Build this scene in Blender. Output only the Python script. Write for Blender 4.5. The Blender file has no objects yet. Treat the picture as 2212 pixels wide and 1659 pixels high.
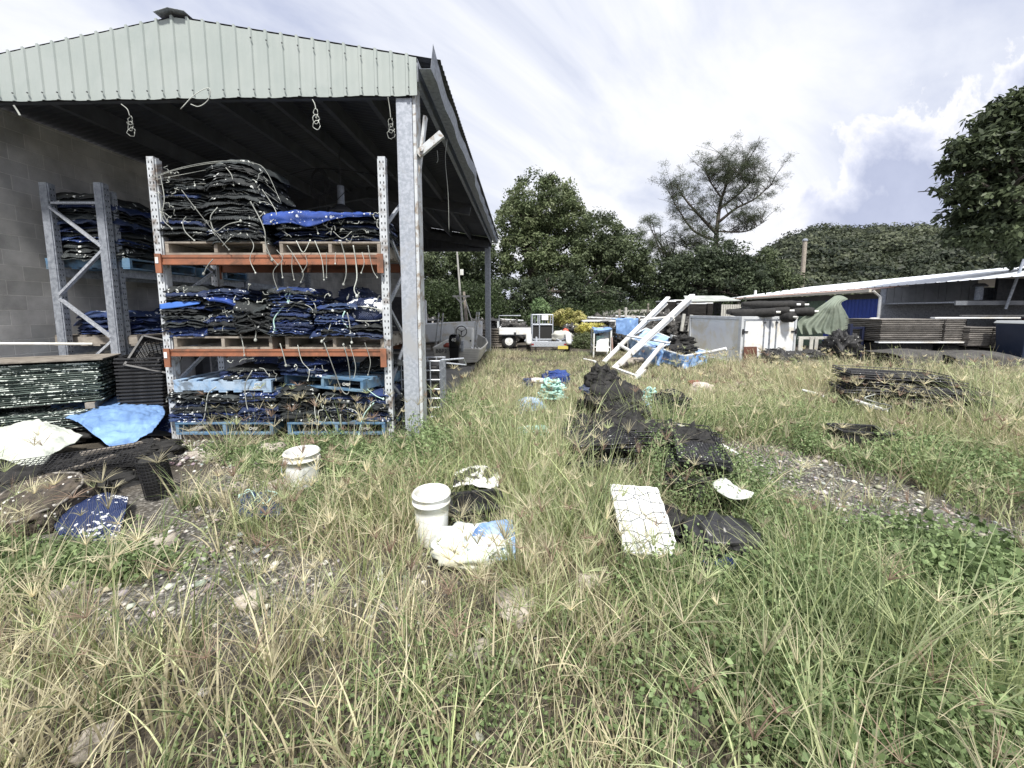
import bpy, math, random
import numpy as np
from mathutils import Vector, Matrix, Euler, noise as mn

# ---------------------------------------------------------------- camera, sky, sun
SC = bpy.context.scene
COL = SC.collection
FPX, CX, CY, HOR, CAMH = 860.0, 1106.0, 762.0, 670.0, 1.6
PITCH = math.atan((CY - HOR) / FPX)
cd = bpy.data.cameras.new("camera"); cam = bpy.data.objects.new("camera", cd); COL.objects.link(cam)
cd.sensor_width = 36; cd.lens = FPX / 2212 * 36; cd.shift_y = -(829.5 - CY) / 2212
cd.clip_start = 0.05; cd.clip_end = 1500
cam.location = (0, 0, CAMH); cam.rotation_euler = (math.pi / 2 - PITCH, 0, 0)
SC.camera = cam
SC.view_settings.view_transform = 'Standard'; SC.view_settings.look = 'None'
SC.view_settings.exposure = 0.88; SC.view_settings.gamma = 1
SUNV = Vector((0.03, -0.60, 1.0)).normalized()
sl = bpy.data.lights.new("sun", 'SUN'); sl.energy = 3.4; sl.angle = math.radians(5); sl.color = (1, .965, .9)
so = bpy.data.objects.new("sun", sl); COL.objects.link(so); so.rotation_euler = SUNV.to_track_quat('Z', 'Y').to_euler()
so.location = (0, -5, 30)

class NT:
    """tiny node-tree helper"""
    def __init__(s, tree): s.t = tree; s.n = tree.nodes; s.l = tree.links
    def new(s, typ, **k):
        n = s.n.new(typ)
        for a, v in k.items(): setattr(n, a, v)
        return n
    def put(s, sock, v):
        if isinstance(v, bpy.types.NodeSocket): s.l.new(v, sock)
        elif v is not None:
            if hasattr(sock.default_value, '__len__') and not hasattr(v, '__len__'): v = [v] * len(sock.default_value)
            if hasattr(sock.default_value, '__len__') and len(sock.default_value) == 4 and len(v) == 3: v = (*v, 1)
            sock.default_value = v
    def math(s, op, a, b=None, c=None, clamp=False):
        n = s.new('ShaderNodeMath', operation=op, use_clamp=clamp)
        for i, v in enumerate((a, b, c)):
            if v is not None: s.put(n.inputs[i], v)
        return n.outputs[0]
    def vmath(s, op, a, b=None):
        n = s.new('ShaderNodeVectorMath', operation=op)
        s.put(n.inputs[0], a)
        if b is not None: s.put(n.inputs[1], b)
        return n.outputs[0]
    def noise(s, vec=None, scale=5, detail=4, rough=.55, dist=0):
        n = s.new('ShaderNodeTexNoise'); s.put(n.inputs['Scale'], scale); s.put(n.inputs['Detail'], detail)
        s.put(n.inputs['Roughness'], rough); s.put(n.inputs['Distortion'], dist)
        if vec is not None: s.put(n.inputs['Vector'], vec)
        return n.outputs[0]
    def ramp(s, f, stops, interp='LINEAR'):
        n = s.new('ShaderNodeValToRGB'); s.put(n.inputs[0], f); r = n.color_ramp; r.interpolation = interp
        while len(r.elements) < len(stops): r.elements.new(.5)
        for e, (p, c) in zip(r.elements, stops):
            e.position = p; e.color = (*c, 1) if hasattr(c, '__len__') else (c, c, c, 1)
        return n.outputs[0]
    def mix(s, f, a, b, mode='MIX'):
        n = s.new('ShaderNodeMix', data_type='RGBA', blend_type=mode)
        s.put(n.inputs[0], f); s.put(n.inputs[6], a); s.put(n.inputs[7], b)
        return n.outputs[2]
    def sep(s, v):
        n = s.new('ShaderNodeSeparateXYZ'); s.put(n.inputs[0], v); return n.outputs
    def comb(s, x, y, z):
        n = s.new('ShaderNodeCombineXYZ')
        for i, v in enumerate((x, y, z)): s.put(n.inputs[i], v)
        return n.outputs[0]

def build_world():
    w = bpy.data.worlds.new("World"); SC.world = w; w.use_nodes = True
    T = NT(w.node_tree); T.n.clear()
    sky = T.new('ShaderNodeTexSky', sky_type='NISHITA'); sky.sun_disc = False
    sky.sun_elevation = math.asin(SUNV.z); sky.sun_rotation = math.atan2(SUNV.x, SUNV.y)
    sky.air_density = 1.0; sky.dust_density = 2.5; sky.ozone_density = 1.5
    g = T.new('ShaderNodeTexCoord').outputs['Generated']
    x, y, z = T.sep(g)
    zz = T.math('MAXIMUM', z, 0.0)
    den = T.math('ADD', zz, 0.18)
    u = T.math('DIVIDE', x, den); v = T.math('DIVIDE', y, den)
    # streak axis runs towards the horizon to the right of the view
    ax, ay = .62, .785
    al = T.math('ADD', T.math('MULTIPLY', u, ax), T.math('MULTIPLY', v, ay))
    ac = T.math('SUBTRACT', T.math('MULTIPLY', u, ay), T.math('MULTIPLY', v, ax))
    st = T.comb(T.math('MULTIPLY', al, .45), T.math('MULTIPLY', ac, 1.15), 0.3)
    n1 = T.noise(st, 1.1, 7, .58, .9)
    n2 = T.noise(T.comb(T.math('MULTIPLY', al, .25), T.math('MULTIPLY', ac, .55), 3.1), 1.0, 4, .5, .4)
    s = T.math('ADD', T.math('MULTIPLY', n1, .55), T.math('MULTIPLY', n2, .6))
    cir = T.ramp(s, [(.41, (3.7, 4.2, 6.1)), (.49, (5.2, 5.6, 7.0)), (.56, (6.7, 7.0, 7.9)), (.64, (8.2, 8.3, 8.7))])
    thick = T.ramp(s, [(.36, .72), (.50, .93), (.60, 1)])
    sky_b = T.mix(thick, sky.outputs[0], cir)
    # cumulus bank low on the right
    ysafe = T.math('MAXIMUM', T.math('ABSOLUTE', y), .25)
    a = T.math('DIVIDE', x, ysafe); b = T.math('DIVIDE', z, ysafe)
    cv = T.comb(a, b, 1.7)
    c1 = T.noise(cv, 5.2, 10, .6, .2)
    edge = T.math('ADD', T.math('MULTIPLY', T.math('SUBTRACT', a, .69), .50), .37)
    m = T.math('ADD', T.math('SUBTRACT', edge, b), T.math('MULTIPLY', T.math('SUBTRACT', c1, .5), .62))
    m = T.math('MINIMUM', m, T.math('MULTIPLY', T.math('ADD', T.math('SUBTRACT', a, .615), T.math('MULTIPLY', T.math('SUBTRACT', c1, .5), .3)), 1.0))
    body = T.ramp(m, [(.0, 0), (.028, 1)])
    c2 = T.noise(cv, 3.3, 6, .6, .5)
    inner = T.ramp(T.math('ADD', m, T.math('MULTIPLY', T.math('SUBTRACT', c2, .5), .35)),
                   [(-.0, (8.6, 8.6, 8.8)), (.03, (8.4, 8.4, 8.7)), (.10, (6.2, 6.5, 7.7)), (.20, (4.2, 4.6, 6.1)), (.34, (4.7, 5.1, 6.6))])
    fin = T.mix(T.math('MULTIPLY', body, .97), sky_b, inner)
    # light haze towards the horizon
    fin = T.mix(T.ramp(b, [(.0, .35), (.14, 0)]), fin, (6.8, 7.2, 8.0))
    bg = T.new('ShaderNodeBackground'); T.put(bg.inputs[0], fin); bg.inputs[1].default_value = .069
    out = T.new('ShaderNodeOutputWorld'); T.l.new(bg.outputs[0], out.inputs[0])
build_world()

# ---------------------------------------------------------------- placing helpers (pixels of a 2212 px wide view -> world)
SP, CP = math.sin(PITCH), math.cos(PITCH)
def at(px, py, Y):
    u, v = (px - CX) / FPX, (CY - py) / FPX
    t = Y / (CP + SP * v)
    return Vector((u * t, Y, CAMH + t * (-SP + CP * v)))
def gnd(px, py, z=0.0):
    u, v = (px - CX) / FPX, (CY - py) / FPX
    t = (z - CAMH) / (-SP + CP * v)
    return Vector((u * t, t * (CP + SP * v), z))
def zat(py, Y): return at(CX, py, Y).z
def xat(px, py, Y): return at(px, py, Y).x
R = random.Random(7)
EXC = []      # places kept free of stems: (cx, cy, rx, ry, angle)
def ru(a, b): return R.uniform(a, b)

# ---------------------------------------------------------------- materials
MATS = {}
def mat(name, col, rough=.7, col2=None, nscale=6, ndet=5, lo=.35, hi=.65, bump=.0, bscale=40, metal=0, spec=.5,
        specks=None, sscale=60, sthr=.12, trans=0, randv=0, weave=0, wscale=90, col3=None, n3=1.3, coords='Object', extra=None):
    if name in MATS: return MATS[name]
    m = bpy.data.materials.new(name); m.use_nodes = True; MATS[name] = m
    T = NT(m.node_tree); b = T.n['Principled BSDF']; out = T.n['Material Output']
    v = T.new('ShaderNodeTexCoord').outputs[coords]
    if randv:
        oi = T.new('ShaderNodeObjectInfo').outputs['Random']; v = T.vmath('ADD', v, T.comb(T.math('MULTIPLY', oi, 31.7), T.math('MULTIPLY', oi, 17.3), oi))
    c = col
    if col2 is not None:
        c = T.ramp(T.noise(v, nscale, ndet, .6, .3), [(lo, col), (hi, col2)])
    if col3 is not None:
        c = T.mix(T.ramp(T.noise(T.vmath('ADD', v, (7.3, 2.1, 4.4)), n3, 6, .65, .5), [(.5, 0), (.62, 1)]), c, col3)
    if randv:
        f = T.math('ADD', T.math('MULTIPLY', oi, 2 * randv), 1 - randv)
        c = T.mix(1.0, c, T.comb(f, f, f), 'MULTIPLY')
    bn = T.new('ShaderNodeBump'); hgt = None
    if bump: hgt = T.math('MULTIPLY', T.noise(v, bscale, 6, .6), bump)
    if weave:
        x, y, z = T.sep(v)
        g = T.math('MULTIPLY', T.math('SINE', T.math('MULTIPLY', x, wscale)), T.math('SINE', T.math('MULTIPLY', T.math('ADD', y, T.math('MULTIPLY', z, .7)), wscale)))
        wv = T.math('MULTIPLY', g, weave)
        hgt = wv if hgt is None else T.math('ADD', hgt, wv)
        dk = T.ramp(g, [(.2, .55), (.7, 1.25)])
        c = T.mix(.7, c, dk, 'MULTIPLY') if not isinstance(c, tuple) else T.mix(.7, (*c, 1), dk, 'MULTIPLY')
    if specks:
        vo = T.new('ShaderNodeTexVoronoi'); T.put(vo.inputs['Vector'], v); vo.inputs['Scale'].default_value = sscale
        cl = T.noise(v, 7, 2)
        th = T.math('MULTIPLY', T.math('SUBTRACT', cl, .42), sthr * 11)
        f = T.math('LESS_THAN', vo.outputs['Distance'], th)
        c = T.mix(f, c, specks)
    if isinstance(c, tuple): T.put(b.inputs['Base Color'], c)
    else: T.l.new(c, b.inputs['Base Color'])
    if hgt is not None:
        T.put(bn.inputs['Height'], hgt); bn.inputs['Strength'].default_value = .6; bn.inputs['Distance'].default_value = .01
        T.l.new(bn.outputs[0], b.inputs['Normal'])
    b.inputs['Roughness'].default_value = rough; b.inputs['Metallic'].default_value = metal
    b.inputs['Specular IOR Level'].default_value = spec
    if trans:
        tr = T.new('ShaderNodeBsdfTranslucent'); T.put(tr.inputs[0], c if not isinstance(c, tuple) else c)
        mx = T.new('ShaderNodeMixShader'); mx.inputs[0].default_value = trans
        T.l.new(b.outputs[0], mx.inputs[1]); T.l.new(tr.outputs[0], mx.inputs[2]); T.l.new(mx.outputs[0], out.inputs[0])
    return m

def vmat(name, trans=.3, rough=.6, spec=.3):
    """colour read from the mesh attribute 'col' (each leaf or blade has its own real colour)"""
    m = bpy.data.materials.new(name); m.use_nodes = True; MATS[name] = m
    T = NT(m.node_tree); b = T.n['Principled BSDF']; out = T.n['Material Output']
    c = T.new('ShaderNodeAttribute', attribute_name='col').outputs['Color']
    T.l.new(c, b.inputs['Base Color']); b.inputs['Roughness'].default_value = rough; b.inputs['Specular IOR Level'].default_value = spec
    tr = T.new('ShaderNodeBsdfTranslucent'); T.l.new(c, tr.inputs[0])
    mx = T.new('ShaderNodeMixShader'); mx.inputs[0].default_value = trans
    T.l.new(b.outputs[0], mx.inputs[1]); T.l.new(tr.outputs[0], mx.inputs[2]); T.l.new(mx.outputs[0], out.inputs[0])
    return m

GALV = mat('galvanised_steel', (.40, .43, .48), .42, (.60, .63, .69), 38, 3, .42, .6, metal=.35, bump=.1, bscale=60)
GALVD = mat('dull_galvanised_steel', (.22, .24, .28), .5, (.40, .43, .48), 22, 4, metal=.3, bump=.1)
GALVP = mat('pillar_steel', (.33, .36, .41), .5, (.46, .49, .55), 26, 4, .40, .6, metal=.2, col3=(.40, .41, .43), n3=2.2)
WSTEEL = mat('white_steel', (.62, .65, .67), .45, (.50, .52, .54), 9, 5, col3=(.30, .25, .2), n3=9)
UPR = mat('rack_upright_paint', (.60, .63, .66), .45, (.44, .47, .50), 7, 5, .4, .7, col3=(.20, .17, .15), n3=5)
ORANGE = mat('orange_beam_paint', (.36, .14, .075), .6, (.23, .10, .06), 6, 5, col3=(.16, .08, .05), n3=4)
DARKST = mat('dark_steel', (.035, .037, .042), .5, (.07, .07, .075), 12)
BLACKP = mat('black_plastic', (.012, .012, .014), .5, (.035, .035, .038), 10, bump=.2)
WHITEP = mat('white_plastic', (.82, .83, .83), .38, (.74, .75, .74), 5, 5, col3=(.66, .65, .58), n3=6)
WHITEC = mat('white_paint', (.82, .84, .86), .45, (.74, .76, .78), 3, 5, col3=(.66, .62, .54), n3=2.5)
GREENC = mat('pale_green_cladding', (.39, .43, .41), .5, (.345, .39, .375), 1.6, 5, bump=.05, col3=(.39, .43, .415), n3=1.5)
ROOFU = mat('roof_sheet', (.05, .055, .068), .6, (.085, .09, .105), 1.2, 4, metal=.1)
PURL = mat('purlin_steel', (.055, .06, .07), .55, (.09, .095, .11), 5)
CONCR = mat('concrete', (.36, .35, .33), .9, (.26, .25, .24), 3, 7, bump=.4, bscale=30)
TIMB = mat('weathered_timber', (.30, .27, .23), .85, (.17, .15, .13), 9, 6, bump=.5, bscale=25, randv=.2)
TIMBL = mat('pale_timber', (.36, .32, .27), .85, (.22, .19, .16), 9, 6, bump=.5, bscale=25, randv=.15)
TIMBW = mat('whitewashed_timber', (.56, .55, .50), .85, (.40, .39, .36), 9, 6, bump=.4, bscale=25)
PBLUE = mat('blue_pallet_paint', (.085, .18, .30), .75, (.17, .27, .36), 5, 6, .45, .62, bump=.5, bscale=25, col3=(.10, .12, .14), n3=4)
PBLUEL = mat('faded_blue_paint', (.24, .37, .55), .7, (.38, .48, .60), 5, 6, .42, .6, bump=.4, bscale=25, col3=(.16, .2, .25), n3=7)
BAGK = mat('black_mesh_bag', (.013, .016, .018), .55, (.038, .046, .048), 5, 4, bump=.5, bscale=60, specks=(.62, .64, .62), sscale=24, sthr=.12, randv=.5, weave=.5, wscale=420)
BAGN = mat('navy_mesh_bag', (.014, .034, .145), .5, (.028, .050, .11), 4, 4, bump=.5, bscale=60, specks=(.66, .70, .75), sscale=26, sthr=.14, randv=.45, weave=.5, wscale=420)
BAGB = mat('blue_mesh_bag', (.03, .09, .42), .5, (.015, .05, .24), 5, 4, bump=.5, bscale=40, specks=(.72, .76, .85), sscale=24, sthr=.16, randv=.2, weave=.4, wscale=420)
CORD = mat('pale_cord', (.50, .52, .48), .8, (.26, .27, .25), 3, 2, randv=.45)
CORDA = mat('aqua_cord', (.45, .72, .66), .7, (.62, .80, .74), 30, 3)
ROPE = mat('aqua_rope', (.34, .62, .56), .75, (.50, .74, .68), 20, 4, bump=1.0, bscale=120, col3=(.25, .42, .38), n3=8)
TARPB = mat('blue_tarp', (.20, .34, .60), .5, (.15, .27, .52), 4, 6, bump=.35, bscale=18, trans=.12, col3=(.26, .44, .78), n3=2)
TARPF = mat('faded_blue_tarp', (.30, .48, .74), .6, (.50, .64, .82), 3, 6, .4, .6, bump=.3, bscale=15, trans=.2, col3=(.14, .27, .55), n3=3)
TARPG = mat('green_tarp', (.19, .225, .18), .8, (.235, .27, .215), 3, 5, bump=.2, bscale=20, trans=.12)
SHEETW = mat('white_sheet', (.66, .68, .64), .65, (.52, .56, .50), 3, 6, bump=.2, bscale=12, trans=.1)
STONE = mat('pale_stone', (.42, .38, .33), .9, (.26, .23, .20), 6, 7, bump=1, bscale=14, randv=.25)
NETB = mat('blue_net', (.020, .055, .26), .7, (.045, .10, .36), 14, 5, bump=1.2, bscale=60, weave=.4, wscale=300)
NETK = mat('black_net', (.010, .010, .010), .8, (.028, .027, .026), 16, 6, bump=1.4, bscale=40)
BARN = mat('crusted_mesh', (.035, .030, .026), .9, (.11, .09, .07), 18, 6, bump=2, bscale=40, specks=(.62, .60, .56), sscale=26, sthr=.13)
RUBBER = mat('rubber', (.02, .02, .02), .8)
GLOSSK = mat('glossy_black', (.008, .008, .009), .2)
ALU = mat('aluminium', (.48, .47, .44), .5, (.62, .61, .57), 5, 5, metal=.35)
TRAYG = mat('crusted_tray', (.030, .045, .040), .7, (.08, .11, .095), 9, 4, bump=1, bscale=50, specks=(.58, .63, .58), sscale=40, sthr=.30, randv=.3)
BARK = mat('bark', (.10, .085, .07), .95, (.05, .042, .036), 7, 6, bump=1.5, bscale=20)
RUSTR = mat('rusty_roof_sheet', (.34, .19, .15), .75, (.44, .36, .33), 2, 6)
WROOF = mat('white_roof_sheet', (.70, .73, .78), .4, (.60, .63, .68), 1.0, 4)

# ---------------------------------------------------------------- mesh building
def link(o, parent=None):
    COL.objects.link(o)
    if parent is not None: o.parent = parent
    return o
class MB:
    def __init__(s): s.v = []; s.f = []; s.mi = []; s.m = 0; s.M = None
    def add(s, vs, fs):
        n = len(s.v)
        s.v += [tuple(s.M @ Vector(p)) for p in vs] if s.M is not None else [tuple(p) for p in vs]
        s.f += [tuple(i + n for i in f) for f in fs]; s.mi += [s.m] * len(fs); return s
    def box(s, x0, x1, y0, y1, z0, z1):
        return s.add([(x0, y0, z0), (x1, y0, z0), (x1, y1, z0), (x0, y1, z0), (x0, y0, z1), (x1, y0, z1), (x1, y1, z1), (x0, y1, z1)],
                     [(0, 3, 2, 1), (4, 5, 6, 7), (0, 1, 5, 4), (1, 2, 6, 5), (2, 3, 7, 6), (3, 0, 4, 7)])
    def hexa(s, p):  # 8 points: bottom 4 ccw, top 4 ccw
        return s.add(p, [(0, 3, 2, 1), (4, 5, 6, 7), (0, 1, 5, 4), (1, 2, 6, 5), (2, 3, 7, 6), (3, 0, 4, 7)])
    def bar(s, a, b, w, h=None, up=(0, 0, 1)):
        h = h or w; a, b = Vector(a), Vector(b); d = (b - a).normalized(); up = Vector(up)
        if abs(d.dot(up)) > .98: up = Vector((0, 1, 0))
        r = d.cross(up).normalized() * w / 2; q = r.cross(d).normalized() * h / 2
        return s.hexa([a - r - q, a + r - q, a + r + q, a - r + q, b - r - q, b + r - q, b + r + q, b - r + q])
    def tube(s, pts, r, n=6, cap=True):
        pts = [Vector(p) for p in pts]; rs = r if hasattr(r, '__len__') else [r] * len(pts)
        vs = []; fs = []; ref = None
        for i, p in enumerate(pts):
            d = (pts[min(i + 1, len(pts) - 1)] - pts[max(i - 1, 0)])
            d = d.normalized() if d.length > 1e-9 else Vector((0, 0, 1))
            if ref is None:
                ref = d.orthogonal().normalized()
            ref = (ref - d * ref.dot(d)); ref = ref.normalized() if ref.length > 1e-6 else d.orthogonal().normalized()
            bi = d.cross(ref)
            for k in range(n):
                an = 2 * math.pi * k / n
                vs.append(p + (ref * math.cos(an) + bi * math.sin(an)) * rs[i])
        for i in range(len(pts) - 1):
            for k in range(n):
                k2 = (k + 1) % n
                fs.append((i * n + k, i * n + k2, (i + 1) * n + k2, (i + 1) * n + k))
        if cap: fs += [tuple(range(n - 1, -1, -1)), tuple((len(pts) - 1) * n + k for k in range(n))]
        return s.add(vs, fs)
    def lathe(s, prof, n=24, c=(0, 0, 0), cap0=True, cap1=False, M=None):
        vs = []; fs = []
        for (r, z) in prof:
            for k in range(n):
                a = 2 * math.pi * k / n; p = Vector((r * math.cos(a), r * math.sin(a), z))
                vs.append((M @ p) if M else p + Vector(c))
        for i in range(len(prof) - 1):
            for k in range(n):
                k2 = (k + 1) % n
                fs.append((i * n + k, i * n + k2, (i + 1) * n + k2, (i + 1) * n + k))
        if cap0: fs.append(tuple(range(n - 1, -1, -1)))
        if cap1: fs.append(tuple((len(prof) - 1) * n + k for k in range(n)))
        return s.add(vs, fs)
    def grid(s, P):  # rows of points
        ny, nx = len(P), len(P[0]); vs = [p for r_ in P for p in r_]
        return s.add(vs, [(j * nx + i, j * nx + i + 1, (j + 1) * nx + i + 1, (j + 1) * nx + i) for j in range(ny - 1) for i in range(nx - 1)])
    def blob(s, c, rx, ry, rz, nu=14, nv=9, amp=.12, fr=2.0, seed=0, power=1.0):
        vs = []; fs = []; c = Vector(c)
        for j in range(nv + 1):
            th = math.pi * j / nv
            for i in range(nu):
                ph = 2 * math.pi * i / nu
                d = Vector((math.sin(th) * math.cos(ph), math.sin(th) * math.sin(ph), math.cos(th)))
                if power != 1: d = Vector([math.copysign(abs(q) ** power, q) for q in d])
                k = 1 + amp * 2 * (mn.noise(d * fr + Vector((seed * 3.7, seed, -seed * 1.3)))) + amp * .6 * mn.noise(d * fr * 3 + Vector((seed, 5, 1))) + amp * (.25 - abs(mn.noise(d * fr * 2.3 + Vector((seed, 1, 7))))) + amp * .5 * (.25 - abs(mn.noise(d * fr * 5.5 + Vector((2, seed, 7)))))
                vs.append(c + Vector((d.x * rx, d.y * ry, d.z * rz)) * k)
        for j in range(nv):
            for i in range(nu):
                i2 = (i + 1) % nu
                fs.append((j * nu + i, (j + 1) * nu + i, (j + 1) * nu + i2, j * nu + i2))
        return s.add(vs, fs)
    def build(s, name, mats, parent=None, smooth=False, bevel=0, solid=0, loc=None):
        me = bpy.data.meshes.new(name); me.from_pydata([tuple(p) for p in s.v], [], s.f)
        for m in (mats if isinstance(mats, (list, tuple)) else [mats]): me.materials.append(m)
        if any(s.mi): me.polygons.foreach_set('material_index', s.mi)
        if smooth: me.polygons.foreach_set('use_smooth', [True] * len(s.f))
        me.update()
        o = link(bpy.data.objects.new(name, me), parent)
        if loc is not None: o.location = loc
        if solid:
            k = o.modifiers.new('thickness', 'SOLIDIFY'); k.thickness = solid; k.offset = 0
        if bevel:
            k = o.modifiers.new('bevel', 'BEVEL'); k.width = bevel; k.segments = 2; k.limit_method = 'ANGLE'
        return o
def tag(o, label=None, cat=None, group=None, kind=None):
    if label: o['label'] = label
    if cat: o['category'] = cat
    if group: o['group'] = group
    if kind: o['kind'] = kind
    return o
def empty(name, loc, rz=0, label=None, cat=None, group=None, rx=0, ry=0):
    o = bpy.data.objects.new(name, None); o.empty_display_size = .1
    o.location = loc; o.rotation_euler = (rx, ry, rz); COL.objects.link(o)
    return tag(o, label, cat, group)
def copy_tree(o, parent=None):
    c = o.copy(); COL.objects.link(c)
    if parent is not None: c.parent = parent
    for ch in o.children: copy_tree(ch, c)
    return c
def WM(o):  # world matrix without a depsgraph update
    m = Matrix.LocRotScale(o.location, o.rotation_euler, o.scale)
    return (WM(o.parent) @ o.matrix_parent_inverse @ m) if o.parent else m
def adopt(ch, par):  # keep ch where it is in the world
    ch.parent = par; ch.matrix_parent_inverse = WM(par).inverted(); return ch
def text_part(name, body, size, m, parent, M, ext=.0015, align='CENTER'):
    cu = bpy.data.curves.new(name, 'FONT'); cu.body = body; cu.size = size; cu.extrude = ext; cu.align_x = align; cu.align_y = 'CENTER'; cu.offset = size * .012
    t = bpy.data.objects.new(name, cu); COL.objects.link(t); bpy.context.view_layer.update()
    me = bpy.data.meshes.new_from_object(t.evaluated_get(bpy.context.evaluated_depsgraph_get())); bpy.data.objects.remove(t)
    me.materials.clear(); me.materials.append(m); o = link(bpy.data.objects.new(name, me), parent); o.matrix_local = M
    return o
def np_mesh(name, V, F, m, colors=None, parent=None, smooth=False):
    V = np.asarray(V, np.float32); F = np.asarray(F, np.int32); k = F.shape[1]
    me = bpy.data.meshes.new(name); me.vertices.add(len(V)); me.vertices.foreach_set('co', V.ravel())
    me.loops.add(F.size); me.loops.foreach_set('vertex_index', F.ravel())
    me.polygons.add(len(F)); me.polygons.foreach_set('loop_start', np.arange(0, F.size, k, dtype=np.int32))
    me.polygons.foreach_set('loop_total', np.full(len(F), k, np.int32))
    if smooth: me.polygons.foreach_set('use_smooth', np.ones(len(F), bool))
    if colors is not None:
        a = me.color_attributes.new('col', 'FLOAT_COLOR', 'POINT')
        c = np.ones((len(V), 4), np.float32); c[:, :3] = colors; a.data.foreach_set('color', c.ravel())
    me.materials.append(m); me.update(calc_edges=True)
    return link(bpy.data.objects.new(name, me), parent)

def spline(pts, n):
    """Catmull-Rom through pts, n samples"""
    P = [Vector(p) for p in pts]
    if len(P) == 2: return [P[0].lerp(P[1], i / (n - 1)) for i in range(n)]
    Q = [P[0] * 2 - P[1]] + P + [P[-1] * 2 - P[-2]]; out = []
    for i in range(n):
        t = i / (n - 1) * (len(P) - 1); k = min(int(t), len(P) - 2); f = t - k
        a, b, c, d = Q[k:k + 4]
        out.append(.5 * ((2 * b) + (c - a) * f + (2 * a - 5 * b + 4 * c - d) * f * f + (3 * b - a - 3 * c + d) * f ** 3))
    return out
def cloth_rows(rows, nx=40, ny=24, amp=.02, fr=6, seed=0, fold=0, fdir=(1, 0)):
    """rows of 3-D control points -> smooth wrinkled sheet"""
    A = [spline(r, nx) for r in rows]
    C = [spline([A[j][i] for j in range(len(A))], ny) for i in range(nx)]
    P = [[C[i][j] for i in range(nx)] for j in range(ny)]
    out = []
    for j in range(ny):
        row = []
        for i in range(nx):
            p = P[j][i]
            tx = P[j][min(i + 1, nx - 1)] - P[j][max(i - 1, 0)]; ty = P[min(j + 1, ny - 1)][i] - P[max(j - 1, 0)][i]
            nrm = tx.cross(ty); nrm = nrm.normalized() if nrm.length > 1e-9 else Vector((0, 0, 1))
            q = p * fr + Vector((seed * 1.7, seed, 0))
            k = abs(mn.noise(q)) * -1.6 + .4 - .8 * abs(mn.noise(q * 2.3 + Vector((3, 3, 3)))) + .25 - .35 * abs(mn.noise(q * 5.1))
            if fold:
                w = (i / nx * fdir[0] + j / ny * fdir[1]) * fold * 6.28
                k += .9 * math.sin(w + 2 * mn.noise(q * .6))
            row.append(p + nrm * k * amp)
        out.append(row)
    return out
# ---------------------------------------------------------------- ground
def sstep(a, b, x): t = np.clip((x - a) / (b - a), 0, 1); return t * t * (3 - 2 * t)
def ell(x, y, cx, cy, rx, ry, ang=0):
    c, s = math.cos(ang), math.sin(ang); dx, dy = x - cx, y - cy
    return ((dx * c + dy * s) / rx) ** 2 + ((-dx * s + dy * c) / ry) ** 2
def hashn(ix, iy, seed):
    n = (ix * 374761393 + iy * 668265263 + seed * 974634777) & 0x7fffffff
    n = ((n ^ (n >> 13)) * 1274126177) & 0x7fffffff
    return ((n ^ (n >> 16)) & 0xffff) / 65535.0
def vnoise(x, y, f, seed=0):
    x = np.asarray(x) * f; y = np.asarray(y) * f; ix = np.floor(x).astype(np.int64); iy = np.floor(y).astype(np.int64)
    fx = x - ix; fy = y - iy; fx = fx * fx * (3 - 2 * fx); fy = fy * fy * (3 - 2 * fy)
    h = lambda a, b: hashn(a, b, seed)
    return (h(ix, iy) * (1 - fx) + h(ix + 1, iy) * fx) * (1 - fy) + (h(ix, iy + 1) * (1 - fx) + h(ix + 1, iy + 1) * fx) * fy
def gz(x, y):
    x = np.asarray(x, float); y = np.asarray(y, float)
    b = (vnoise(x, y, 1.3, 1) - .5) * .07 + (vnoise(x, y, 4.1, 2) - .5) * .025
    inside = sstep(-.7, -1.2, x) * sstep(4.5, 5.2, y)
    return b * (1 - inside) * sstep(40, 12, y) - .02 * inside
def G(px, py, dz=0.0):
    p = gnd(px, py); p.z = float(gz(p.x, p.y)) + dz; return p
def gravel_mask(x, y):
    a = np.exp(-np.maximum(ell(x, y, -2.1, 2.30, 1.5, .42, -.2) - .5, 0) * 1.3)
    b = np.exp(-np.maximum(ell(x, y, 2.95, 3.45, 1.5, .60, -1.15) - .7, 0) * 1.6)
    c = np.exp(-np.maximum(ell(x, y, -2.6, 3.2, .9, .5, 0) - .3, 0) * 1.3) * .8
    return np.clip(np.maximum(np.maximum(a, b), c) * (.5 + .9 * vnoise(x, y, 3.0, 9)), 0, 1)
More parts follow.
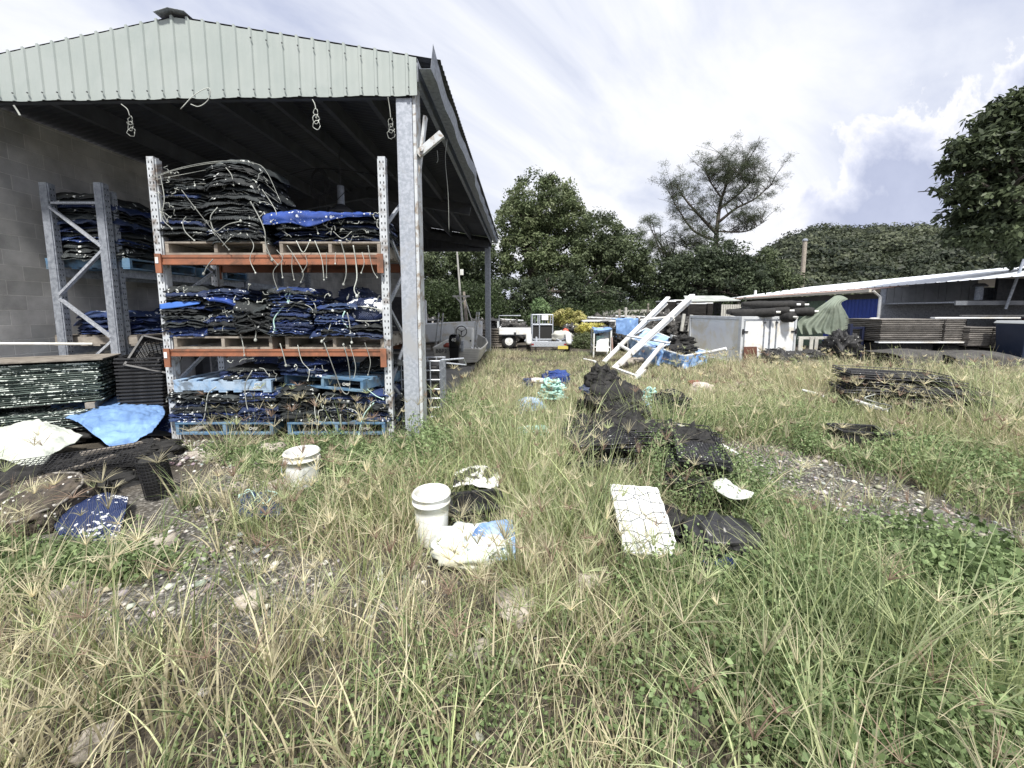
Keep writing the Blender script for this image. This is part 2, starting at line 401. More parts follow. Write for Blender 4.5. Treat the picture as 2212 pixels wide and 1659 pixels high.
def build_ground():
    xs = np.concatenate([-np.geomspace(12, 600, 24)[::-1], np.linspace(-11.7, 14, 190), np.geomspace(14.5, 600, 24)])
    ys = np.concatenate([-np.geomspace(2, 200, 12)[::-1], np.linspace(-1.8, 20, 170), np.geomspace(20.5, 900, 30)])
    X, Y = np.meshgrid(xs, ys); Z = gz(X, Y)
    V = np.stack([X, Y, Z], -1).reshape(-1, 3); nx = len(xs); ny = len(ys)
    j, i = np.meshgrid(np.arange(ny - 1), np.arange(nx - 1), indexing='ij'); b = (j * nx + i).ravel()
    F = np.stack([b, b + 1, b + nx + 1, b + nx], -1)
    m = bpy.data.materials.new('soil_and_gravel'); m.use_nodes = True; T = NT(m.node_tree); bs = T.n['Principled BSDF']
    v = T.new('ShaderNodeTexCoord').outputs['Object']
    soil = T.ramp(T.noise(v, 2.2, 8, .65), [(.3, (.030, .025, .019)), (.5, (.062, .052, .039)), (.68, (.12, .105, .08))])
    vo = T.new('ShaderNodeTexVoronoi'); T.put(vo.inputs['Vector'], v); vo.inputs['Scale'].default_value = 38
    peb = T.ramp(T.sep(vo.outputs['Color'])[0], [(0, (.12, .115, .105)), (.5, (.27, .26, .24)), (.85, (.42, .40, .37)), (1, (.62, .60, .56))]); peb = T.mix(1, peb, T.ramp(vo.outputs['Distance'], [(.0, 1.35), (.5, .35)]), 'MULTIPLY')
    g = T.new('ShaderNodeAttribute', attribute_name='col').outputs['Fac']
    c = T.mix(T.math('MULTIPLY', g, .9), soil, peb)
    T.l.new(c, bs.inputs['Base Color']); bs.inputs['Roughness'].default_value = .95
    bn = T.new('ShaderNodeBump'); T.put(bn.inputs['Height'], T.math('ADD', T.noise(v, 30, 6), T.math('MULTIPLY', vo.outputs['Distance'], -.8))); bn.inputs['Distance'].default_value = .02
    T.l.new(bn.outputs[0], bs.inputs['Normal'])
    gm = gravel_mask(V[:, 0], V[:, 1]); o = np_mesh('ground', V, F, m, np.repeat(gm[:, None], 3, 1), smooth=True)
    tag(o, kind='structure')
    MB().box(-6.65, -1.05, 5.0, 16.5, -.1, .012).build('floor', mat('dirty_concrete', (.16, .155, .145), .95, (.30, .29, .27), 1.2, 8, bump=.3, bscale=30))['kind'] = 'structure'
build_ground()

# ---------------------------------------------------------------- open shed
SA = math.radians(-1.5)
shed = empty('open_shed', (-1.12, 4.80, 0), SA, 'open-fronted steel shed with pale green ribbed gable and block walls', 'shed')
def S2W(x, y, z): return WM(shed) @ Vector((x, y, z))
RX, LX, PKX = .06, -5.55, -2.57          # eaves and ridge in shed coordinates
ZB, SLP, ZPK = 3.95, .17, 4.76
def rz(x): return ZPK - SLP * abs(x - PKX)
DEP = 10.7
def ribbed(x0, x1, pitch=.172, d=.016):
    xs = []; x = x0
    while x < x1:
        for dx, dy in ((0, 0), (.010, -d), (.034, -d), (.044, 0), (.085, .003), (.13, 0)):
            if x + dx < x1: xs.append((x + dx, dy))
        x += pitch
    xs.append((x1, 0)); return xs
def make_shed():
    pr = ribbed(LX, RX + .02)
    b = MB(); bot = [(x, y, ZB + .006 * math.sin(x * 9)) for x, y in pr]; top = [(x, y, rz(x) + .03 + (.02 if y < -.01 else 0)) for x, y in pr]
    mid = [(x, y, (ZB + rz(x)) / 2) for x, y in pr]
    b.grid([bot, mid, top]); b.build('gable_cladding', GREENC, shed, solid=.003, loc=(0, -.14, 0))
    s = MB()
    x = LX + .02
    while x < RX - .05:
        s.tube([(x + .022, -.167, ZB + .07), (x + .022, -.176, ZB + .07)], .008, 6)
        if x > -1.9: s.tube([(x + .022, -.167, rz(x) - .07), (x + .022, -.176, rz(x) - .07)], .008, 6)
        x += .172
    tag(s.build('screw', DARKST, shed), kind='stuff')
    # roof sheets (sine profile along depth), two slopes
    for nm, xa, xb in (('roof_sheet', PKX, RX + .28), ('roof_sheet', PKX, LX - .2)):
        n = int((DEP + .3) / .1 * 6); rows = []
        for k in range(9):
            x = xa + (xb - xa) * k / 8
            rows.append([(x, -.13 + i / 6 * .1, rz(x) + .05 + .012 * math.sin(i / 6 * 2 * math.pi)) for i in range(n)])
        MB().grid(rows).build(nm, ROOFU, shed, solid=.003, smooth=True)
    # bent ridge capping at the front
    c = MB(); c.grid([[(PKX - .19, -.20, ZPK + .05), (PKX - .02, -.21, ZPK + .085), (PKX + .15, -.20, ZPK + .055)],
                      [(PKX - .17, .4, ZPK + .045), (PKX, .4, ZPK + .10), (PKX + .17, .4, ZPK + .045)],
                      [(PKX - .17, DEP, ZPK + .045), (PKX, DEP, ZPK + .10), (PKX + .17, DEP, ZPK + .045)]])
    c.build('ridge_cap', GALV, shed, solid=.003)
    # purlins along the depth, rafters across
    for x in (-4.7, -3.85, -3.0, -2.25, -1.45, -.70):
        p = MB(); z = rz(x) - .0
        p.box(x - .012, x + .012, -.08, DEP, z - .20, z + .02); p.box(x - .035, x + .035, -.08, DEP, z - .215, z - .202)
        p.build('purlin', PURL, shed)
    for y, d in ((-.05, .18), (5.3, .26), (DEP - .1, .26)):
        p = MB()
        for xa, xb in ((PKX, RX - .1), (PKX, LX + .1)):
            p.bar((xa, y, rz(xa) - .28), (xb, y, rz(xb) - .28), .10, d)
        p.build('rafter', PURL, shed)
    p = MB().bar((LX, -.06, ZB + .09), (RX - .16, -.06, ZB + .09), .06, .16); p.build('header_beam', PURL, shed)
    # front post: broad galvanised face with a lighter returning flange
    f = MB(); f.box(-.170, .008, -.11, .09, -.05, ZB - .005); f.build('post', GALVP, shed, bevel=.006)
    f = MB(); f.box(.011, .046, -.095, .12, -.05, ZB + .36); f.build('post_flange', WSTEEL, shed, bevel=.003)
    for y in (DEP - .02,):
        f = MB(); f.box(-.19, -.02, y - .08, y + .08, -.05, rz(-.1) - .35); f.build('post', GALVD, shed, bevel=.005)
        f = MB(); f.box(-.015, .02, y - .07, y + .09, -.05, rz(-.1) - .35); f.build('post_flange', GALV, shed)
    # eave purlin and gutter on the open side, a little battered
    b = MB(); b.bar((.06, -.1, rz(.06) - .10), (.06, DEP, rz(.06) - .10), .05, .20); b.build('eave_beam', GALVD, shed)
    rows = []
    for k in range(40):
        y = -.30 + (DEP + .35) * k / 39; t = k / 39; z = rz(.30) - .01; o_ = .012 * math.sin(k * 1.7) + (.05 * math.exp(-((t - .30) / .05) ** 2))
        rows.append([Vector((.13, y, z - .03)), Vector((.15, y, z - .13)), Vector((.27 + o_, y, z - .13)), Vector((.30 + o_, y, z + .01 + (.10 if k == 0 else 0)))])
    MB().grid(rows).build('gutter', GALVD, shed, solid=.003)
    b = MB(); b.bar((.012, .02, 3.02), (.13, .02, 3.80), .035, .075); b.build('knee_brace', WSTEEL, shed, bevel=.003)
    b = MB(); b.bar((.05, -.05, 3.36), (.33, -.05, 3.58), .05, .085); b.tube([(.10, -.10, 3.40), (.10, -.07, 3.40)], .022, 10); b.build('hanging_bracket', WSTEEL, shed, bevel=.003)
    # rear gable and block walls
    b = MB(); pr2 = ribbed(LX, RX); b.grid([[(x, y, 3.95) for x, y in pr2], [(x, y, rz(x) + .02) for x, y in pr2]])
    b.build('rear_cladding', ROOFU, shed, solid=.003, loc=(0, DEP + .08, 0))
    p = MB().box(-2.9, -.1, DEP - .02, DEP + .06, 3.83, 3.95); p.build('header_beam', PURL, shed)
    m = bpy.data.materials.new('concrete_block'); m.use_nodes = True; T = NT(m.node_tree); bs = T.n['Principled BSDF']
    v = T.new('ShaderNodeTexCoord').outputs['Object']; x, y, z = T.sep(v)
    br = T.new('ShaderNodeTexBrick'); T.put(br.inputs['Vector'], T.comb(T.math('ADD', x, y), z, 0))
    T.put(br.inputs['Color1'], (.58, .57, .55)); T.put(br.inputs['Color2'], (.46, .455, .44)); T.put(br.inputs['Mortar'], (.70, .69, .66))
    br.inputs['Scale'].default_value = 1; br.inputs['Brick Width'].default_value = .40; br.inputs['Row Height'].default_value = .20
    br.inputs['Mortar Size'].default_value = .006; br.inputs['Bias'].default_value = -.1
    st = T.ramp(T.noise(v, 1.6, 7, .6), [(.35, .62), (.62, 1.1)])
    T.l.new(T.mix(1, br.outputs[0], st, 'MULTIPLY'), bs.inputs['Base Color']); bs.inputs['Roughness'].default_value = .92
    bn = T.new('ShaderNodeBump'); T.put(bn.inputs['Height'], T.math('ADD', T.math('MULTIPLY', br.outputs['Fac'], -1.0), T.math('MULTIPLY', T.noise(v, 60, 5), .5))); bn.inputs['Distance'].default_value = .012
    T.l.new(bn.outputs[0], bs.inputs['Normal'])
    MB().box(LX - .25, LX - .05, -1.5, DEP, -.1, 4.235).build('block_wall', m, shed)
    MB().box(LX - .04, -3.0, DEP - .2, DEP, -.1, 4.0).build('block_wall', m, shed)
    d = MB(); d.box(-3.75, -3.1, DEP - .24, DEP - .205, 0, 2.1); d.build('door', DARKST, shed)
    # mid wall pier and pipe on the left
    MB().box(LX - .04, LX + .12, 3.3, 3.5, 0, 3.9).build('wall_pier', PURL, shed)
make_shed()

# ---------------------------------------------------------------- leaves, grass
LEAFM = vmat('leaf', .30, .55); GRASSM = vmat('grass_blade', .38, .6, .25); NEEDM = vmat('needle', .25, .7)
rng = np.random.default_rng(11)
def leaf_quads(P, size, rnd=rng, droop=.3, asp=.45, N=None, jit=.6):
    """rhombic leaves at points P with given sizes"""
    n = len(P); a = rnd.uniform(0, 2 * np.pi, n); el = rnd.normal(-droop, .6, n)
    d = np.stack([np.cos(a) * np.cos(el), np.sin(a) * np.cos(el), np.sin(el)], 1)
    r = rnd.normal(size=(n, 3))
    if N is not None:      # leaves of a clump face outwards, roughly
        q = N + rnd.normal(size=(n, 3)) * jit; q /= np.linalg.norm(q, axis=1)[:, None]; d = d - q * (d * q).sum(1)[:, None]; d /= np.linalg.norm(d, axis=1)[:, None] + 1e-9; r = q
    w = np.cross(d, r); w /= np.linalg.norm(w, axis=1)[:, None] + 1e-9
    s = (size * rnd.uniform(.6, 1.25, n))[:, None]
    V = np.stack([P, P + d * s * .5 + w * s * asp * .5, P + d * s, P + d * s * .5 - w * s * asp * .5], 1).reshape(-1, 3)
    return V, np.arange(n * 4).reshape(n, 4)
def crown_points(blobs, nclump, per, cr, rnd, flat=.75):
    """clumps spread over ellipsoids; points inside each clump biased to its shell"""
    vol = np.array([b[3] * b[4] * b[5] for b in blobs]) ** .75; k = rnd.choice(len(blobs), nclump, p=vol / vol.sum())
    B = np.array(blobs)[k]; d = rnd.normal(size=(nclump, 3)); d /= np.linalg.norm(d, axis=1)[:, None]
    rad = rnd.uniform(.35, 1, nclump) ** .5
    C = B[:, :3] + d * rad[:, None] * B[:, 3:6]
    cr_ = cr * rnd.uniform(.55, 1.3, nclump)
    idx = np.repeat(np.arange(nclump), per)
    e = rnd.normal(size=(len(idx), 3)); e /= np.linalg.norm(e, axis=1)[:, None]
    rr = rnd.uniform(0, 1, len(idx)) ** .45
    P = C[idx] + e * (rr * cr_[idx])[:, None] * np.array([1, 1, flat])
    return P, idx, C, e
def tree(name, label, cat, base, trunk_h, tr, blobs, nclump, per, cr, leaf, cols, seed=1, limbs=14, group=None, droop=.3, asp=.45, flat=.75, bark=BARK, lean=(0, 0), leafmat=None, crown_name='crown'):
    rnd = np.random.default_rng(seed); base = Vector(base)
    root = empty(name, base, 0, label, cat, group)
    B = [(b[0] - base.x, b[1] - base.y, b[2] - base.z, *b[3:]) for b in blobs]
    P, idx, C, e_ = crown_points(B, nclump, per, cr, rnd, flat)
    V, F = leaf_quads(P, np.full(len(P), leaf), rnd, droop, asp, None if asp < .1 else e_ + np.array([0, 0, .35]), .55)
    c0 = np.array(cols); t = rnd.uniform(0, 1, nclump)[idx]; t2 = np.clip(t + rnd.normal(0, .18, len(idx)), 0, .999) * (len(c0) - 1)
    i0 = t2.astype(int); f = (t2 - i0)[:, None]; c = c0[i0] * (1 - f) + c0[np.minimum(i0 + 1, len(c0) - 1)] * f
    np_mesh(crown_name, V, F, leafmat or LEAFM, np.repeat(c, 4, 0), root)
    m = MB(); rr = random.Random(seed)
    top = Vector((lean[0], lean[1], trunk_h))
    m.tube(spline([(0, 0, -.2), (lean[0] * .3 + .02, lean[1] * .3, trunk_h * .45), top], 8), [tr * (1.25 - .55 * i / 7) for i in range(8)], 9)
    order = rnd.permutation(len(C))[:limbs]
    for k in order:
        e = Vector(C[k]); s = Vector((0, 0, 0)).lerp(top, rr.uniform(.6, 1)); L = (e - s).length
        mid = s.lerp(e, .5) + Vector((rr.uniform(-.1, .1) * L, rr.uniform(-.1, .1) * L, rr.uniform(-.02, .12) * L))
        m.tube(spline([s, mid, e], 8), [tr * .55 * (1 - .85 * i / 7) for i in range(8)], 5)
        for q in range(3):
            b2 = mid.lerp(e, rr.uniform(0, .8)); e2 = b2 + Vector((rr.uniform(-1, 1), rr.uniform(-1, 1), rr.uniform(-.2, 1))) * L * .28
            m.tube([b2, b2.lerp(e2, .5) + Vector((0, 0, .03 * L)), e2], [tr * .2, tr * .13, tr * .05], 4)
    m.build('trunk', bark, root, smooth=True)
    return root
def blob_px(px, py, Y, rpx, rpy, ry):  # ellipsoid of a crown given where it shows
    c = at(px, py, Y); s = Y / FPX
    return (c.x, c.y, c.z, rpx * s, ry, rpy * s)
DG = [(.042, .056, .030), (.080, .105, .052), (.135, .165, .085)]
DG2 = [(.030, .042, .026), (.058, .078, .042), (.092, .118, .066)]
MG = [(.060, .080, .038), (.115, .150, .066), (.19, .22, .115)]
def build_trees():
    g = 'trees massed behind the yard'
    B = lambda *a: blob_px(*a)
    tree('broadleaf_tree', 'tall round-crowned tree with bare twigs on top, next to the shed gutter', 'tree', (at(1150, 700, 33).x, 33, 0), 5, .35,
         [B(1165, 440, 33, 75, 60, 3), B(1120, 480, 33, 55, 50, 3), B(1210, 470, 33, 60, 60, 3), B(1140, 560, 32, 75, 65, 3), B(1215, 570, 32, 60, 70, 3)], 520, 90, .62, .26, MG, 21, 22)
    tree('broadleaf_tree', 'dark tree sloping down to the casuarina from the round-crowned tree', 'tree', (at(1310, 700, 32).x, 32, 0), 4, .3,
         [B(1290, 520, 32, 60, 55, 3), B(1340, 560, 31, 55, 60, 3), B(1270, 590, 31, 60, 60, 3), B(1375, 605, 31, 45, 50, 2.5)], 360, 90, .6, .25, DG, 22, 16)
    tree('broadleaf_tree', 'dark leafy tree seen through the open rear of the shed', 'tree', (at(960, 700, 31).x, 31, 0), 4, .3,
         [B(960, 580, 31, 60, 55, 3), B(1020, 560, 31, 55, 60, 3), B(900, 600, 31, 60, 50, 3), B(950, 650, 30, 70, 45, 2), B(1030, 640, 30, 50, 50, 2)], 480, 80, .6, .26, DG, 23, 12)
    tree('broadleaf_tree', 'dark vine-covered tree low behind the boat trailer', 'tree', (at(1180, 700, 28).x, 28, 0), 3, .25,
         [B(1110, 640, 28, 80, 45, 2), B(1200, 640, 28, 80, 50, 2), B(1290, 650, 28, 70, 40, 2)], 300, 80, .5, .22, DG2, 24, 8)
    tree('broadleaf_tree', 'dark bushy tree below the casuarina behind the leaning frame', 'tree', (at(1440, 700, 31).x, 31, 0), 3, .3,
         [B(1430, 610, 31, 50, 55, 2.5), B(1500, 600, 31, 70, 60, 3), B(1590, 610, 31, 60, 55, 3), B(1545, 560, 31, 60, 45, 2)], 420, 80, .6, .25, DG2, 25, 12)
    tree('broadleaf_tree', 'thin-topped dark tree between the casuarina and the hill', 'tree', (at(1640, 700, 33).x, 33, 0), 3, .25,
         [B(1640, 590, 33, 45, 50, 2.5), B(1675, 620, 33, 45, 40, 2.5)], 200, 70, .55, .24, DG, 26, 12)
    # scraggly small casuarina top left of the big one
    tree('casuarina_tree', 'small wispy tree leaning beside the tall casuarina', 'tree', (at(1440, 700, 35).x, 35, 0), 6.5, .16,
         [B(1405, 500, 35, 28, 35, 1.5), B(1430, 540, 35, 35, 35, 1.5), B(1460, 555, 35, 25, 30, 1.2)], 90, 110, .42, .32, DG, 27, 26, asp=.07, leafmat=NEEDM)
    # shrubs and weeds along the far edge
    tree('shrub', 'round pale green bush in front of the trees behind the flatbed', 'shrub', (at(1165, 745, 22).x, 22, 0), .6, .05, [B(1166, 675, 22, 22, 28, .8)], 60, 60, .25, .14, [(.10, .16, .07), (.20, .28, .13)], 31, 5)
    tree('flowering_shrub', 'yellow-flowering shrub behind the cage trolley', 'shrub', (at(1222, 745, 21).x, 21, 0), .8, .05, [B(1222, 686, 21, 38, 18, .8)], 90, 60, .2, .12, [(.10, .12, .03), (.40, .38, .12), (.46, .42, .2)], 32, 5)
    tree('flowering_shrub', 'low bush of bright yellow flowers beside the white frame booth', 'shrub', (at(1280, 760, 18).x, 18, 0), .4, .04, [B(1278, 708, 18, 36, 11, .6)], 60, 60, .16, .10, [(.30, .30, .06), (.62, .56, .14), (.60, .58, .28)], 33, 4)
    tree('shrub', 'low grey-green weedy bush between trailer and frame booth', 'shrub', (at(1260, 765, 17).x, 17, 0), .3, .04, [B(1262, 740, 17, 34, 22, .7)], 80, 60, .2, .09, [(.07, .09, .04), (.15, .18, .09)], 34, 4)
    # big leafy tree at the edge of the frame on the near side
    tree('broadleaf_tree', 'large dark leafy tree overhanging the blue shed roofs', 'tree', (at(2290, 800, 12).x, 12, 0), 3.6, .28,
         [B(2235, 330, 12, 120, 115, 1.5), B(2170, 430, 12, 90, 85, 1.3), B(2120, 340, 12, 60, 42, .9), B(2080, 320, 12, 28, 20, .5), B(2200, 250, 12, 60, 50, 1), B(2140, 500, 12, 75, 40, 1), B(2075, 405, 12, 35, 14, .5), B(2250, 520, 12, 80, 50, 1)], 560, 50, .27, .19, [(.032, .044, .024), (.065, .086, .044), (.13, .16, .085)], 41, 30, droop=.5)
build_trees()

def casuarina():
    base = Vector((at(1540, 700, 34).x, 34, 0))
    root = empty('casuarina_tree', base, 0, 'tall open-crowned casuarina standing against the clouds', 'tree')
    W = lambda px, py, dy=0: at(px, py, 34 + dy) - base
    m = MB(); rr = random.Random(5)
    limbs = [([(1540, 640), (1545, 560), (1548, 500)], .34, .26), ([(1548, 500), (1556, 440), (1570, 395), (1576, 352)], .24, .06),
             ([(1548, 505), (1515, 470), (1480, 430), (1462, 400)], .20, .05), ([(1546, 520), (1500, 500), (1470, 460), (1450, 425)], .16, .04),
             ([(1552, 480), (1590, 450), (1630, 430), (1665, 400)], .18, .04), ([(1556, 450), (1600, 415), (1632, 382)], .14, .04),
             ([(1560, 430), (1536, 395), (1522, 365)], .12, .03), ([(1550, 500), (1610, 500), (1650, 480)], .12, .03),
             ([(1566, 400), (1598, 375), (1612, 355)], .1, .03), ([(1545, 540), (1500, 540), (1470, 530)], .12, .03)]
    tips = []
    for pts, r0, r1 in limbs:
        dy = rr.uniform(-1.5, 1.5)
        P = spline([W(x, y, dy * i / len(pts)) for i, (x, y) in enumerate(pts)], 12)
        m.tube(P, [(r0 + (r1 - r0) * i / 11) * .72 for i in range(12)], 7)
        for k in range(2, 12):
            for q in range(4 if r0 < .3 else 1):
                s = P[k]; d = Vector((rr.uniform(-1, 1), rr.uniform(-1, 1), rr.uniform(.0, 1.1))); e = s + d * rr.uniform(.7, 1.7)
                m.tube([s, s.lerp(e, .5) + Vector((0, 0, .1)), e], [.028, .018, .008], 4); tips.append(e)
                if rr.random() < .75:
                    e3 = e + Vector((rr.uniform(-1, 1), rr.uniform(-1, 1), rr.uniform(-.1, .9))) * .8
                    m.tube([s.lerp(e, .6), e3], [.02, .008], 3); tips.append(e3)
    m.build('trunk', BARK, root, smooth=True)
    rnd = np.random.default_rng(3); C = np.array([tuple(t) for t in tips if t.z > 4.5]); C = C[rnd.uniform(size=len(C)) < .80]
    idx = np.repeat(np.arange(len(C)), 110); e = rnd.normal(size=(len(idx), 3)); e /= np.linalg.norm(e, axis=1)[:, None]
    P = C[idx] + e * (rnd.uniform(0, 1, len(idx)) ** .6 * .46)[:, None] * np.array([1, 1, .7])
    V, F = leaf_quads(P, np.full(len(P), .26), rnd, .1, .075)
    c = np.array([.065, .08, .045]) * rnd.uniform(.5, 1.5, (len(C), 1))[idx]
    np_mesh('crown', V, F, NEEDM, np.repeat(c, 4, 0), root)
casuarina()

def build_hill():
    nx, ny = 90, 40; rows = []
    def hz(px, t):  # skyline of the hill by bearing
        x0 = [1380, 1560, 1640, 1700, 1760, 1850, 1960, 2060, 2150, 2300, 2500]; y0 = [640, 600, 560, 515, 498, 500, 497, 500, 515, 560, 600]
        return np.interp(px, x0, y0)
    for j in range(ny):
        t = j / (ny - 1); Y = 75 + 95 * t
        row = []
        for i in range(nx):
            px = 1380 + 1120 * i / (nx - 1); ztop = at(px, hz(px, 1) + 27, 170).z
            z = -1 + (ztop + 1) * (math.sin(t * math.pi / 2) ** 1.0)
            row.append((at(px, 670, Y).x, Y, z + 1.5 * mn.noise(Vector((px * .02, t * 6, 0)))))
        rows.append(row)
    MB().grid(rows).build('hill', mat('hill_soil', (.03, .04, .02), .95, (.05, .06, .03), .2), smooth=True)['kind'] = 'structure'
    rnd = np.random.default_rng(8); Rw = np.array(rows); n = 1050
    j = rnd.uniform(0, ny - 1.01, n); i = rnd.uniform(0, nx - 1.01, n); C = Rw[j.astype(int), i.astype(int)] + np.stack([rnd.uniform(-2, 2, n), rnd.uniform(-1, 1, n), rnd.uniform(.5, 3, n)], 1)
    rad = rnd.uniform(2.2, 5.6, n); per = 120; idx = np.repeat(np.arange(n), per)
    e = rnd.normal(size=(n * per, 3)); e[:, 2] = np.abs(e[:, 2]) * 1.1; e /= np.linalg.norm(e, axis=1)[:, None]
    e += .12 * np.sin(e * 9 + idx[:, None])
    P = C[idx] + e * (rad[idx] * rnd.uniform(.8, 1.05, len(idx)))[:, None] * np.array([1, 1, .50])
    V, F = leaf_quads(P, np.full(len(P), .85), rnd, .0, .7, e, .30)
    t = rnd.uniform(0, 1, (n, 1))[idx] ** 1.3; c = (np.array([.024, .034, .022]) * (1 - t) + np.array([.105, .12, .07]) * t) * rnd.uniform(.6, 1.4, (len(idx), 1))
    o = np_mesh('forest', V, F, LEAFM, np.repeat(c, 4, 0)); tag(o, 'dense green forest covering the low hill', 'forest', kind='stuff')
build_hill()
def undergrowth():
    rnd = np.random.default_rng(18); n = 1500
    px = np.where(rnd.uniform(size=n) < .35, rnd.uniform(850, 1080, n), rnd.uniform(870, 1720, n)); Y = rnd.uniform(23, 31, n); s = Y / FPX
    X = (px - CX) * s; H = rnd.uniform(.2, 1, n) * (1.0 + 1.9 * vnoise(px, px * 0, .02, 4)) * .95 * np.where(px < 1080, 1.5, 1)
    C = np.stack([X, Y, H], 1); per = 60; idx = np.repeat(np.arange(n), per)
    P = C[idx] + rnd.normal(size=(len(idx), 3)) * np.array([.45, .45, .3]); P[:, 2] = np.maximum(P[:, 2], .02)
    V, F = leaf_quads(P, np.full(len(P), .17), rnd, .4, .5)
    t = rnd.uniform(0, 1, (n, 1))[idx] ** 1.5; c = np.array([.022, .034, .014]) * (1 - t) + np.array([.085, .12, .05]) * t
    o = np_mesh('undergrowth', V, F, LEAFM, np.repeat(c, 4, 0)); tag(o, 'dark tangled creepers and scrub below the trees', 'undergrowth', kind='stuff')
undergrowth()
# ---------------------------------------------------------------- pallet racks
def post_mesh(b, x, y, z0, z1, w=.082, d=.075, side=1):
    b.m = 0; b.box(x - w / 2, x + w / 2, y - d / 2, y + d / 2, z0, z1)
    b.box(x + (w / 2 if side > 0 else -w / 2 - .012), x + (w / 2 + .012 if side > 0 else -w / 2), y - d / 2 + .02, y + d / 2 + .02, z0, z1 - .02)
    b.m = 1; z = z1 - .06
    while z > z0 + .1:
        for k in (-1, 1): b.box(x + k * .019 - .005, x + k * .019 + .006, y - d / 2 - .0015, y - d / 2 + .002, z - .012, z + .012)
        z -= .075
def frame_brace(root, x, y0, y1, z1, m, n=5, z0=.25):
    for k in range(n):
        za = z0 + (z1 - z0) * k / n; zb = z0 + (z1 - z0) * (k + 1) / n
        a, c = (y0, y1) if k % 2 else (y1, y0)
        b = MB().bar((x, a, za), (x, c, zb), .04, .028, up=(1, 0, 0)); b.build('brace', m, root)
    MB().bar((x, y0, z0), (x, y1, z0), .04, .028, up=(1, 0, 0)).build('brace', m, root)
SLOTSHADE = mat('painted_slot_shade', (.015, .015, .017), .9)  # near-black blocks on the uprights, coloured as the shade inside punched slots
def front_rack():
    r = empty('pallet_rack', (-2.79, 5.17, 0), 0, 'white pallet rack with orange beams at the open front of the shed', 'rack')
    X0, X1, Y0, Y1, ZT = -1.31, 1.31, -.42, .43, 3.33
    for x in (X0, X1):
        for y in (Y0, Y1):
            b = MB(); post_mesh(b, x, y, -.03, ZT, side=-1 if x > 0 else 1); b.build('upright', [UPR, SLOTSHADE], r)
            MB().box(x - .07, x + .07, y - .07, y + .07, -.02, .012).build('foot_plate', GALVD, r)
        frame_brace(r, x, Y0 + .04, Y1 - .04, 3.05, GALV, 6)
    for zt, h in ((2.235, .115), (1.14, .085)):
        for y in (Y0 - .045, Y1 + .045):
            b = MB(); b.box(X0 + .06, X1 - .06, y - .022, y + .022, zt - h, zt); b.box(X0 + .06, X1 - .06, y - .030, y - .023, zt - h * .28, zt - .004); b.box(X0 + .06, X1 - .06, y - .030, y - .023, zt - h + .004, zt - h * .72)
            bm_ = b.build('beam', ORANGE, r)
            for x in (X0 + .035, X1 - .035):
                p = MB(); p.box(x - .035, x + .035, y - .052, y - .031, zt - .21, zt + .01); c = p.build('connector', ORANGE, bm_, bevel=.002)
            q = MB().box(X0 + .01, X0 + .045, y - .058, y - .053, zt - .10, zt - .03); q.build('safety_clip', WHITEC, bm_)
    return r
front_rack()
def side_rack():
    r = empty('pallet_rack', (-5.84, 5.5, 0), 0, 'tall galvanised pallet rack along the block wall with zigzag bracing', 'rack')
    for y in (0, 2.75, 5.3):
        for x in (-.36, .36):
            b = MB(); b.m = 0; b.box(x - .05, x + .05, y - .04, y + .04, 0, 3.28); b.box(x + .051, x + .066, y - .03, y + .05, 0, 3.27)
            b.m = 1; z = 3.2
            while z > .1: b.box(x + .066, x + .068, y - .012, y - .002, z - .010, z + .010); b.box(x + .066, x + .068, y + .022, y + .032, z - .010, z + .010); z -= .075
            b.build('upright', [GALVD, SLOTSHADE], r)
            if y == 0 and x > 0:
                b = MB(); b.m = 0; b.box(x - .045, x + .05, y + .10, y + .17, 0, 3.2); b.m = 1; z = 3.1
                while z > .1: b.box(x + .05, x + .052, y + .12, y + .13, z - .010, z + .010); b.box(x + .05, x + .052, y + .145, y + .155, z - .010, z + .010); z -= .075
                b.build('upright', [GALVD, SLOTSHADE], r)
        zs = [3.0, 2.42, 1.78, 1.20, .6, .1]
        MB().bar((-.33, y - .01, 3.02), (.33, y - .01, 3.02), .028, .04, up=(0, 1, 0)).build('brace', GALV, r)
        for k in range(5):
            s = 1 if k % 2 == 0 else -1
            MB().bar((-.32 * s, y - .02, zs[k] - .03), (.32 * s, y - .02, zs[k + 1] + .03), .030, .045, up=(0, 1, 0)).build('brace', GALV, r)
    for zt in (2.17, 1.10):
        for x in (.36, -.36):
            for y0, y1 in ((.05, 2.70), (2.80, 5.25)):
                MB().box(x + .0 - .02, x + .03, y0, y1, zt - .11, zt).build('beam', GALVD, r)
    return r
side_rack()

# ---------------------------------------------------------------- pallets
def make_pallet(m, name='pallet'):
    r = empty(name, (0, 0, 0)); W = .583
    for y in (-W + .02, 0, W - .02):
        MB().box(-W, W, y - .02, y + .02, .02, .125).build('bearer', m, r, bevel=.003)
    b = MB()
    for k in range(7):
        x = -W + .05 + k * (2 * W - .10) / 6 + ru(-.006, .006); b.box(x - .05, x + .05, -W, W, .1255, .148 + ru(-.003, .001))
    b.build('deck', m, r)
    b = MB()
    for k in (0, 2, 3, 4, 6):
        x = -W + .05 + k * (2 * W - .10) / 6; b.box(x - .05, x + .05, -W, W, -.002, .0195)
    b.build('base_boards', m, r); return r
PAL = {}
def pallet(x, y, z, rz, m, label, group=None, rx=0, ry=0):
    if m.name not in PAL: r = PAL[m.name] = make_pallet(m)
    else: r = copy_tree(PAL[m.name])
    r.location = (x, y, z); r.rotation_euler = (rx, ry, rz); return tag(r, label, 'pallet', group)
H = math.pi / 2
pallet(-3.42, 5.28, 2.24, H, TIMBL, 'weathered timber pallet on the top orange beams beneath the black bag heap')
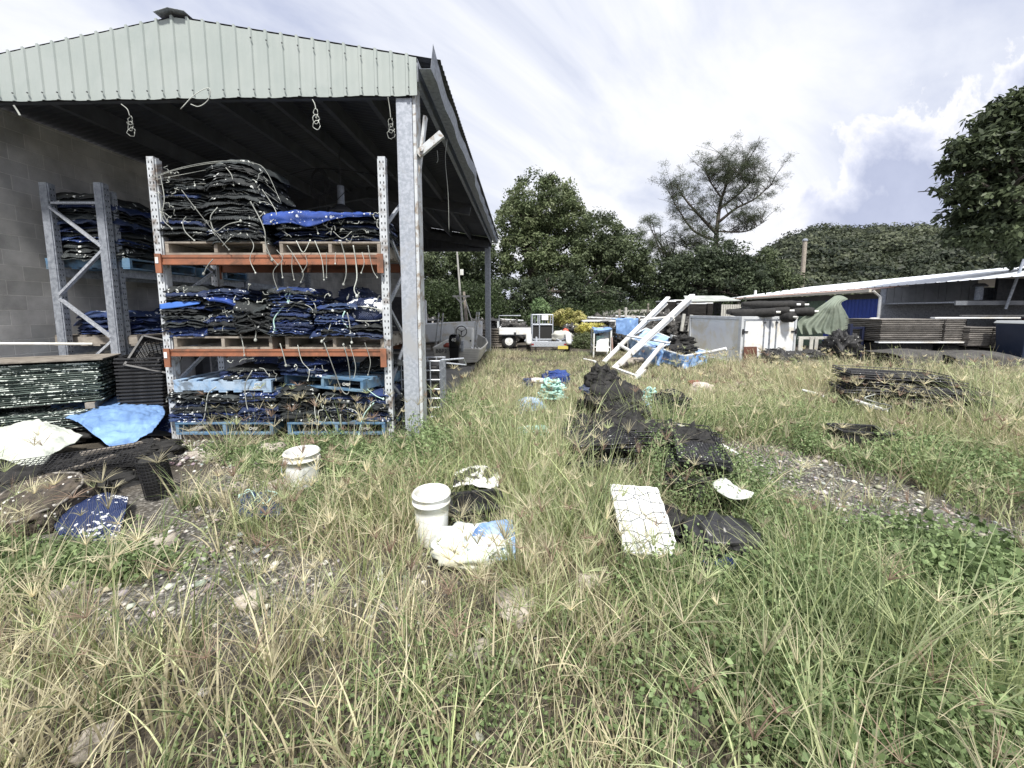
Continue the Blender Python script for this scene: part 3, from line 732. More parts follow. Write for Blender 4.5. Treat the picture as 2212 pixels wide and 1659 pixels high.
pallet(-2.10, 5.28, 2.24, H, TIMBL, 'weathered timber pallet on the top orange beams beneath the blue bags')
pallet(-3.42, 5.28, 1.145, H, TIMBL, 'timber pallet on the lower orange beams next to the basket stacks')
pallet(-2.10, 5.28, 1.145, H, TIMBL, 'timber pallet on the lower orange beams below the white-speckled bag')
p1 = pallet(-3.46, 5.27, .625, 0, PBLUEL, 'pale blue pallet with white lettering resting on the lowest bags')
text_part('lettering', 'PTY\nCHEP', .040, WHITEP, p1, Matrix.Translation((.42, -.5855, .073)) @ Matrix.Rotation(H, 4, 'X'))
p2 = pallet(-2.12, 5.30, .66, H - .30, PBLUE, 'skewed blue pallet on the lowest bags near the galvanised post', rx=.02)
text_part('lettering', 'CHEP', .045, WHITEP, p2, Matrix.Translation((-.5855, -.35, .073)) @ Matrix.Rotation(-H, 4, 'Z') @ Matrix.Rotation(H, 4, 'X'))
pallet(-3.44, 5.22, .12, H, PBLUE, 'blue pallet on the ground nearest the blue tarp')
pallet(-2.10, 5.22, .12, H, PBLUE, 'blue pallet on the ground behind the white bucket')
for x, y in ((-3.44, 4.74), (-3.44, 5.6), (-2.10, 4.74), (-2.10, 5.6)):
    b = MB(); b.box(-.57, .57, -.045, .045, -.02, .118); o = b.build('timber_bearer', TIMB, loc=(x, y, 0), bevel=.004)
    tag(o, f"dark timber bearer under the {'outer' if y < 5 else 'inner'} side of the blue pallet {'by the tarp' if x < -3 else 'behind the bucket'}", 'timber')
pallet(-5.88, 6.2, 2.17, 0, PBLUE, 'blue pallet near the front on the top beams of the galvanised rack')
pallet(-5.88, 7.5, 2.17, 0, PBLUE, 'second blue pallet from the front on the top beams of the galvanised rack')
pallet(-5.88, 6.2, 1.10, 0, TIMB, 'grey pallet near the front on the low beams of the galvanised rack')
pallet(-5.88, 7.5, 1.10, 0, TIMB, 'second grey pallet from the front on the low beams of the galvanised rack')

# ---------------------------------------------------------------- flattened oyster bags
def bag_mesh(seed, w=.42, d=.74, droop=.0, nx=18, ny=14):
    """a flattened mesh bag: two floppy sheets closed round the edge"""
    b = MB()
    puff = seed % 5 >= 2
    for s in ((0,) if puff else (0, 1)):
        for face in (1, -1):
            rows = []
            for j in range(ny):
                row = []
                for i in range(nx):
                    u = i / (nx - 1) * 2 - 1; v = j / (ny - 1) * 2 - 1
                    q = Vector((u * 1.6 + seed * 3.1, v * 2.4, s * 5.3 + seed))
                    e = 1 + .05 * mn.noise(q * 2.3) + .03 * mn.noise(q * 6)
                    # rounded corners
                    k = 1 - .07 * (abs(u) ** 6) * (abs(v) ** 6)
                    x = u * w / 2 * e * k; y = v * d / 2 * (1 + .04 * mn.noise(q * 3.1 + Vector((9, 0, 0)))) * k
                    edge = max(abs(u), abs(v)) ** 7
                    z = .004 + s * .013 + .011 * mn.noise(q * 1.9) + .008 * mn.noise(q * 5.0) - (.010 + droop) * edge - droop * u * u
                    th = .0042 * (1 - .5 * edge)
                    if puff: z += .010; th = (.034 + .010 * mn.noise(q * 2.6 + Vector((face, 0, 4)))) * (1 - .72 * edge) - .010 * abs(mn.noise(q * 4 + Vector((face * 3, 2, 2))))
                    row.append((x, y, z + face * th * .5 + (.0)))
                rows.append(row)
            if face < 0: rows = rows[::-1]
            b.grid(rows)
            if face > 0: top = rows
            else: bot = rows[::-1]
        ring = lambda P: [P[0][i] for i in range(nx)] + [P[j][-1] for j in range(1, ny)] + [P[-1][i] for i in range(nx - 2, -1, -1)] + [P[j][0] for j in range(ny - 2, 0, -1)]
        a, c = ring(bot), ring(top); n = len(a)
        b.add(a + c, [(i, (i + 1) % n, n + (i + 1) % n, n + i) for i in range(n)])
    return b
BAGM = {}
def bag(kind, droop, seed):
    key = (kind.name, round(droop, 3), seed)
    if key not in BAGM:
        o = bag_mesh(seed + (0 if kind is BAGK else 10), droop=droop).build('mesh_bag', kind, smooth=True)
        COL.objects.unlink(o); BAGM[key] = o
    o = BAGM[key].copy(); COL.objects.link(o); return o
ALLB = []
def stack(x, y, z0, z1, n, kinds, label, group, w=.42, d=.74, rz=0, jit=.026, droop=.006, lean=(0, 0), tilt=(0, 0), dome=0, r=None):
    r = r or R; dz = (z1 - z0) / n; out = []
    for k in range(n):
        f = k / max(n - 1, 1); kd = kinds[min(int(f * len(kinds)), len(kinds) - 1)] if not callable(kinds) else kinds(k)
        o = bag(kd, droop, r.randrange(5))
        o.location = (x + lean[0] * f + r.gauss(0, jit), y + lean[1] * f + r.gauss(0, jit * .8), z0 + dz * k + .006 + droop * 1.0)
        sc = 1 - dome * f ** 3
        o.scale = (w / .42 * sc * r.uniform(.95, 1.04), d / .74 * r.uniform(.97, 1.03), max(dz / .018, .9) * r.uniform(.85, 1.05))
        o.rotation_euler = (tilt[0] + r.gauss(0, .025), tilt[1] + r.gauss(0, .035), rz + r.gauss(0, .08) + (math.pi if r.random() < .5 else 0))
        tag(o, label, 'mesh bag', group); out.append(o)
    ALLB.append((out, x, y - d / 2, z0, z1, w)); return out
K, N_, B_ = BAGK, BAGN, BAGB
def mixk(p, a=K, c=N_, r=random.Random(5)): return lambda k: c if r.random() < p else a
GB = 'flattened mesh bags '
# top shelf
s1 = stack(-3.78, 5.10, 2.395, 3.10, 22, mixk(.1), 'black flattened mesh bag in the tall top-shelf heap against the perforated upright', GB + 'in the tall top-shelf heap', w=.56)
s2 = stack(-3.18, 5.04, 2.395, 3.27, 26, mixk(.06), 'black flattened mesh bag in the domed heap on the top shelf', GB + 'in the domed top-shelf heap', w=.66, droop=.022, dome=.22)
s3 = stack(-2.42, 5.08, 2.395, 2.69, 9, mixk(.35), 'dark flattened bag under the bright blue sheet on the top shelf', GB + 'under the bright blue sheet', w=.66, jit=.03)
s4 = stack(-1.82, 5.10, 2.395, 2.70, 9, mixk(.6), 'navy flattened bag at the top shelf end beside the stained upright', GB + 'at the top shelf end', w=.60, jit=.03)
# middle shelf
s5 = stack(-3.86, 5.05, 1.30, 1.86, 14, mixk(.35), 'dark flattened bag in the middle-shelf stack against the perforated upright', GB + 'in the first middle-shelf stack', w=.50)
s6 = stack(-3.40, 5.08, 1.30, 1.84, 13, mixk(.5), 'navy and black flattened bag in the second stack of the middle shelf', GB + 'in the second middle-shelf stack', w=.46)
s7 = stack(-3.02, 4.98, 1.36, 1.62, 7, mixk(.0), 'black bag in the tilted bundle leaning on the tied blue bags', GB + 'in the tilted bundle', w=.50, tilt=(0, .28), jit=.008)
s8 = stack(-2.60, 5.00, 1.30, 1.86, 14, mixk(.75), 'blue flattened bag in the stack tied with thick aqua cord', GB + 'in the stack tied with aqua cord', w=.50, jit=.015)
s9 = stack(-2.10, 5.00, 1.30, 1.66, 9, mixk(.8), 'navy bag in the low stack between the aqua tie and the speckled bag', GB + 'beside the speckled bag', w=.46)
s10 = stack(-1.76, 5.04, 1.30, 1.42, 3, mixk(.6), 'navy bag flattened beneath the white-speckled bag', GB + 'beneath the speckled bag', w=.46)
# lower shelf
s11 = stack(-3.24, 5.10, .78, .90, 4, mixk(.7), 'navy bag lying on the pale blue lettered pallet', GB + 'on the pale blue lettered pallet', w=.62, rz=.15)
s12 = stack(-2.50, 5.15, .82, 1.02, 6, mixk(.9), 'navy bag on the skewed blue pallet', GB + 'on the skewed blue pallet', w=.62, rz=-.2)
s13 = stack(-1.80, 5.3, .83, .95, 3, mixk(.3), 'crumpled dark bag at the upright end of the skewed pallet', GB + 'at the end of the skewed pallet', w=.5, rz=.3)
# bottom
for k, (x, p) in enumerate(((-3.92, .5), (-3.50, .3), (-3.06, .75), (-2.60, .0), (-2.12, .5), (-1.70, .6))):
    nm = ['outermost stack by the blue tarp', 'second ground-level stack from the blue tarp', 'third ground-level stack from the blue tarp', 'knotted black bundle in the bottom row', 'bottom stack beside the black bundle', 'bottom stack against the stained upright'][k]
    stack(x, 5.02 + ru(-.03, .03), .275, .61 + (.05 if k == 3 else ru(-.03, .03)), 10, mixk(p), 'flattened mesh bag in the ' + nm, GB + 'in the ' + nm, w=.45, jit=.022)
# side rack
for k, y in enumerate((5.95, 6.75, 7.6)):
    nm = ('front', 'second', 'third')[k]
    stack(-5.86, y, 2.325, 3.16 - .06 * k, 15, mixk(.15), f'dusty black bag in the {nm} stack on top of the galvanised rack', GB + f'in the {nm} stack of the galvanised rack', w=.9, d=.78, jit=.03)
stack(-5.86, 6.15, 1.255, 1.55, 6, mixk(.9), 'dark blue bag low on the galvanised rack near its front', GB + 'low on the galvanised rack', w=.85, d=.9, jit=.03)
stack(-5.80, 7.4, 1.255, 1.62, 6, mixk(.9), 'dark blue bag low and deep on the galvanised rack', GB + 'deep on the galvanised rack', w=.85, d=.9, jit=.03)

def lump(name, m, c, rx, ry, rz_, label, cat, seed=0, amp=.12, fr=2.5, group=None, power=.75, nu=36, nv=22, rot=(0, 0, 0), smooth=True):
    b = MB(); b.blob((0, 0, 0), rx, ry, rz_, nu, nv, amp, fr, seed, power); nb = len(b.v)
    if 'net' in name or 'gear' in name:      # strands of netting and line lying over the heap
        rr = random.Random(seed)
        for k in range(34):
            i = rr.randrange(int(nb * .15), int(nb * .7)); P = [Vector(b.v[i]) * 1.02]
            st = rr.choice((1, nu, nu + 1, nu - 1, 2, -nu + 2))
            for q in range(rr.randint(3, 9)):
                i = (i + st + rr.choice((-1, 0, 0, 1))) % nb; P.append(Vector(b.v[i]) * rr.uniform(1.0, 1.07))
            b.tube(P, rr.uniform(.003, .007) * (1 if rx < .5 else 2), 4)
    o = b.build(name, m, smooth=smooth, loc=c); o.rotation_euler = rot
    return tag(o, label, cat, group)
# the single shaped bags
sp = lump('mesh_bag', mat('speckled_navy_bag', (.012, .026, .10), .5, (.02, .035, .075), 4, 4, bump=.5, bscale=60, specks=(.82, .84, .86), sscale=20, sthr=.32, weave=.5, wscale=300),
          (-1.76, 4.96, 1.585), .25, .22, .165, 'plump navy bag thickly speckled white at the middle shelf end', 'mesh bag', 3, .06, power=.6)
b = MB(); b.tube(spline([(-.24, -.13, .03), (-.1, -.225, .06), (.1, -.235, .045), (.22, -.19, .0), (.20, -.19, -.10), (-.05, -.23, -.11), (-.22, -.15, -.07), (-.24, -.13, .03)], 40), .006, 5); b.build('seam_cord', CORD, sp)
lump('mesh_bag', N_, (-1.98, 5.2, 1.74), .24, .2, .13, 'peaked navy bag behind the speckled bag', 'mesh bag', 8, .2)
lump('mesh_bag', N_, (-3.02, 5.2, .98), .28, .25, .10, 'slumped dark bag bundled above the pale blue pallet', 'mesh bag', 9, .15)
lump('mesh_bag', K, (-2.95, 5.35, 1.72), .42, .3, .14, 'black bag slumped behind the tilted bundle', 'mesh bag', 12, .15)
def sheet(name, m, rows, label, cat, nx=46, ny=30, amp=.02, fr=6, seed=0, thick=.003, group=None, fold=0, fdir=(1, 0), parent=None):
    b = MB(); b.grid(cloth_rows(rows, nx, ny, amp, fr, seed, fold, fdir)); o = b.build(name, m, parent, smooth=True, solid=thick)
    c = Vector((sum(v[0] for v in b.v), sum(v[1] for v in b.v), min(v[2] for v in b.v) * len(b.v))) / len(b.v)
    o.data.transform(Matrix.Translation(-c)); o.location = c
    return tag(o, label, cat, group) if label else o
A = at
sheet('mesh_sheet', B_, [[(-2.80, 5.30, 2.74), (-2.5, 5.32, 2.78), (-2.2, 5.3, 2.76), (-1.62, 5.3, 2.74)], [(-2.82, 4.95, 2.74), (-2.45, 4.95, 2.77), (-2.1, 4.95, 2.75), (-1.60, 4.98, 2.74)],
      [(-2.83, 4.69, 2.69), (-2.5, 4.67, 2.71), (-2.15, 4.67, 2.70), (-1.60, 4.68, 2.70)], [(-2.82, 4.65, 2.56), (-2.5, 4.64, 2.58), (-2.3, 4.64, 2.54), (-2.0, 4.65, 2.63), (-1.60, 4.66, 2.66)]],
      'crumpled bright blue mesh sheet spread over the top-shelf bags', 'mesh sheet', amp=.022, fr=7, seed=4, thick=.004)
sheet('mesh_sheet', mat('bright_blue_strap', (.05, .15, .50), .5), [[A(345, 657, 4.68), A(380, 652, 4.68), A(435, 650, 4.70)], [A(345, 668, 4.66), A(385, 664, 4.66), A(430, 656, 4.68)]],
      'thin bright blue strip caught in the first middle-shelf stack', 'strip', 20, 6, .006)
sheet('mesh_sheet', B_, [[A(425, 640, 4.9), A(490, 634, 4.95), A(520, 650, 4.95)], [A(440, 643, 4.67), A(490, 648, 4.67), A(528, 668, 4.68)], [A(450, 650, 4.65), A(490, 656, 4.65), A(525, 675, 4.66)]],
      'rumpled blue mesh fold on the second middle-shelf stack', 'mesh sheet', 26, 14, .015, 9)

# ---------------------------------------------------------------- cords
def near_bag(p):
    best = None
    for out, x, yf, z0, z1, w in ALLB:
        if not (z0 - .35 < p.z < z1 + .3): continue
        dd = abs(p.x - x) + .3 * max(0, z0 - p.z) + abs(p.y - yf) * .5
        if best is None or dd < best[0]: best = (dd, out, z0, z1)
    if not best: return None
    _, out, z0, z1 = best; f = min(max((p.z - z0) / (z1 - z0), 0), .999); return out[int(f * len(out))]
def cord(pts, r=.0042, m=None, knot=True, name='tie_cord', par=None, n=None):
    P = spline(pts, n or max(8, len(pts) * 5)); b = MB(); b.tube(P, r, 5)
    if knot: b.blob(P[-1], r * 2.4, r * 2.4, r * 3, 8, 5, .2, 3, 2)
    o = b.build(name, m or CORD, smooth=True); par = par or near_bag(P[0])
    if par is not None: adopt(o, par)
    return o
rc = random.Random(21)
def hang(x, z, L, y=4.655, r=.004, m=None, wob=.03, y2=None):
    n = 5; pts = []; px = x; c = rc.uniform(-.03, .03)
    for k in range(n):
        t = k / (n - 1); pts.append((px, y - .008 - rc.uniform(0, .014), z - L * t)); px += rc.gauss(c * .4, wob)
    return cord(pts, r, m)
def ftf(x, z, y=4.655):  # a short loop lying on a stack's face
    a = rc.uniform(0, 6.28); L = rc.uniform(.05, .16); pts = []
    for k in range(5): pts.append((x + math.cos(a) * L * k / 4 + rc.gauss(0, .012), y - rc.uniform(.0, .02), z + math.sin(a) * L * k / 4 * .7 + rc.gauss(0, .015)))
    return cord(pts, rc.uniform(.003, .0045), knot=rc.random() < .5)
for (x0, x1, z0, z1, n) in ((-4.0, -2.75, 2.42, 3.2, 34), (-2.8, -1.5, 2.42, 2.68, 22), (-4.0, -1.6, 1.32, 1.85, 46), (-4.05, -1.5, .3, .6, 44), (-3.4, -2.2, .82, 1.0, 8)):
    for k in range(n): ftf(rc.uniform(x0, x1), rc.uniform(z0, z1), 4.70)
# long cords traced where they hang
for pts in ([(1055 / 1.0, 0)],): pass
def pc(lst, Y=4.64, r=.004, m=None, knot=True): return cord([at(x, y, Y) for x, y in lst], r, m, knot)
pc([(488, 342 + 20), (500, 378), (505, 400)]); pc([(566, 409), (590, 445), (597, 465), (585, 480)]); pc([(541, 435), (560, 470), (572, 500), (575, 530), (588, 562)], r=.006)
pc([(392, 410), (430, 460), (470, 510), (495, 540)]); pc([(470, 448), (455, 470), (465, 500), (492, 485), (520, 478)], r=.006); pc([(533, 505), (548, 530), (540, 560), (552, 590)])
pc([(480, 532), (500, 512), (520, 505)]); pc([(460, 560), (448, 575), (440, 592)], r=.006); pc([(572, 540), (590, 560), (600, 572)]); pc([(402, 468), (395, 480), (400, 500), (420, 520)])
pc([(343, 420), (350, 455), (362, 480)], r=.005); pc([(347, 380), (355, 430), (350, 470), (372, 495)]); pc([(640, 520), (655, 545), (670, 520)]); pc([(680, 520), (695, 560), (700, 605)])
pc([(736, 520), (745, 555), (748, 590), (742, 615)], r=.006); pc([(763, 530), (768, 560), (771, 600), (765, 625), (771, 640)], r=.007); pc([(795, 530), (800, 560), (806, 585), (815, 600)])
pc([(720, 500), (740, 515), (760, 500)], knot=False); pc([(620, 530), (640, 560), (655, 590), (650, 610)]); pc([(598, 540), (610, 560), (590, 590), (605, 640)])
for x, y0, y1 in ((612, 550, 600), (632, 548, 605), (660, 552, 588), (705, 545, 600), (725, 545, 570), (782, 545, 590)): pc([(x, y0), (x + rc.uniform(-5, 5), (y0 + y1) / 2), (x + rc.uniform(-8, 8), y1)], r=.0038)
pc([(655, 650), (640, 655), (620, 672)], m=CORD); [pc([(622 + k, 632), (616 + k, 640 + k), (622 + k * .5, 650), (607, 668), (592, 690), (594, 712)], r=.0075, m=CORDA) for k in (0, 6)]
pc([(590, 660), (630, 652), (668, 662), (680, 680)], r=.004); pc([(745, 672), (740, 690), (752, 708)], m=CORDA, r=.009, knot=False); pc([(750, 675), (755, 700), (760, 740)], r=.006)
pc([(700, 700), (715, 695), (705, 725), (695, 738)], r=.006); pc([(535, 680), (552, 705), (552, 735)], r=.007); pc([(518, 715), (525, 745), (528, 768)]); pc([(605, 742), (612, 765), (618, 790)], r=.006)
pc([(700, 740), (722, 800), (738, 842), (752, 850), (756, 820), (752, 780), (742, 745)], r=.0055); pc([(756, 745), (768, 790), (764, 820)]); pc([(643, 745), (652, 780), (668, 800), (665, 822)])
pc([(838 - 50, 740), (800, 780), (795, 810)]); pc([(545, 800), (530, 830), (532, 870), (538, 892)], r=.0055); pc([(467, 836), (450, 850), (445, 880), (440, 905), (425, 925)], r=.006)
pc([(690, 850), (680, 880), (685, 920), (688, 950)], r=.0055); pc([(735, 895), (738, 930), (742, 962), (748, 990)], Y=4.62, r=.0065); pc([(706, 900), (700, 920), (712, 945), (708, 965)]); pc([(670, 905), (655, 930), (648, 960)])
pc([(720, 905), (725, 930), (716, 950)]); pc([(808, 870), (790, 890), (780, 915), (775, 940)], m=CORDA, r=.007); pc([(790, 838), (812, 855), (828, 862)], m=CORDA, r=.005); pc([(748, 880), (770, 890), (782, 920), (770, 945)])
pc([(765, 915), (768, 950), (780, 972)]); pc([(505, 905), (508, 940), (500, 970)]); pc([(530, 900), (540, 930), (548, 955)], r=.0055); pc([(400, 905), (395, 935), (404, 958)])
# springy wires arching over the domed heap
for k, (pts) in enumerate(([(325, 383), (400, 360), (478, 348), (545, 352), (575, 370), (608, 440)], [(330, 384), (390, 365), (470, 352), (500, 366)], [(336, 388), (420, 372), (470, 362)], [(330, 399), (450, 397), (480, 398)], [(500, 420), (560, 430), (600, 452)], [(490, 400), (560, 410), (606, 440)], [(520, 372), (570, 395), (600, 420)])):
    pc(pts, Y=4.68 + .02 * k, r=.0028, knot=False)

# ---------------------------------------------------------------- things hanging in the shed
def twine(pts, lab, r=.005, loops=True):
    b = MB(); b.tube(spline(pts, 24), r, 5)
    if loops:
        e = Vector(pts[-1])
        for k in range(3): b.tube([e + Vector((.022 * math.cos(a) * (1 + k * .4) + rc.uniform(-.01, .01), rc.uniform(-.01, .01), -.05 - .06 * k + .05 * math.sin(a))) for a in np.linspace(0, 6.28, 12)], r * .8, 4)
    o = b.build('twine', CORD, smooth=True); tag(o, lab, 'twine')
twine([at(30, 228, 4.72), at(38, 240, 4.72), at(44, 250, 4.72)], 'knotted white rag of twine hanging from the gable end beside the block wall', .010, False)
twine([at(262, 225, 4.70), at(275, 236, 4.70), at(280, 250, 4.70)], 'knotted twine loop hanging below the gable near the ridge')
twine([at(390, 236, 4.60), at(420, 205, 4.60), at(452, 190, 4.60), at(450, 215, 4.60), at(430, 230, 4.60), at(412, 225, 4.60)], 'loose springy twine sticking out over the gable edge', .004, False)
twine([at(675, 215, 4.66), at(680, 225, 4.66), at(682, 235, 4.66)], 'white twine loop hanging from the middle of the gable')
twine([at(838, 210, 4.66), at(842, 235, 4.66), at(844, 255, 4.66)], 'tangled white twine hanging next to the galvanised post')
twine([at(966, 300, 5.4), at(962, 345, 5.4), at(968, 420, 5.4), at(970, 500, 5.4)], 'long frayed string hanging under the side eave', .004, False)
twine([at(944, 325, 5.2), at(946, 345, 5.2), at(943, 352, 5.2)], 'short hooked string hanging from the knee brace', .004, False)
def lamp():
    r = empty('pendant_lamp', at(738, 458, 7.0), 0, 'grey high-bay lamp hanging under the shed roof above the blue bags', 'lamp')
    MB().lathe([(.055, .12), (.058, .42), (.05, .43)], 18, cap0=True, cap1=True).build('housing', GALVD, r, smooth=False)
    MB().lathe([(.21, -.04), (.19, .02), (.10, .09), (.058, .12)], 24, cap0=False).build('shade', DARKST, r, smooth=True, solid=.003)
    MB().tube([(0, 0, .43), (0, 0, 1.05)], .01, 6).build('hanger', DARKST, r)
lamp()
b = MB(); c0 = at(688, 398, 6.6)
for k in range(5): b.tube([c0 + Vector(((.10 + .012 * k) * math.cos(a), .01 * k, (.20 + .015 * k) * math.sin(a))) for a in np.linspace(0, 6.28, 26)], .006, 5)
b.tube(spline([c0 + Vector((.08, 0, -.1)), c0 + Vector((.1, 0, -.45)), c0 + Vector((-.02, 0, -.60)), c0 + Vector((0, 0, -.2))], 20), .006, 5)
b.tube(spline([c0 + Vector((.1, 0, .1)), c0 + Vector((.22, 0, -.25)), c0 + Vector((.42, 0, -.12))], 20), .006, 5)
b.tube(spline([c0 + Vector((-1.1, 0, -.05)), c0 + Vector((-.4, 0, .16)), c0 + Vector((.1, 0, .24)), c0 + Vector((1.3, 0, .1))], 20), .007, 5)
tag(b.build('cable_coil', RUBBER, smooth=True), 'black cable coil slung from a wire under the roof', 'cable')
# ================================================================ the near yard
def fbox(root, name, m, x0, x1, y0, y1, z0, z1, bevel=0): return MB().box(x0, x1, y0, y1, z0, z1).build(name, m, root, bevel=bevel)
# ---- crusted trays stacked beside the shed mouth
def tray_mesh(L, W, h=.022, seed=0):
    b = MB(); rr = random.Random(seed)
    for k in range(2):
        y = (-W / 2 + .01) if k == 0 else (W / 2 - .01)
        n = 24; rows = []
        pts = [Vector((-L / 2 + L * i / n, y + .006 * mn.noise(Vector((i * .8, seed, k))), h * .5 + .005 * mn.noise(Vector((i * .5, seed, 3))))) for i in range(n + 1)]
        b.tube(pts, [h * .42 * (1 + .45 * mn.noise(Vector((i * .9, seed * 2, 7)))) for i in range(n + 1)], 5)
    for i in range(9):
        x = -L / 2 + .012 + (L - .024) * i / 8; b.bar((x, -W / 2, h * .5), (x, W / 2, h * .5), .022 if i in (0, 8) else .012, h * .7)
    for j in range(1, 5):
        y = -W / 2 + W * j / 5; b.bar((-L / 2, y, h * .35), (L / 2, y, h * .35), .010, h * .3)
    b.box(-L / 2 + .01, L / 2 - .01, -W / 2 + .01, W / 2 - .01, h * .15, h * .35)
    return b
TRAYS = [tray_mesh(1.2, .62, .022, s).build('tray', TRAYG, smooth=False) for s in range(4)]
for t in TRAYS: COL.objects.unlink(t)
def tray_stack(cx, cy, z0, n, rz, lab, grp, dz=.0235, src=None, jit=.015, sc=(1, 1)):
    r = random.Random(n + int(z0 * 100)); out = []
    for k in range(n):
        o = (src or TRAYS)[r.randrange(len(src or TRAYS))].copy(); COL.objects.link(o)
        o.location = (cx + r.gauss(0, jit), cy + r.gauss(0, jit), z0 + dz * k); o.scale = (sc[0], sc[1], dz / .0235)
        o.rotation_euler = (r.gauss(0, .004), r.gauss(0, .004), rz + r.gauss(0, .012)); tag(o, lab, 'tray', grp); out.append(o)
    return out
ang = math.atan2(.45, .8); dx, dy = math.cos(ang), math.sin(ang); nx_, ny_ = -dy, dx
for j, off in enumerate((0.0, 1.22)):
    cx = -5.17 - dx * (.60 + off) + nx_ * .31; cy = 4.93 - dy * (.60 + off) + ny_ * .31
    nm = 'stack nearest the black baskets' if j == 0 else 'stack against the block wall end'
    tray_stack(cx, cy, .47, 21 if j == 0 else 20, ang, 'white-crusted oyster tray in the upper ' + nm, 'crusted trays in the upper ' + nm)
    tray_stack(cx + .05, cy - .12, .03, 15, ang, 'white-crusted oyster tray in the lower ' + nm, 'crusted trays in the lower ' + nm)
    o = MB().box(-.66, .66, -.36, .36, 0, .02).build('timber_board', TIMB, loc=(cx, cy, .985), bevel=.003); o.rotation_euler = (0, 0, ang)
    tag(o, ('warped board' if j == 0 else 'second warped board') + ' laid on top of the upper ' + nm, 'board')
    for q in (-.5, .5):
        o = MB().box(-.045, .045, -.36, .36, 0, .075).build('timber_bearer', TIMB, loc=(cx + dx * q, cy + dy * q, .385), bevel=.004); o.rotation_euler = (0, 0, ang)
        tag(o, f"timber bearer between the tray stacks, {'wall' if q < 0 else 'yard'} end of the {nm}", 'timber')
b = MB(); b.tube([A(-40, 742, 4.7), A(200, 743, 5.2)], .016, 8); tag(b.build('pipe', WHITEP), 'white pipe lying across the tray stacks by the block wall', 'pipe')
# ---- stacks of nested black baskets
def basket_proto():
    r = empty('basket', (0, 0, 0)); b = MB(); h = .30
    lo, hi = .185, .225
    for s in range(4):
        a = s * H; c, sn = math.cos(a), math.sin(a); rot = lambda x, y, z: (x * c - y * sn, x * sn + y * c, z)
        for k in range(9):
            t = k / 8 * 2 - 1; b.bar(rot(lo, t * lo, 0), rot(hi, t * hi, h), .008, .006)
        for k in range(8):
            z = h * (k + .3) / 8; rr_ = lo + (hi - lo) * z / h; b.bar(rot(rr_, -rr_, z), rot(rr_, rr_, z), .006, .007)
    for k in range(9):
        t = (k / 8 * 2 - 1) * lo; b.bar((t, -lo, 0), (t, lo, 0), .008, .006); b.bar((-lo, t, 0), (lo, t, 0), .008, .006)
    b.build('lattice', BLACKP, r); b = MB()
    for s in range(4):
        a = s * H; c, sn = math.cos(a), math.sin(a); rot = lambda x, y, z: (x * c - y * sn, x * sn + y * c, z)
        b.bar(rot(.236, -.245, h), rot(.236, .245, h), .026, .022)
    b.build('rim', BLACKP, r, bevel=.002); return r
BK = basket_proto(); first = True
for j, (px, Y, n) in enumerate(((246, 5.55, 15), (322, 5.35, 15))):
    x = at(px, 800, Y).x
    for k in range(n):
        o = BK if first else copy_tree(BK); first = False
        o.location = (x + ru(-.006, .006), Y, .03 + .046 * k); o.rotation_euler = (0, 0, .3 + ru(-.03, .03))
        nm = 'stack next to the crusted trays' if j == 0 else 'stack next to the perforated white upright'
        tag(o, 'nested black lattice basket in the ' + nm, 'basket', 'nested black baskets in the ' + nm)
o = copy_tree(BK); o.location = at(345, 790, 5.5); o.rotation_euler = (.9, .3, .4); tag(o, 'single black basket tipped over on top of the basket stack by the white upright', 'basket')
# ---- heap of gear left of the racks
sheet('tarpaulin', TARPB, [[G(126, 915, .50), G(180, 897, .52), G(240, 890, .55), G(300, 893, .52), G(345, 908, .45)],
                           [G(122, 930, .44), G(180, 922, .45), G(240, 925, .44), G(300, 925, .42), G(356, 928, .36)],
                           [G(114, 948, .36), G(165, 950, .36), G(215, 962, .32), G(300, 950, .33), G(360, 942, .30)],
                           [G(120, 953, .32), G(170, 962, .30), G(215, 985, .20), G(262, 998, .16), G(332, 972, .20)]],
      'bright blue tarpaulin thrown over the heap in front of the basket stacks', 'tarpaulin', 90, 60, .026, 8, 3)
sheet('sheet', SHEETW, [[G(-60, 1010, .30), G(-10, 990, .32), G(50, 975, .36), G(95, 976, .38), G(185, 991, .26)],
                        [G(-60, 1030, .26), G(0, 1012, .28), G(60, 1000, .32), G(115, 998, .32), G(165, 1003, .24)],
                        [G(-60, 1045, .18), G(0, 1030, .20), G(45, 1040, .18), G(80, 1048, .14), G(112, 1022, .20)]],
      'crumpled dirty white plastic sheet on the heap near the frame edge', 'plastic sheet', 80, 50, .022, 8, 6)
for k, (px, py, z, rx, ry, rz_) in enumerate(((45, 1040, .04, .5, .35, .12), (205, 1005, .02, .5, .3, .10), (110, 950, .10, .6, .25, .16), (330, 985, .04, .3, .2, .10), (0, 1080, .08, .4, .3, .14), (170, 1050, .01, .45, .28, .06), (60, 1115, .0, .5, .28, .06))):
    p = G(px, py, z); lab = ['under the white sheet', 'under the blue tarpaulin edge', 'behind the white sheet', 'beside the rack foot', 'at the frame edge below the white sheet', 'spread flat behind the round basket', 'spread flat under the round basket'][k]
    lump('net_heap', NETK, p, rx, ry, rz_, 'heap of black netting ' + lab, 'net heap', k, .22, 3, power=.9)
def mesh_panel(px, py, L, W, rz_, rx, ry, lab, cells=.035, dz=.1, m=BLACKP, cat='mesh panel', r=.0035):
    b = MB(); n = int(L / cells); k = int(W / cells)
    for i in range(n + 1): b.bar((-L / 2 + L * i / n, -W / 2, 0), (-L / 2 + L * i / n, W / 2, 0), r * 1.6, r)
    for i in range(k + 1): b.bar((-L / 2, -W / 2 + W * i / k, r * .5), (L / 2, -W / 2 + W * i / k, r * .5), r * 1.6, r)
    o = b.build('wire_grid', m, loc=G(px, py, dz)); o.rotation_euler = (rx, ry, rz_); return tag(o, lab, cat)
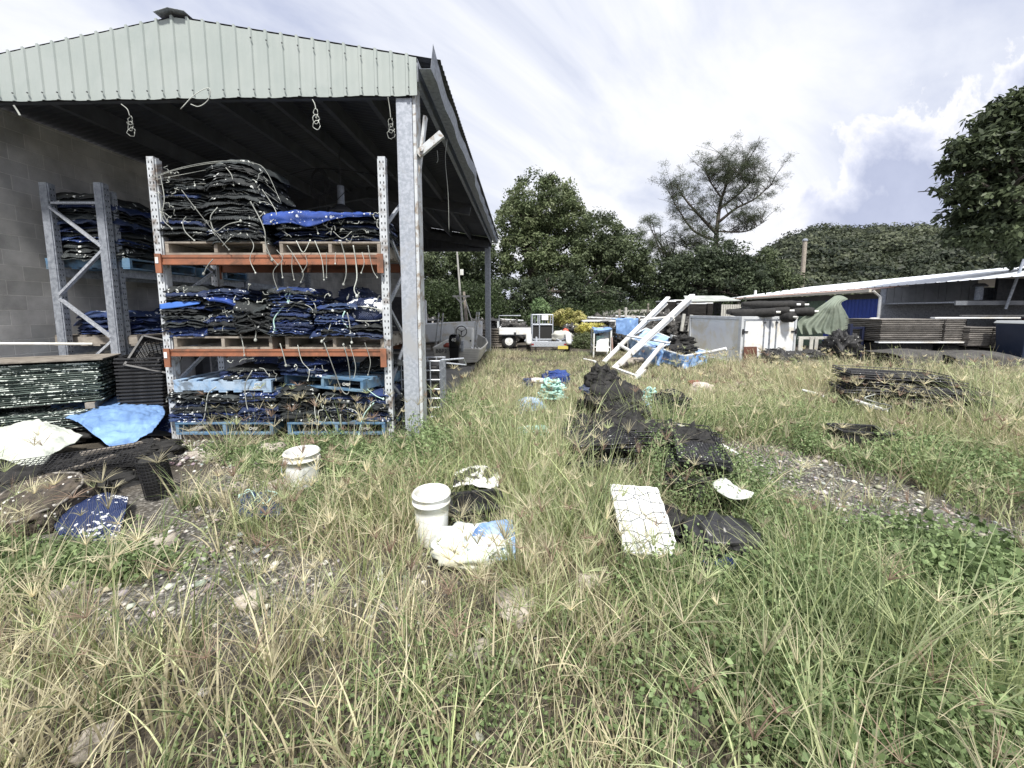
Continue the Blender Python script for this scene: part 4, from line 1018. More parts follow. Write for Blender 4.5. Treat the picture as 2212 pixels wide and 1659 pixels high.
mesh_panel(160, 1040, 1.1, .34, .45, .25, -.05, 'black grid panel lying between the white sheet and the blue tarpaulin', dz=.20)
mesh_panel(270, 1016, 1.0, .22, .16, .1, .02, 'narrow black grid panel stretching towards the rack foot', dz=.10)
mesh_panel(30, 1065, .7, .35, .1, .5, 0, 'black grid panel under the front edge of the white sheet', dz=.10)
for k, (a_, b_, w) in enumerate((((180, 1020, .20), (345, 975, .12), .07), ((130, 1050, .12), (250, 1010, .14), .05))):
    o = MB().bar(G(a_[0], a_[1], a_[2]), G(b_[0], b_[1], b_[2]), w, .03).build('timber_plank', TIMB, bevel=.003)
    tag(o, 'split grey timber plank ' + ('propped under the blue tarpaulin corner' if k == 0 else 'lying over the black grid panels'), 'plank')
# crusted round basket, rolled cylinders, crusted bags
def drum():
    r = empty('round_basket', G(108, 1118, .0), 0, 'big round crusted mesh basket lying on the weeds near the frame edge', 'basket', rx=.35)
    b = MB(); b.blob((0, 0, .13), .27, .25, .13, 60, 30, .09, 5, 2, .6); b.build('body', BARN, r, smooth=True)
    b = MB()
    for q in range(2):
        b.tube([(.27 * math.cos(a) * (1 - .02 * q), .25 * math.sin(a), .11 + .11 * q + .006 * math.sin(a * 7)) for a in np.linspace(0, 6.28, 50)], .010, 6, False)
    b.build('hoop', mat('crusted_hoop', (.30, .28, .25), .9, (.08, .07, .06), 22, 5, .4, .6), r, smooth=True)
drum()
def roll(px, py, L, rad, rot, lab, dz=.1, m=BLACKP):
    r = empty('mesh_cylinder', G(px, py, dz), 0, lab, 'mesh cylinder'); r.rotation_euler = rot
    b = MB(); n = 26; k = int(L / .028)
    for i in range(n):
        a = i / n * 6.283; b.bar((rad * math.cos(a), rad * math.sin(a), -L / 2), (rad * math.cos(a), rad * math.sin(a), L / 2), .004, .004)
    for j in range(k + 1):
        z = -L / 2 + L * j / k; b.tube([(rad * math.cos(a), rad * math.sin(a), z) for a in np.linspace(0, 6.283, 21)], .0028, 4, False)
    b.build('mesh', m, r)
    b = MB(); b.lathe([(rad * .86, -L / 2 + .01), (rad * .86, L / 2 - .01)], 20, cap1=True); b.build('lining', RUBBER, r, smooth=False)
roll(205, 1072, .40, .10, (1.1, .0, .75), 'black wire-mesh cylinder tipped over behind the crusted round basket', .08)
roll(342, 1075, .38, .10, (.12, -.05, .1), 'black wire-mesh cylinder standing in the weeds below the rack foot', .17)
sheet('mesh_bag', mat('navy_crusted_bag', (.012, .028, .11), .55, (.03, .05, .14), 5, 5, bump=.6, bscale=60, specks=(.72, .74, .78), sscale=30, sthr=.20, weave=.5, wscale=420),
      [[G(175, 1100, .10), G(225, 1096, .12), G(280, 1100, .10)], [G(150, 1125, .11), G(210, 1122, .15), G(275, 1130, .10)], [G(122, 1150, .06), G(180, 1155, .10), G(262, 1155, .05)], [G(140, 1178, .01), G(190, 1185, .02), G(245, 1182, .0)]],
      'navy mesh bag spotted with white crust lying in front of the round basket', 'mesh bag', 40, 34, .014, 12, 8, .006)
sheet('mesh_bag', N_, [[G(365, 900, .22), G(385, 905, .20)], [G(350, 925, .18), G(384, 925, .16)], [G(345, 945, .10), G(385, 950, .08)]], 'dark navy bag hanging between the tarpaulin and the rack foot', 'mesh bag', 16, 16, .01, 12, 2)
# flat blue bag with aqua strings
fb = sheet('mesh_bag', mat('slate_blue_bag', (.020, .045, .13), .5, (.05, .08, .17), 5, 6, bump=.6, bscale=50, weave=.4, wscale=420, col3=(.09, .12, .2), n3=5),
           [[G(516, 1096, .05), G(550, 1086, .06), G(585, 1086, .06), G(600, 1094, .04)], [G(514, 1106, .06), G(560, 1102, .085), G(612, 1102, .05)], [G(512, 1118, .04), G(560, 1117, .07), G(612, 1110, .03)], [G(514, 1127, .01), G(550, 1128, .03), G(598, 1120, .01)]],
           'flat slate-blue mesh bag alone in the weeds below the white bucket', 'mesh bag', 40, 30, .010, 14, 5, .006)
cord([G(517, 1104, .08), G(540, 1095, .12), G(556, 1108, .09), G(575, 1112, .085), G(590, 1100, .1), G(600, 1088, .09), G(578, 1084, .08)], .0042, CORDA, par=fb)
cord([G(538, 1122, .07), G(560, 1112, .09), G(565, 1105, .09), G(550, 1092, .10), G(520, 1102, .09)], .0036, CORDA, par=fb)
lump('dark_rag', NETK, G(563, 1110, .075), .05, .025, .012, 'small dark rag knotted on the flat slate-blue bag', 'rag', 3, .2)
# ---- buckets
def bucket(px, py, h, rt, rb, lab, handle=True, rings=(.0, .055)):
    p = G(px, py); r = empty('bucket', p, 0, lab, 'bucket'); t = rt - rb; R_ = lambda z: rb + t * z / h
    prof = [(rb * .96, .006), (rb, .012)] + [(R_(z), z) for z in np.linspace(.03, h - .075, 5)]
    for z0 in (h - .072, h - .02):
        prof += [(R_(z0) + .002, z0 - .006), (R_(z0) + .012, z0 - .004), (R_(z0) + .012, z0 + .006), (R_(z0) + .002, z0 + .008)]
    prof += [(rt, h), (rt - .005, h)] + [(R_(z) - .006, z) for z in np.linspace(h - .02, .02, 6)] + [(.001, .018)]
    MB().lathe(prof, 40).build('body', WHITEP, r, smooth=True)
    if handle:
        b = MB(); b.tube([(-(rt + .012) * math.cos(a), -.09 * math.sin(a) - .10 * math.sin(a), h - .065 - .13 * math.sin(a)) for a in np.linspace(0, math.pi, 20)], .0028, 6); b.build('handle', GALVD, r)
        b = MB()
        for s in (-1, 1): b.box(s * (rt + .008) - .012, s * (rt + .008) + .012, -.02, .02, h - .085, h - .045)
        b.build('handle_lug', WHITEP, r, bevel=.003)
    EXC.append((p.x, p.y, rt + .02, rt + .02, 0))
bucket(656, 1052, .335, .142, .128, 'white plastic bucket with wire handle standing below the blue pallets')
bucket(934, 1168, .365, .122, .104, 'tall white bucket half sunk in grass beside the crumpled white-painted box', handle=False)
# ---- middle clutter
def crate(name, m, loc, L, W, h, lab, cat, rot=(0, 0, 0), wall=.012, ribs=True, rim=True):
    r = empty(name, loc, 0, lab, cat); r.rotation_euler = rot; b = MB()
    b.box(-L / 2, L / 2, -W / 2, W / 2, 0, wall)
    for s in (-1, 1):
        b.box(s * L / 2 - wall / 2, s * L / 2 + wall / 2, -W / 2, W / 2, wall, h); b.box(-L / 2 + wall, L / 2 - wall, s * W / 2 - wall / 2, s * W / 2 + wall / 2, wall, h)
    if ribs:
        for s in (-1, 1):
            for k in range(7):
                x = -L / 2 + L * (k + .5) / 7; b.box(x - .006, x + .006, s * (W / 2 + wall / 2), s * (W / 2 + wall / 2 + .008), .02, h - .03)
                y = -W / 2 + W * (k + .5) / 7; b.box(s * (L / 2 + wall / 2), s * (L / 2 + wall / 2 + .008), y - .006, y + .006, .02, h - .03)
    b.build('body', m, r, bevel=.002 if ribs else .003)
    if rim:
        b = MB()
        for s in (-1, 1): b.box(-L / 2 - .02, L / 2 + .02, s * (W / 2 + .012) - .012, s * (W / 2 + .012) + .012, h - .02, h + .004); b.box(s * (L / 2 + .012) - .012, s * (L / 2 + .012) + .012, -W / 2 - .001, W / 2 + .001, h - .018, h + .002)
        b.build('rim', m, r, bevel=.002)
    return r
painted = mat('splashed_white_on_black', (.03, .03, .032), .5, (.80, .80, .80), 5, 6, .47, .50, bump=.3)
crate('crate', BLACKP, G(1030, 1112), .38, .28, .12, 'black crate under the white-splashed lid beside the tall bucket', 'crate', (0, 0, .2))
EXC.append((G(1030, 1112).x, G(1030, 1112).y, .24, .2, .2))
o = sheet('lid', painted, [[G(983, 1060, .16), G(1010, 1052, .18), G(1045, 1052, .19), G(1078, 1058, .17)], [G(983, 1070, .16), G(1010, 1063, .17), G(1045, 1064, .18), G(1080, 1068, .16)], [G(978, 1088, .13), G(1010, 1084, .145), G(1045, 1088, .145), G(1075, 1086, .13)]], 'buckled black lid splashed with white paint on the small crate', 'lid', 30, 20, .012, 12, 3, .008)
# white-and-blue sack
sk = lump('sack', mat('milky_plastic', (.62, .72, .74), .4, (.74, .78, .76), 4, 5, bump=.4, bscale=12, col3=(.66, .64, .52), n3=4), G(1022, 1208, .07), .25, .19, .09, 'bulging milky white plastic sack in the grass in front of the tall bucket', 'sack', 6, .14, 3, power=.8)
sheet('plastic_scrap', TARPF, [[G(1035, 1195, .17), G(1080, 1186, .18), G(1105, 1180, .17)], [G(1020, 1215, .15), G(1075, 1208, .16), G(1112, 1205, .14)], [G(1010, 1228, .06), G(1070, 1238, .04), G(1114, 1236, .04)]], 'folded blue plastic wrapped over the corner of the milky sack', 'plastic scrap', 24, 18, .008, 16, 2)
sheet('plastic_scrap', mat('teal_plastic', (.10, .30, .36), .4), [[G(985, 1210, .1), G(1010, 1206, .12), G(1032, 1212, .1)], [G(982, 1224, .05), G(1008, 1226, .06), G(1030, 1224, .05)]], 'small teal plastic scrap tucked under the milky sack', 'plastic scrap', 14, 10, .006, 20, 7)
EXC.append((G(1022, 1205).x, G(1022, 1205).y, .26, .2, 0))
# patterned white lid panel, tilted
def lid_panel():
    TL, TR, BR_, BL = at(1309, 1047, 2.86), at(1419, 1056, 2.84), at(1471, 1203, 2.34), at(1358, 1197, 2.34)
    c = (TL + TR + BR_ + BL) / 4; ex = ((TR + BR_) - (TL + BL)).normalized(); ey = ((TL + TR) - (BL + BR_)); L = ey.length / 2; ey = (ey - ex * ey.dot(ex)).normalized(); ez = ex.cross(ey)
    W = ((TR - TL).length + (BR_ - BL).length) / 2
    r = empty('plastic_tray', c, 0, 'white plastic lid with dark ribs and ring marks tilted against the black tray stack', 'lid')
    r.rotation_euler = Matrix((ex, ey, ez)).transposed().to_euler()
    b = MB(); hw, hl = W / 2, L / 2; n = 9
    # scalloped outline
    out = []
    for s, (x, y) in enumerate(((-1, -1), (1, -1), (1, 1), (-1, 1))): pass
    def edge(p, q, k, amp):
        return [(p[0] + (q[0] - p[0]) * i / k + (amp if (i // 2) % 2 else 0) * (1 if p[0] == q[0] else 0) * (1 if p[0] > 0 else -1),
                 p[1] + (q[1] - p[1]) * i / k + (amp if (i // 2) % 2 else 0) * (1 if p[1] == q[1] else 0) * (1 if p[1] > 0 else -1)) for i in range(k)]
    out = edge((-hw, -hl), (hw, -hl), 12, .006) + edge((hw, -hl), (hw, hl), 20, .006) + edge((hw, hl), (-hw, hl), 12, .006) + edge((-hw, hl), (-hw, -hl), 20, .006)
    m_ = len(out); vs = [(x, y, 0) for x, y in out] + [(x * .985, y * .99, .014) for x, y in out]
    b.add(vs, [tuple(range(m_ - 1, -1, -1)), tuple(range(m_, 2 * m_))] + [(i, (i + 1) % m_, m_ + (i + 1) % m_, m_ + i) for i in range(m_)])
    b.build('plate', WHITEP, r, bevel=.002)
    g = MB(); z = .0145; RR = lambda a, q, w=.0055: g.bar((a[0], a[1], z), (q[0], q[1], z), w, .004)
    rings = [(0, hl * .62), (0, .0), (0, -hl * .60)]
    for (x, y) in rings:
        g.tube([(x + .022 * math.cos(a), y + .022 * math.sin(a), z) for a in np.linspace(0, 6.283, 18)], .003, 5, False)
        for sx in (-1, 1):
            RR((x + sx * .022, y + .008), (x + sx * hw * .5, y + .045)); RR((x + sx * hw * .5, y + .045), (x + sx * hw * .97, y + .045))
            RR((x + sx * .022, y - .008), (x + sx * hw * .5, y - .045)); RR((x + sx * hw * .5, y - .045), (x + sx * hw * .97, y - .045))
        RR((x, y + .022), (x, min(y + .09, hl * .97))); RR((x, y - .022), (x, max(y - .09, -hl * .97)))
    for sx in (-1, 1): RR((sx * hw * .5, -hl * .97), (sx * hw * .5, hl * .97), .004); RR((sx * hw * .86, -hl * .97), (sx * hw * .86, hl * .97), .004)
    g.build('rib_lines', mat('dark_rib', (.10, .11, .13), .6), r)
    g = MB()
    for sx in (-1, 1): g.box(sx * hw * .9 - .006, sx * hw * .9 + .006, -hl * .96, hl * .96, -.05, -.001)
    g.box(-hw * .9, hw * .9, -hl * .96 - .006, -hl * .96 + .006, -.05, -.002); g.build('skirt', WHITEP, r)
    EXC.append((c.x, c.y, .25, .34, 0))
    lump('net_heap', NETK, (c.x + .16, c.y + .16, .07), .2, .22, .09, 'black netting bunched up under the tilted white lid', 'net heap', 14, .2, 3)
lid_panel()
# black sack with white rag
lump('sack', mat('black_sheeting', (.014, .014, .016), .35, (.035, .035, .038), 4, 4, bump=.6, bscale=14), G(1552, 1195, .10), .22, .19, .11, 'shiny black plastic sack in the grass next to the tilted white lid', 'sack', 16, .16, 3.5, power=.8)
sheet('rag', SHEETW, [[G(1535, 1120, .31), G(1560, 1116, .33), G(1580, 1130, .31), G(1600, 1140, .29)], [G(1536, 1132, .31), G(1562, 1140, .32), G(1590, 1148, .31), G(1622, 1145, .29)], [G(1545, 1140, .29), G(1572, 1156, .28), G(1600, 1158, .27), G(1618, 1153, .27)]], 'crumpled white rag thrown on the shiny black sack', 'rag', 26, 16, .006, 18, 5)
sheet('mesh_bag', N_, [[G(1505, 1190, .12), G(1560, 1200, .14), G(1610, 1200, .12)], [G(1510, 1230, .05), G(1565, 1235, .08), G(1612, 1235, .06)], [G(1530, 1250, .0), G(1570, 1256, .01), G(1605, 1258, .0)]], 'navy mesh bag sticking out below the shiny black sack', 'mesh bag', 20, 16, .012, 12, 3)
EXC.append((G(1552, 1195).x, G(1552, 1195).y, .32, .30, 0))
# stack of black trays under the grass and the long grid tray
MT = []
def mesh_tray(L, W, h, m=BLACKP, cell=.04, seed=0):
    b = MB(); n = int(L / cell); k = int(W / cell); rr = random.Random(seed)
    for i in range(n + 1): b.bar((-L / 2 + L * i / n, -W / 2, .004), (-L / 2 + L * i / n, W / 2, .004), .006, .004)
    for i in range(k + 1): b.bar((-L / 2, -W / 2 + W * i / k, .007), (L / 2, -W / 2 + W * i / k, .007), .006, .004)
    for s in (-1, 1):
        for z in (.006, h): b.tube([(-L / 2 + L * q / 8, s * W / 2 + .004 * mn.noise(Vector((q, seed, z * 50))), z + .006 * mn.noise(Vector((q * .7, seed + 3, s)))) for q in range(9)], .0065, 5); b.bar((s * L / 2, -W / 2, z), (s * L / 2, W / 2, z), .011)
        for i in range(0, n + 1, 2): b.bar((-L / 2 + L * i / n, s * W / 2, 0), (-L / 2 + L * i / n, s * W / 2, h), .005)
        for i in range(0, k + 1, 2): b.bar((s * L / 2, -W / 2 + W * i / k, 0), (s * L / 2, -W / 2 + W * i / k, h), .005)
    b.box(-L / 2 + .01, L / 2 - .01, -W / 2 + .01, W / 2 - .01, .0005, .0025)
    return b
MTR = [mesh_tray(1.0, .6, .045, seed=s).build('mesh_tray', mat('black_tray', (.014, .014, .016), .55, (.04, .04, .045), 12, 4, bump=.3, specks=(.55, .56, .55), sscale=30, sthr=.10)) for s in range(3)]
for t in MTR: COL.objects.unlink(t)
def mtray_stack(px, py, n, rz_, lab, grp, z0=.02, dz=.046, tilt=(0, 0), jit=.05, sc=(1, 1), dx=0, dy=0, seed=0, cat='tray', name='mesh_tray'):
    p = G(px, py); r = random.Random(seed + n)
    for k in range(n):
        o = MTR[r.randrange(3)].copy(); o.name = name; COL.objects.link(o); o.location = (p.x + dx * k + r.gauss(0, jit), p.y + dy * k + r.gauss(0, jit), z0 + dz * k); o.scale = (*sc, 1)
        o.rotation_euler = (tilt[0] + r.gauss(0, .03), tilt[1] + r.gauss(0, .03), rz_ + r.gauss(0, .09)); tag(o, lab, cat, grp)
    return p
mtray_stack(1290, 1010, 8, .15, 'black grid tray in the sunken stack behind the tilted white lid', 'black grid trays behind the tilted lid', sc=(.62, .75))
mtray_stack(1385, 985, 7, -.1, 'black grid tray in the stack between the lid and the light blue scrap', 'black grid trays between lid and light blue scrap', sc=(.62, .8))
mtray_stack(1498, 1030, 8, 1.2, 'black grid tray in the long stack sloping down to the shiny black sack', 'sloping black grid trays', z0=.03, tilt=(0, .09), sc=(1.25, .62))
EXC.append((G(1290, 1010).x, G(1290, 1010).y, .3, .22, .15)); EXC.append((G(1385, 985).x, G(1385, 985).y, .3, .24, 0)); EXC.append((G(1498, 1030).x, G(1498, 1030).y, .58, .2, 1.2))
b = MB(); b.bar(G(1452, 962, .30), G(1482, 975, .29), .05, .008); tag(b.build('label_strip', WHITEP), 'short white plastic strip on the sloping black grid trays', 'strip')
b = MB(); b.bar(G(1540, 965, .12), G(1598, 992, .06), .045, .02); tag(b.build('pvc_strip', WHITEP), 'white plastic batten lying beside the sloping black grid trays', 'batten')
# central tall mound of black net with a coil on top
lump('net_heap', NETK, G(1322, 915, .22), .40, .36, .32, 'tall dark mound of netting in the middle of the yard', 'net heap', 21, .2, 2.5)
lump('net_bundle', NETK, G(1300, 905, .50), .23, .23, .25, 'rounded dark net bundle on top of the middle mound', 'net bundle', 22, .24, 2.6, power=1)
lump('mesh_bag', mat('grey_blue_mesh', (.07, .09, .16), .7, (.12, .15, .24), 8, 5, bump=.5, weave=.5, wscale=250), G(1283, 905, .42), .20, .16, .07, 'grey-blue mesh bag squeezed into the side of the middle mound', 'mesh bag', 23, .15)
lump('net_heap', NETK, G(1345, 935, .14), .30, .30, .22, 'lower shoulder of black netting against the middle mound', 'net heap', 25, .22, 3)
EXC.append((G(1312, 915).x, G(1312, 915).y, .3, .3, 0))
for k, (px, py, rx, ry, rz_) in enumerate(((1275, 965, .30, .26, .22), (1345, 975, .34, .28, .26), (1425, 985, .30, .26, .22), (1475, 1010, .26, .24, .24), (1515, 1055, .24, .22, .20), (1540, 1100, .20, .18, .16), (1235, 985, .2, .2, .12))):
    lump('net_heap', NETK, G(px, py, rz_ * .55), rx, ry, rz_, ['sprawling black net heap at the foot of the middle mound', 'black net heap over the sunken trays behind the white lid', 'black net heap between sunken trays and the sloping trays', 'black net heap on the upper end of the sloping trays', 'black net heap halfway down the sloping trays', 'small black net heap just above the white rag', 'small outlying black net heap beside the sunken trays'][k], 'net heap', 200 + k, .24, 3.2)
crate('bin', BLACKP, G(1447, 905), .34, .40, .34, 'open black bin standing by the small aqua rope coil', 'bin', (0, 0, .25), ribs=False)
lump('net_bundle', NETK, G(1447, 905, .34), .15, .18, .09, 'wad of black net stuffed in the open black bin', 'net bundle', 31, .2)
EXC.append((G(1447, 905).x, G(1447, 905).y, .28, .28, 0))
def rope_pile(px, py, n, rx, ry, h, r, lab, seed, m=ROPE, flat=False, z0=.02, cat='rope'):
    c = G(px, py); rr = random.Random(seed); pts = []; N = n * 12
    for i in range(N):
        t = i / N; a = i / 12 * 6.283 + rr.gauss(0, .12); q = rr.uniform(.55, 1.0) if not flat else rr.uniform(.8, 1)
        zz = z0 + h * t * (1 - .4 * q) + rr.gauss(0, r * .7)
        if flat: pts.append((c.x + rx * (math.cos(a)) * q, c.y + ry * math.sin(a) * q, zz))
        else:
            ox = rr.gauss(0, rx * .12); pts.append((c.x + ox + rx * q * math.cos(a) * (1 - .3 * t), c.y + ry * q * math.sin(a) * (1 - .3 * t), max(zz, z0)))
    b = MB(); P = spline(pts, N * 3); b.tube(P, [r * (1 + .16 * math.sin(i * 1.9)) for i in range(len(P))], 7)
    o = b.build('rope_coil', m, smooth=True); EXC.append((c.x, c.y, rx * .9, ry * .9, 0)); return tag(o, lab, cat)
rope_pile(1192, 872, 14, .24, .26, .46, .017, 'heaped aqua mooring rope beside the blue net', 3, z0=.10)
rope_pile(1402, 880, 7, .14, .14, .34, .016, 'small aqua rope coil on the black bin side of the mound', 5, z0=.08)
rope_pile(1152, 950, 8, .25, .16, .12, .015, 'flat aqua rope coil drooping in the near grass', 7, flat=True, z0=.06)
rope_pile(1140, 838, 9, .13, .18, .20, .018, 'tangle of dark navy rope next to the white float', 9, m=mat('navy_rope', (.03, .045, .12), .8, (.07, .09, .18), 20, bump=1, bscale=100), z0=.05)
lump('net_heap', NETB, G(1200, 835, .14), .30, .26, .20, 'rounded heap of bright blue net behind the aqua rope', 'net heap', 41, .16, 3, power=.9)
lump('float', WHITEP, G(1162, 850, .24), .145, .07, .055, 'long white float lying on the navy rope tangle', 'float', 42, .04, power=.8, rot=(0, .1, .3))
EXC.append((G(1192, 850).x, G(1192, 850).y, .34, .4, 0))
sheet('plastic_scrap', TARPF, [[G(1120, 886, .20), G(1145, 884, .22), G(1170, 890, .2)], [G(1118, 900, .14), G(1150, 898, .16), G(1182, 902, .13)], [G(1125, 908, .06), G(1150, 908, .06), G(1172, 906, .06)]], 'crumpled light blue plastic between the two aqua rope coils', 'plastic scrap', 24, 18, .02, 10, 9)
sheet('plastic_scrap', TARPF, [[G(1345, 880, .24), G(1372, 878, .22), G(1390, 890, .22)], [G(1352, 900, .2), G(1380, 905, .22), G(1405, 905, .2)], [G(1362, 918, .10), G(1385, 925, .12), G(1412, 925, .10)]], 'torn light blue plastic below the small aqua rope coil', 'plastic scrap', 24, 18, .022, 9, 4)
b = MB(); b.bar(G(1235, 905, .12), G(1325, 912, .12), .03, .02); tag(b.build('batten', WHITEP), 'thin white batten lying between the rope heap and the mound', 'batten')
b = MB(); b.bar(G(1140, 912, .10), G(1190, 902, .12), .18, .03); tag(b.build('timber_plank', TIMB), 'dark short plank under the crumpled light blue plastic', 'plank')
# ---- right-hand tray bundle with white straps
p = mtray_stack(1905, 890, 12, -.35, 'black grid tray in the broad strapped stack amid the tall weeds', 'strapped black grid trays', dz=.05, sc=(1.2, 1.1), z0=.06, dx=.012)
mtray_stack(2010, 912, 9, -.35, 'black grid tray in the lower end of the strapped stack', 'lower strapped black grid trays', dz=.05, sc=(.95, .85), z0=.05, dx=.005)
EXC.append((p.x, p.y, .66, .45, -.42)); EXC.append((G(2010, 912).x, G(2010, 912).y, .45, .3, -.35))
for k, px in enumerate((1962, 2010, 2056, 2092)):
    q = G(px, 905); q2 = at(px - 4, 862 + (px - 1962) * .16, q.y - .02)
    b = MB(); b.bar((q.x, q.y - .06, .18), (q2.x, q2.y - .06, q2.z), .03, .006, up=(0, 1, 0)); tag(b.build('strap', SHEETW), ['first', 'second', 'third', 'fourth'][k] + ' pale strap along the strapped tray stack, counted from its taller end', 'strap')
cord([at(1880, 880, 4.9), at(1862, 895, 4.85), at(1900, 905, 4.8), at(1915, 925, 4.8), at(1875, 930, 4.8), at(1900, 915, 4.75)], .006, CORD, par=False) if False else None
b = MB(); b.tube(spline([at(1890, 852, 4.85), at(1868, 860, 4.8), at(1895, 870, 4.78), at(1925, 878, 4.78), at(1905, 886, 4.78), at(1876, 876, 4.78), at(1912, 872, 4.78)], 40), .007, 6); tag(b.build('rope_loop', CORD, smooth=True), 'pale rope loops tied round the taller end of the strapped trays', 'rope')
for k, (a_, c_) in enumerate((((1843, 905), (1912, 925)), ((1732, 876), (1776, 888)))):
    b = MB(); b.tube([G(*a_, .28), G(*c_, .24)], .022, 10); tag(b.build('pipe', WHITEP), 'white pipe ' + ('resting on the black crate in front of the strapped trays' if k == 0 else 'half hidden in grass beside the strapped trays'), 'pipe')
crate('crate', BLACKP, G(1850, 975), .45, .3, .24, 'black crate sunk in the grass under the white pipe', 'crate', (0, 0, -.2)); EXC.append((G(1850, 975).x, G(1850, 975).y, .28, .2, 0))
lump('stone', mat('pinkish_stone', (.62, .56, .54), .85, (.45, .36, .34), 5, 6, bump=.6, bscale=12), G(1515, 852, .10), .20, .13, .12, 'big pinkish-white rock on the grass before the blue tarped bin', 'rock', 5, .15, 2)
lump('red_rag', mat('rust_red_cloth', (.22, .08, .06), .9), G(1500, 842, .12), .12, .09, .05, 'rusty red rag tucked behind the pinkish rock', 'rag', 2, .2)
b = MB(); b.bar(G(1752, 832, .12), G(1812, 836, .12), .10, .03); tag(b.build('timber_plank', TIMBL), 'pale plank lying in the weeds before the black crate heap', 'plank')
# ---- stones
for k, (px, py, r, lab) in enumerate(((585, 985, .12, 'largest pale boulder at the foot of the rack beside the white bucket'), (455, 992, .10, 'tan rock at the foot of the rack with gravel around it'), (500, 990, .045, 'small bright stone between the two rocks at the rack foot'), (420, 985, .05, 'brown stone nearest the rack foot'),
                                  (600, 1062, .09, 'pale rounded stone just below the white bucket'), (510, 1068, .08, 'half buried tan stone above the flat slate-blue bag'), (470, 1085, .05, 'small brown stone beside the half buried one'), (775, 995, .08, 'rough grey stone between bucket and galvanised post'),
                                  (880, 1060, .05, 'small brown stone near the tall bucket'), (350, 1190, .085, 'long pale stone on the gravel patch'), (145, 1300, .085, 'flat pale stone at the weedy end of the gravel patch'), (195, 1275, .06, 'grey-white stone beside the flat pale stone'),
                                  (545, 1300, .07, 'pale stone under the big seed heads'), (205, 1620, .06, 'pinkish pointed stone at the bottom edge'), (1115, 1330, .11, 'brownish boulder sunk in the grass below the milky sack'), (1270, 1265, .06, 'small grey stone hidden in grass below the tilted lid'),
                                  (1040, 1430, .06, 'pale stone in the long grass near the bottom'), (1700, 1110, .07, 'flat grey stone at the edge of the gravel track'), (1960, 1190, .08, 'pale flat stone on the gravel track'), (1600, 835, .09, 'white rock by the rusty plate of the container'),
                                  (890, 935, .05, 'small pale stone against the galvanised post'), (1530, 1290, .05, 'tiny pale stone in front of the navy bag'))):
    lump('stone', STONE, G(px, py, r * .25), r * ru(1.0, 1.4), r * ru(.8, 1.1), r * ru(.5, .75), lab, 'rock', k + 50, .2, 2.2, power=.8, nu=22, nv=14, rot=(0, 0, ru(0, 3)))
sheet('paper_scrap', WHITEP, [[G(812, 1240, .03), G(828, 1236, .05)], [G(812, 1256, .01), G(826, 1254, .01)]], 'torn white scrap on the dark soil near the middle', 'scrap', 8, 8, .006, 30, 1)
# wire cage behind the post
def cage():
    x0, x1, y0, y1, z0, z1 = -1.75, -.97, 5.30, 5.75, .03, .92
    r = empty('wire_cage', ((x0 + x1) / 2, (y0 + y1) / 2, 0), 0, 'black container in a galvanised wire cage behind the post', 'caged container')
    P = lambda x, y, z: Vector((x - (x0 + x1) / 2, y - (y0 + y1) / 2, z))
    b = MB(); b.box(x0 + .03 - (x0 + x1) / 2, x1 - .03 - (x0 + x1) / 2, y0 + .03 - (y0 + y1) / 2, y1 - .03 - (y0 + y1) / 2, .06, z1 - .06); b.build('tank', BLACKP, r, bevel=.03)
    b = MB()
    for k in range(8):
        z = z0 + (z1 - z0) * k / 7
        b.tube([P(x0, y0, z), P(x1, y0, z), P(x1, y1, z), P(x0, y1, z), P(x0, y0, z)], .010, 6)
    for s in range(7):
        t = s / 6
        for a_, c_ in (((x0 + (x1 - x0) * t, y0),) * 2, ((x0 + (x1 - x0) * t, y1),) * 2, ((x0, y0 + (y1 - y0) * t),) * 2, ((x1, y0 + (y1 - y0) * t),) * 2): b.tube([P(*a_, z0), P(*c_, z1)], .009, 6)
    b.build('cage', GALV, r)
    b = MB(); b.tube([P(x1, y0 + .1, z1), P(x1 + .28, y0 + .3, z1 + .0), P(x1 + .30, y0 + .5, z1 - .12), P(x1, y0 + .55, z1 - .1)], .012, 6); b.build('bent_bracket', GALV, r)
cage()
lump('net_bundle', NETB, (-.62, 6.0, .10), .13, .2, .08, 'scrap of bright blue net on the concrete behind the wire cage', 'net bundle', 61, .3, 4)
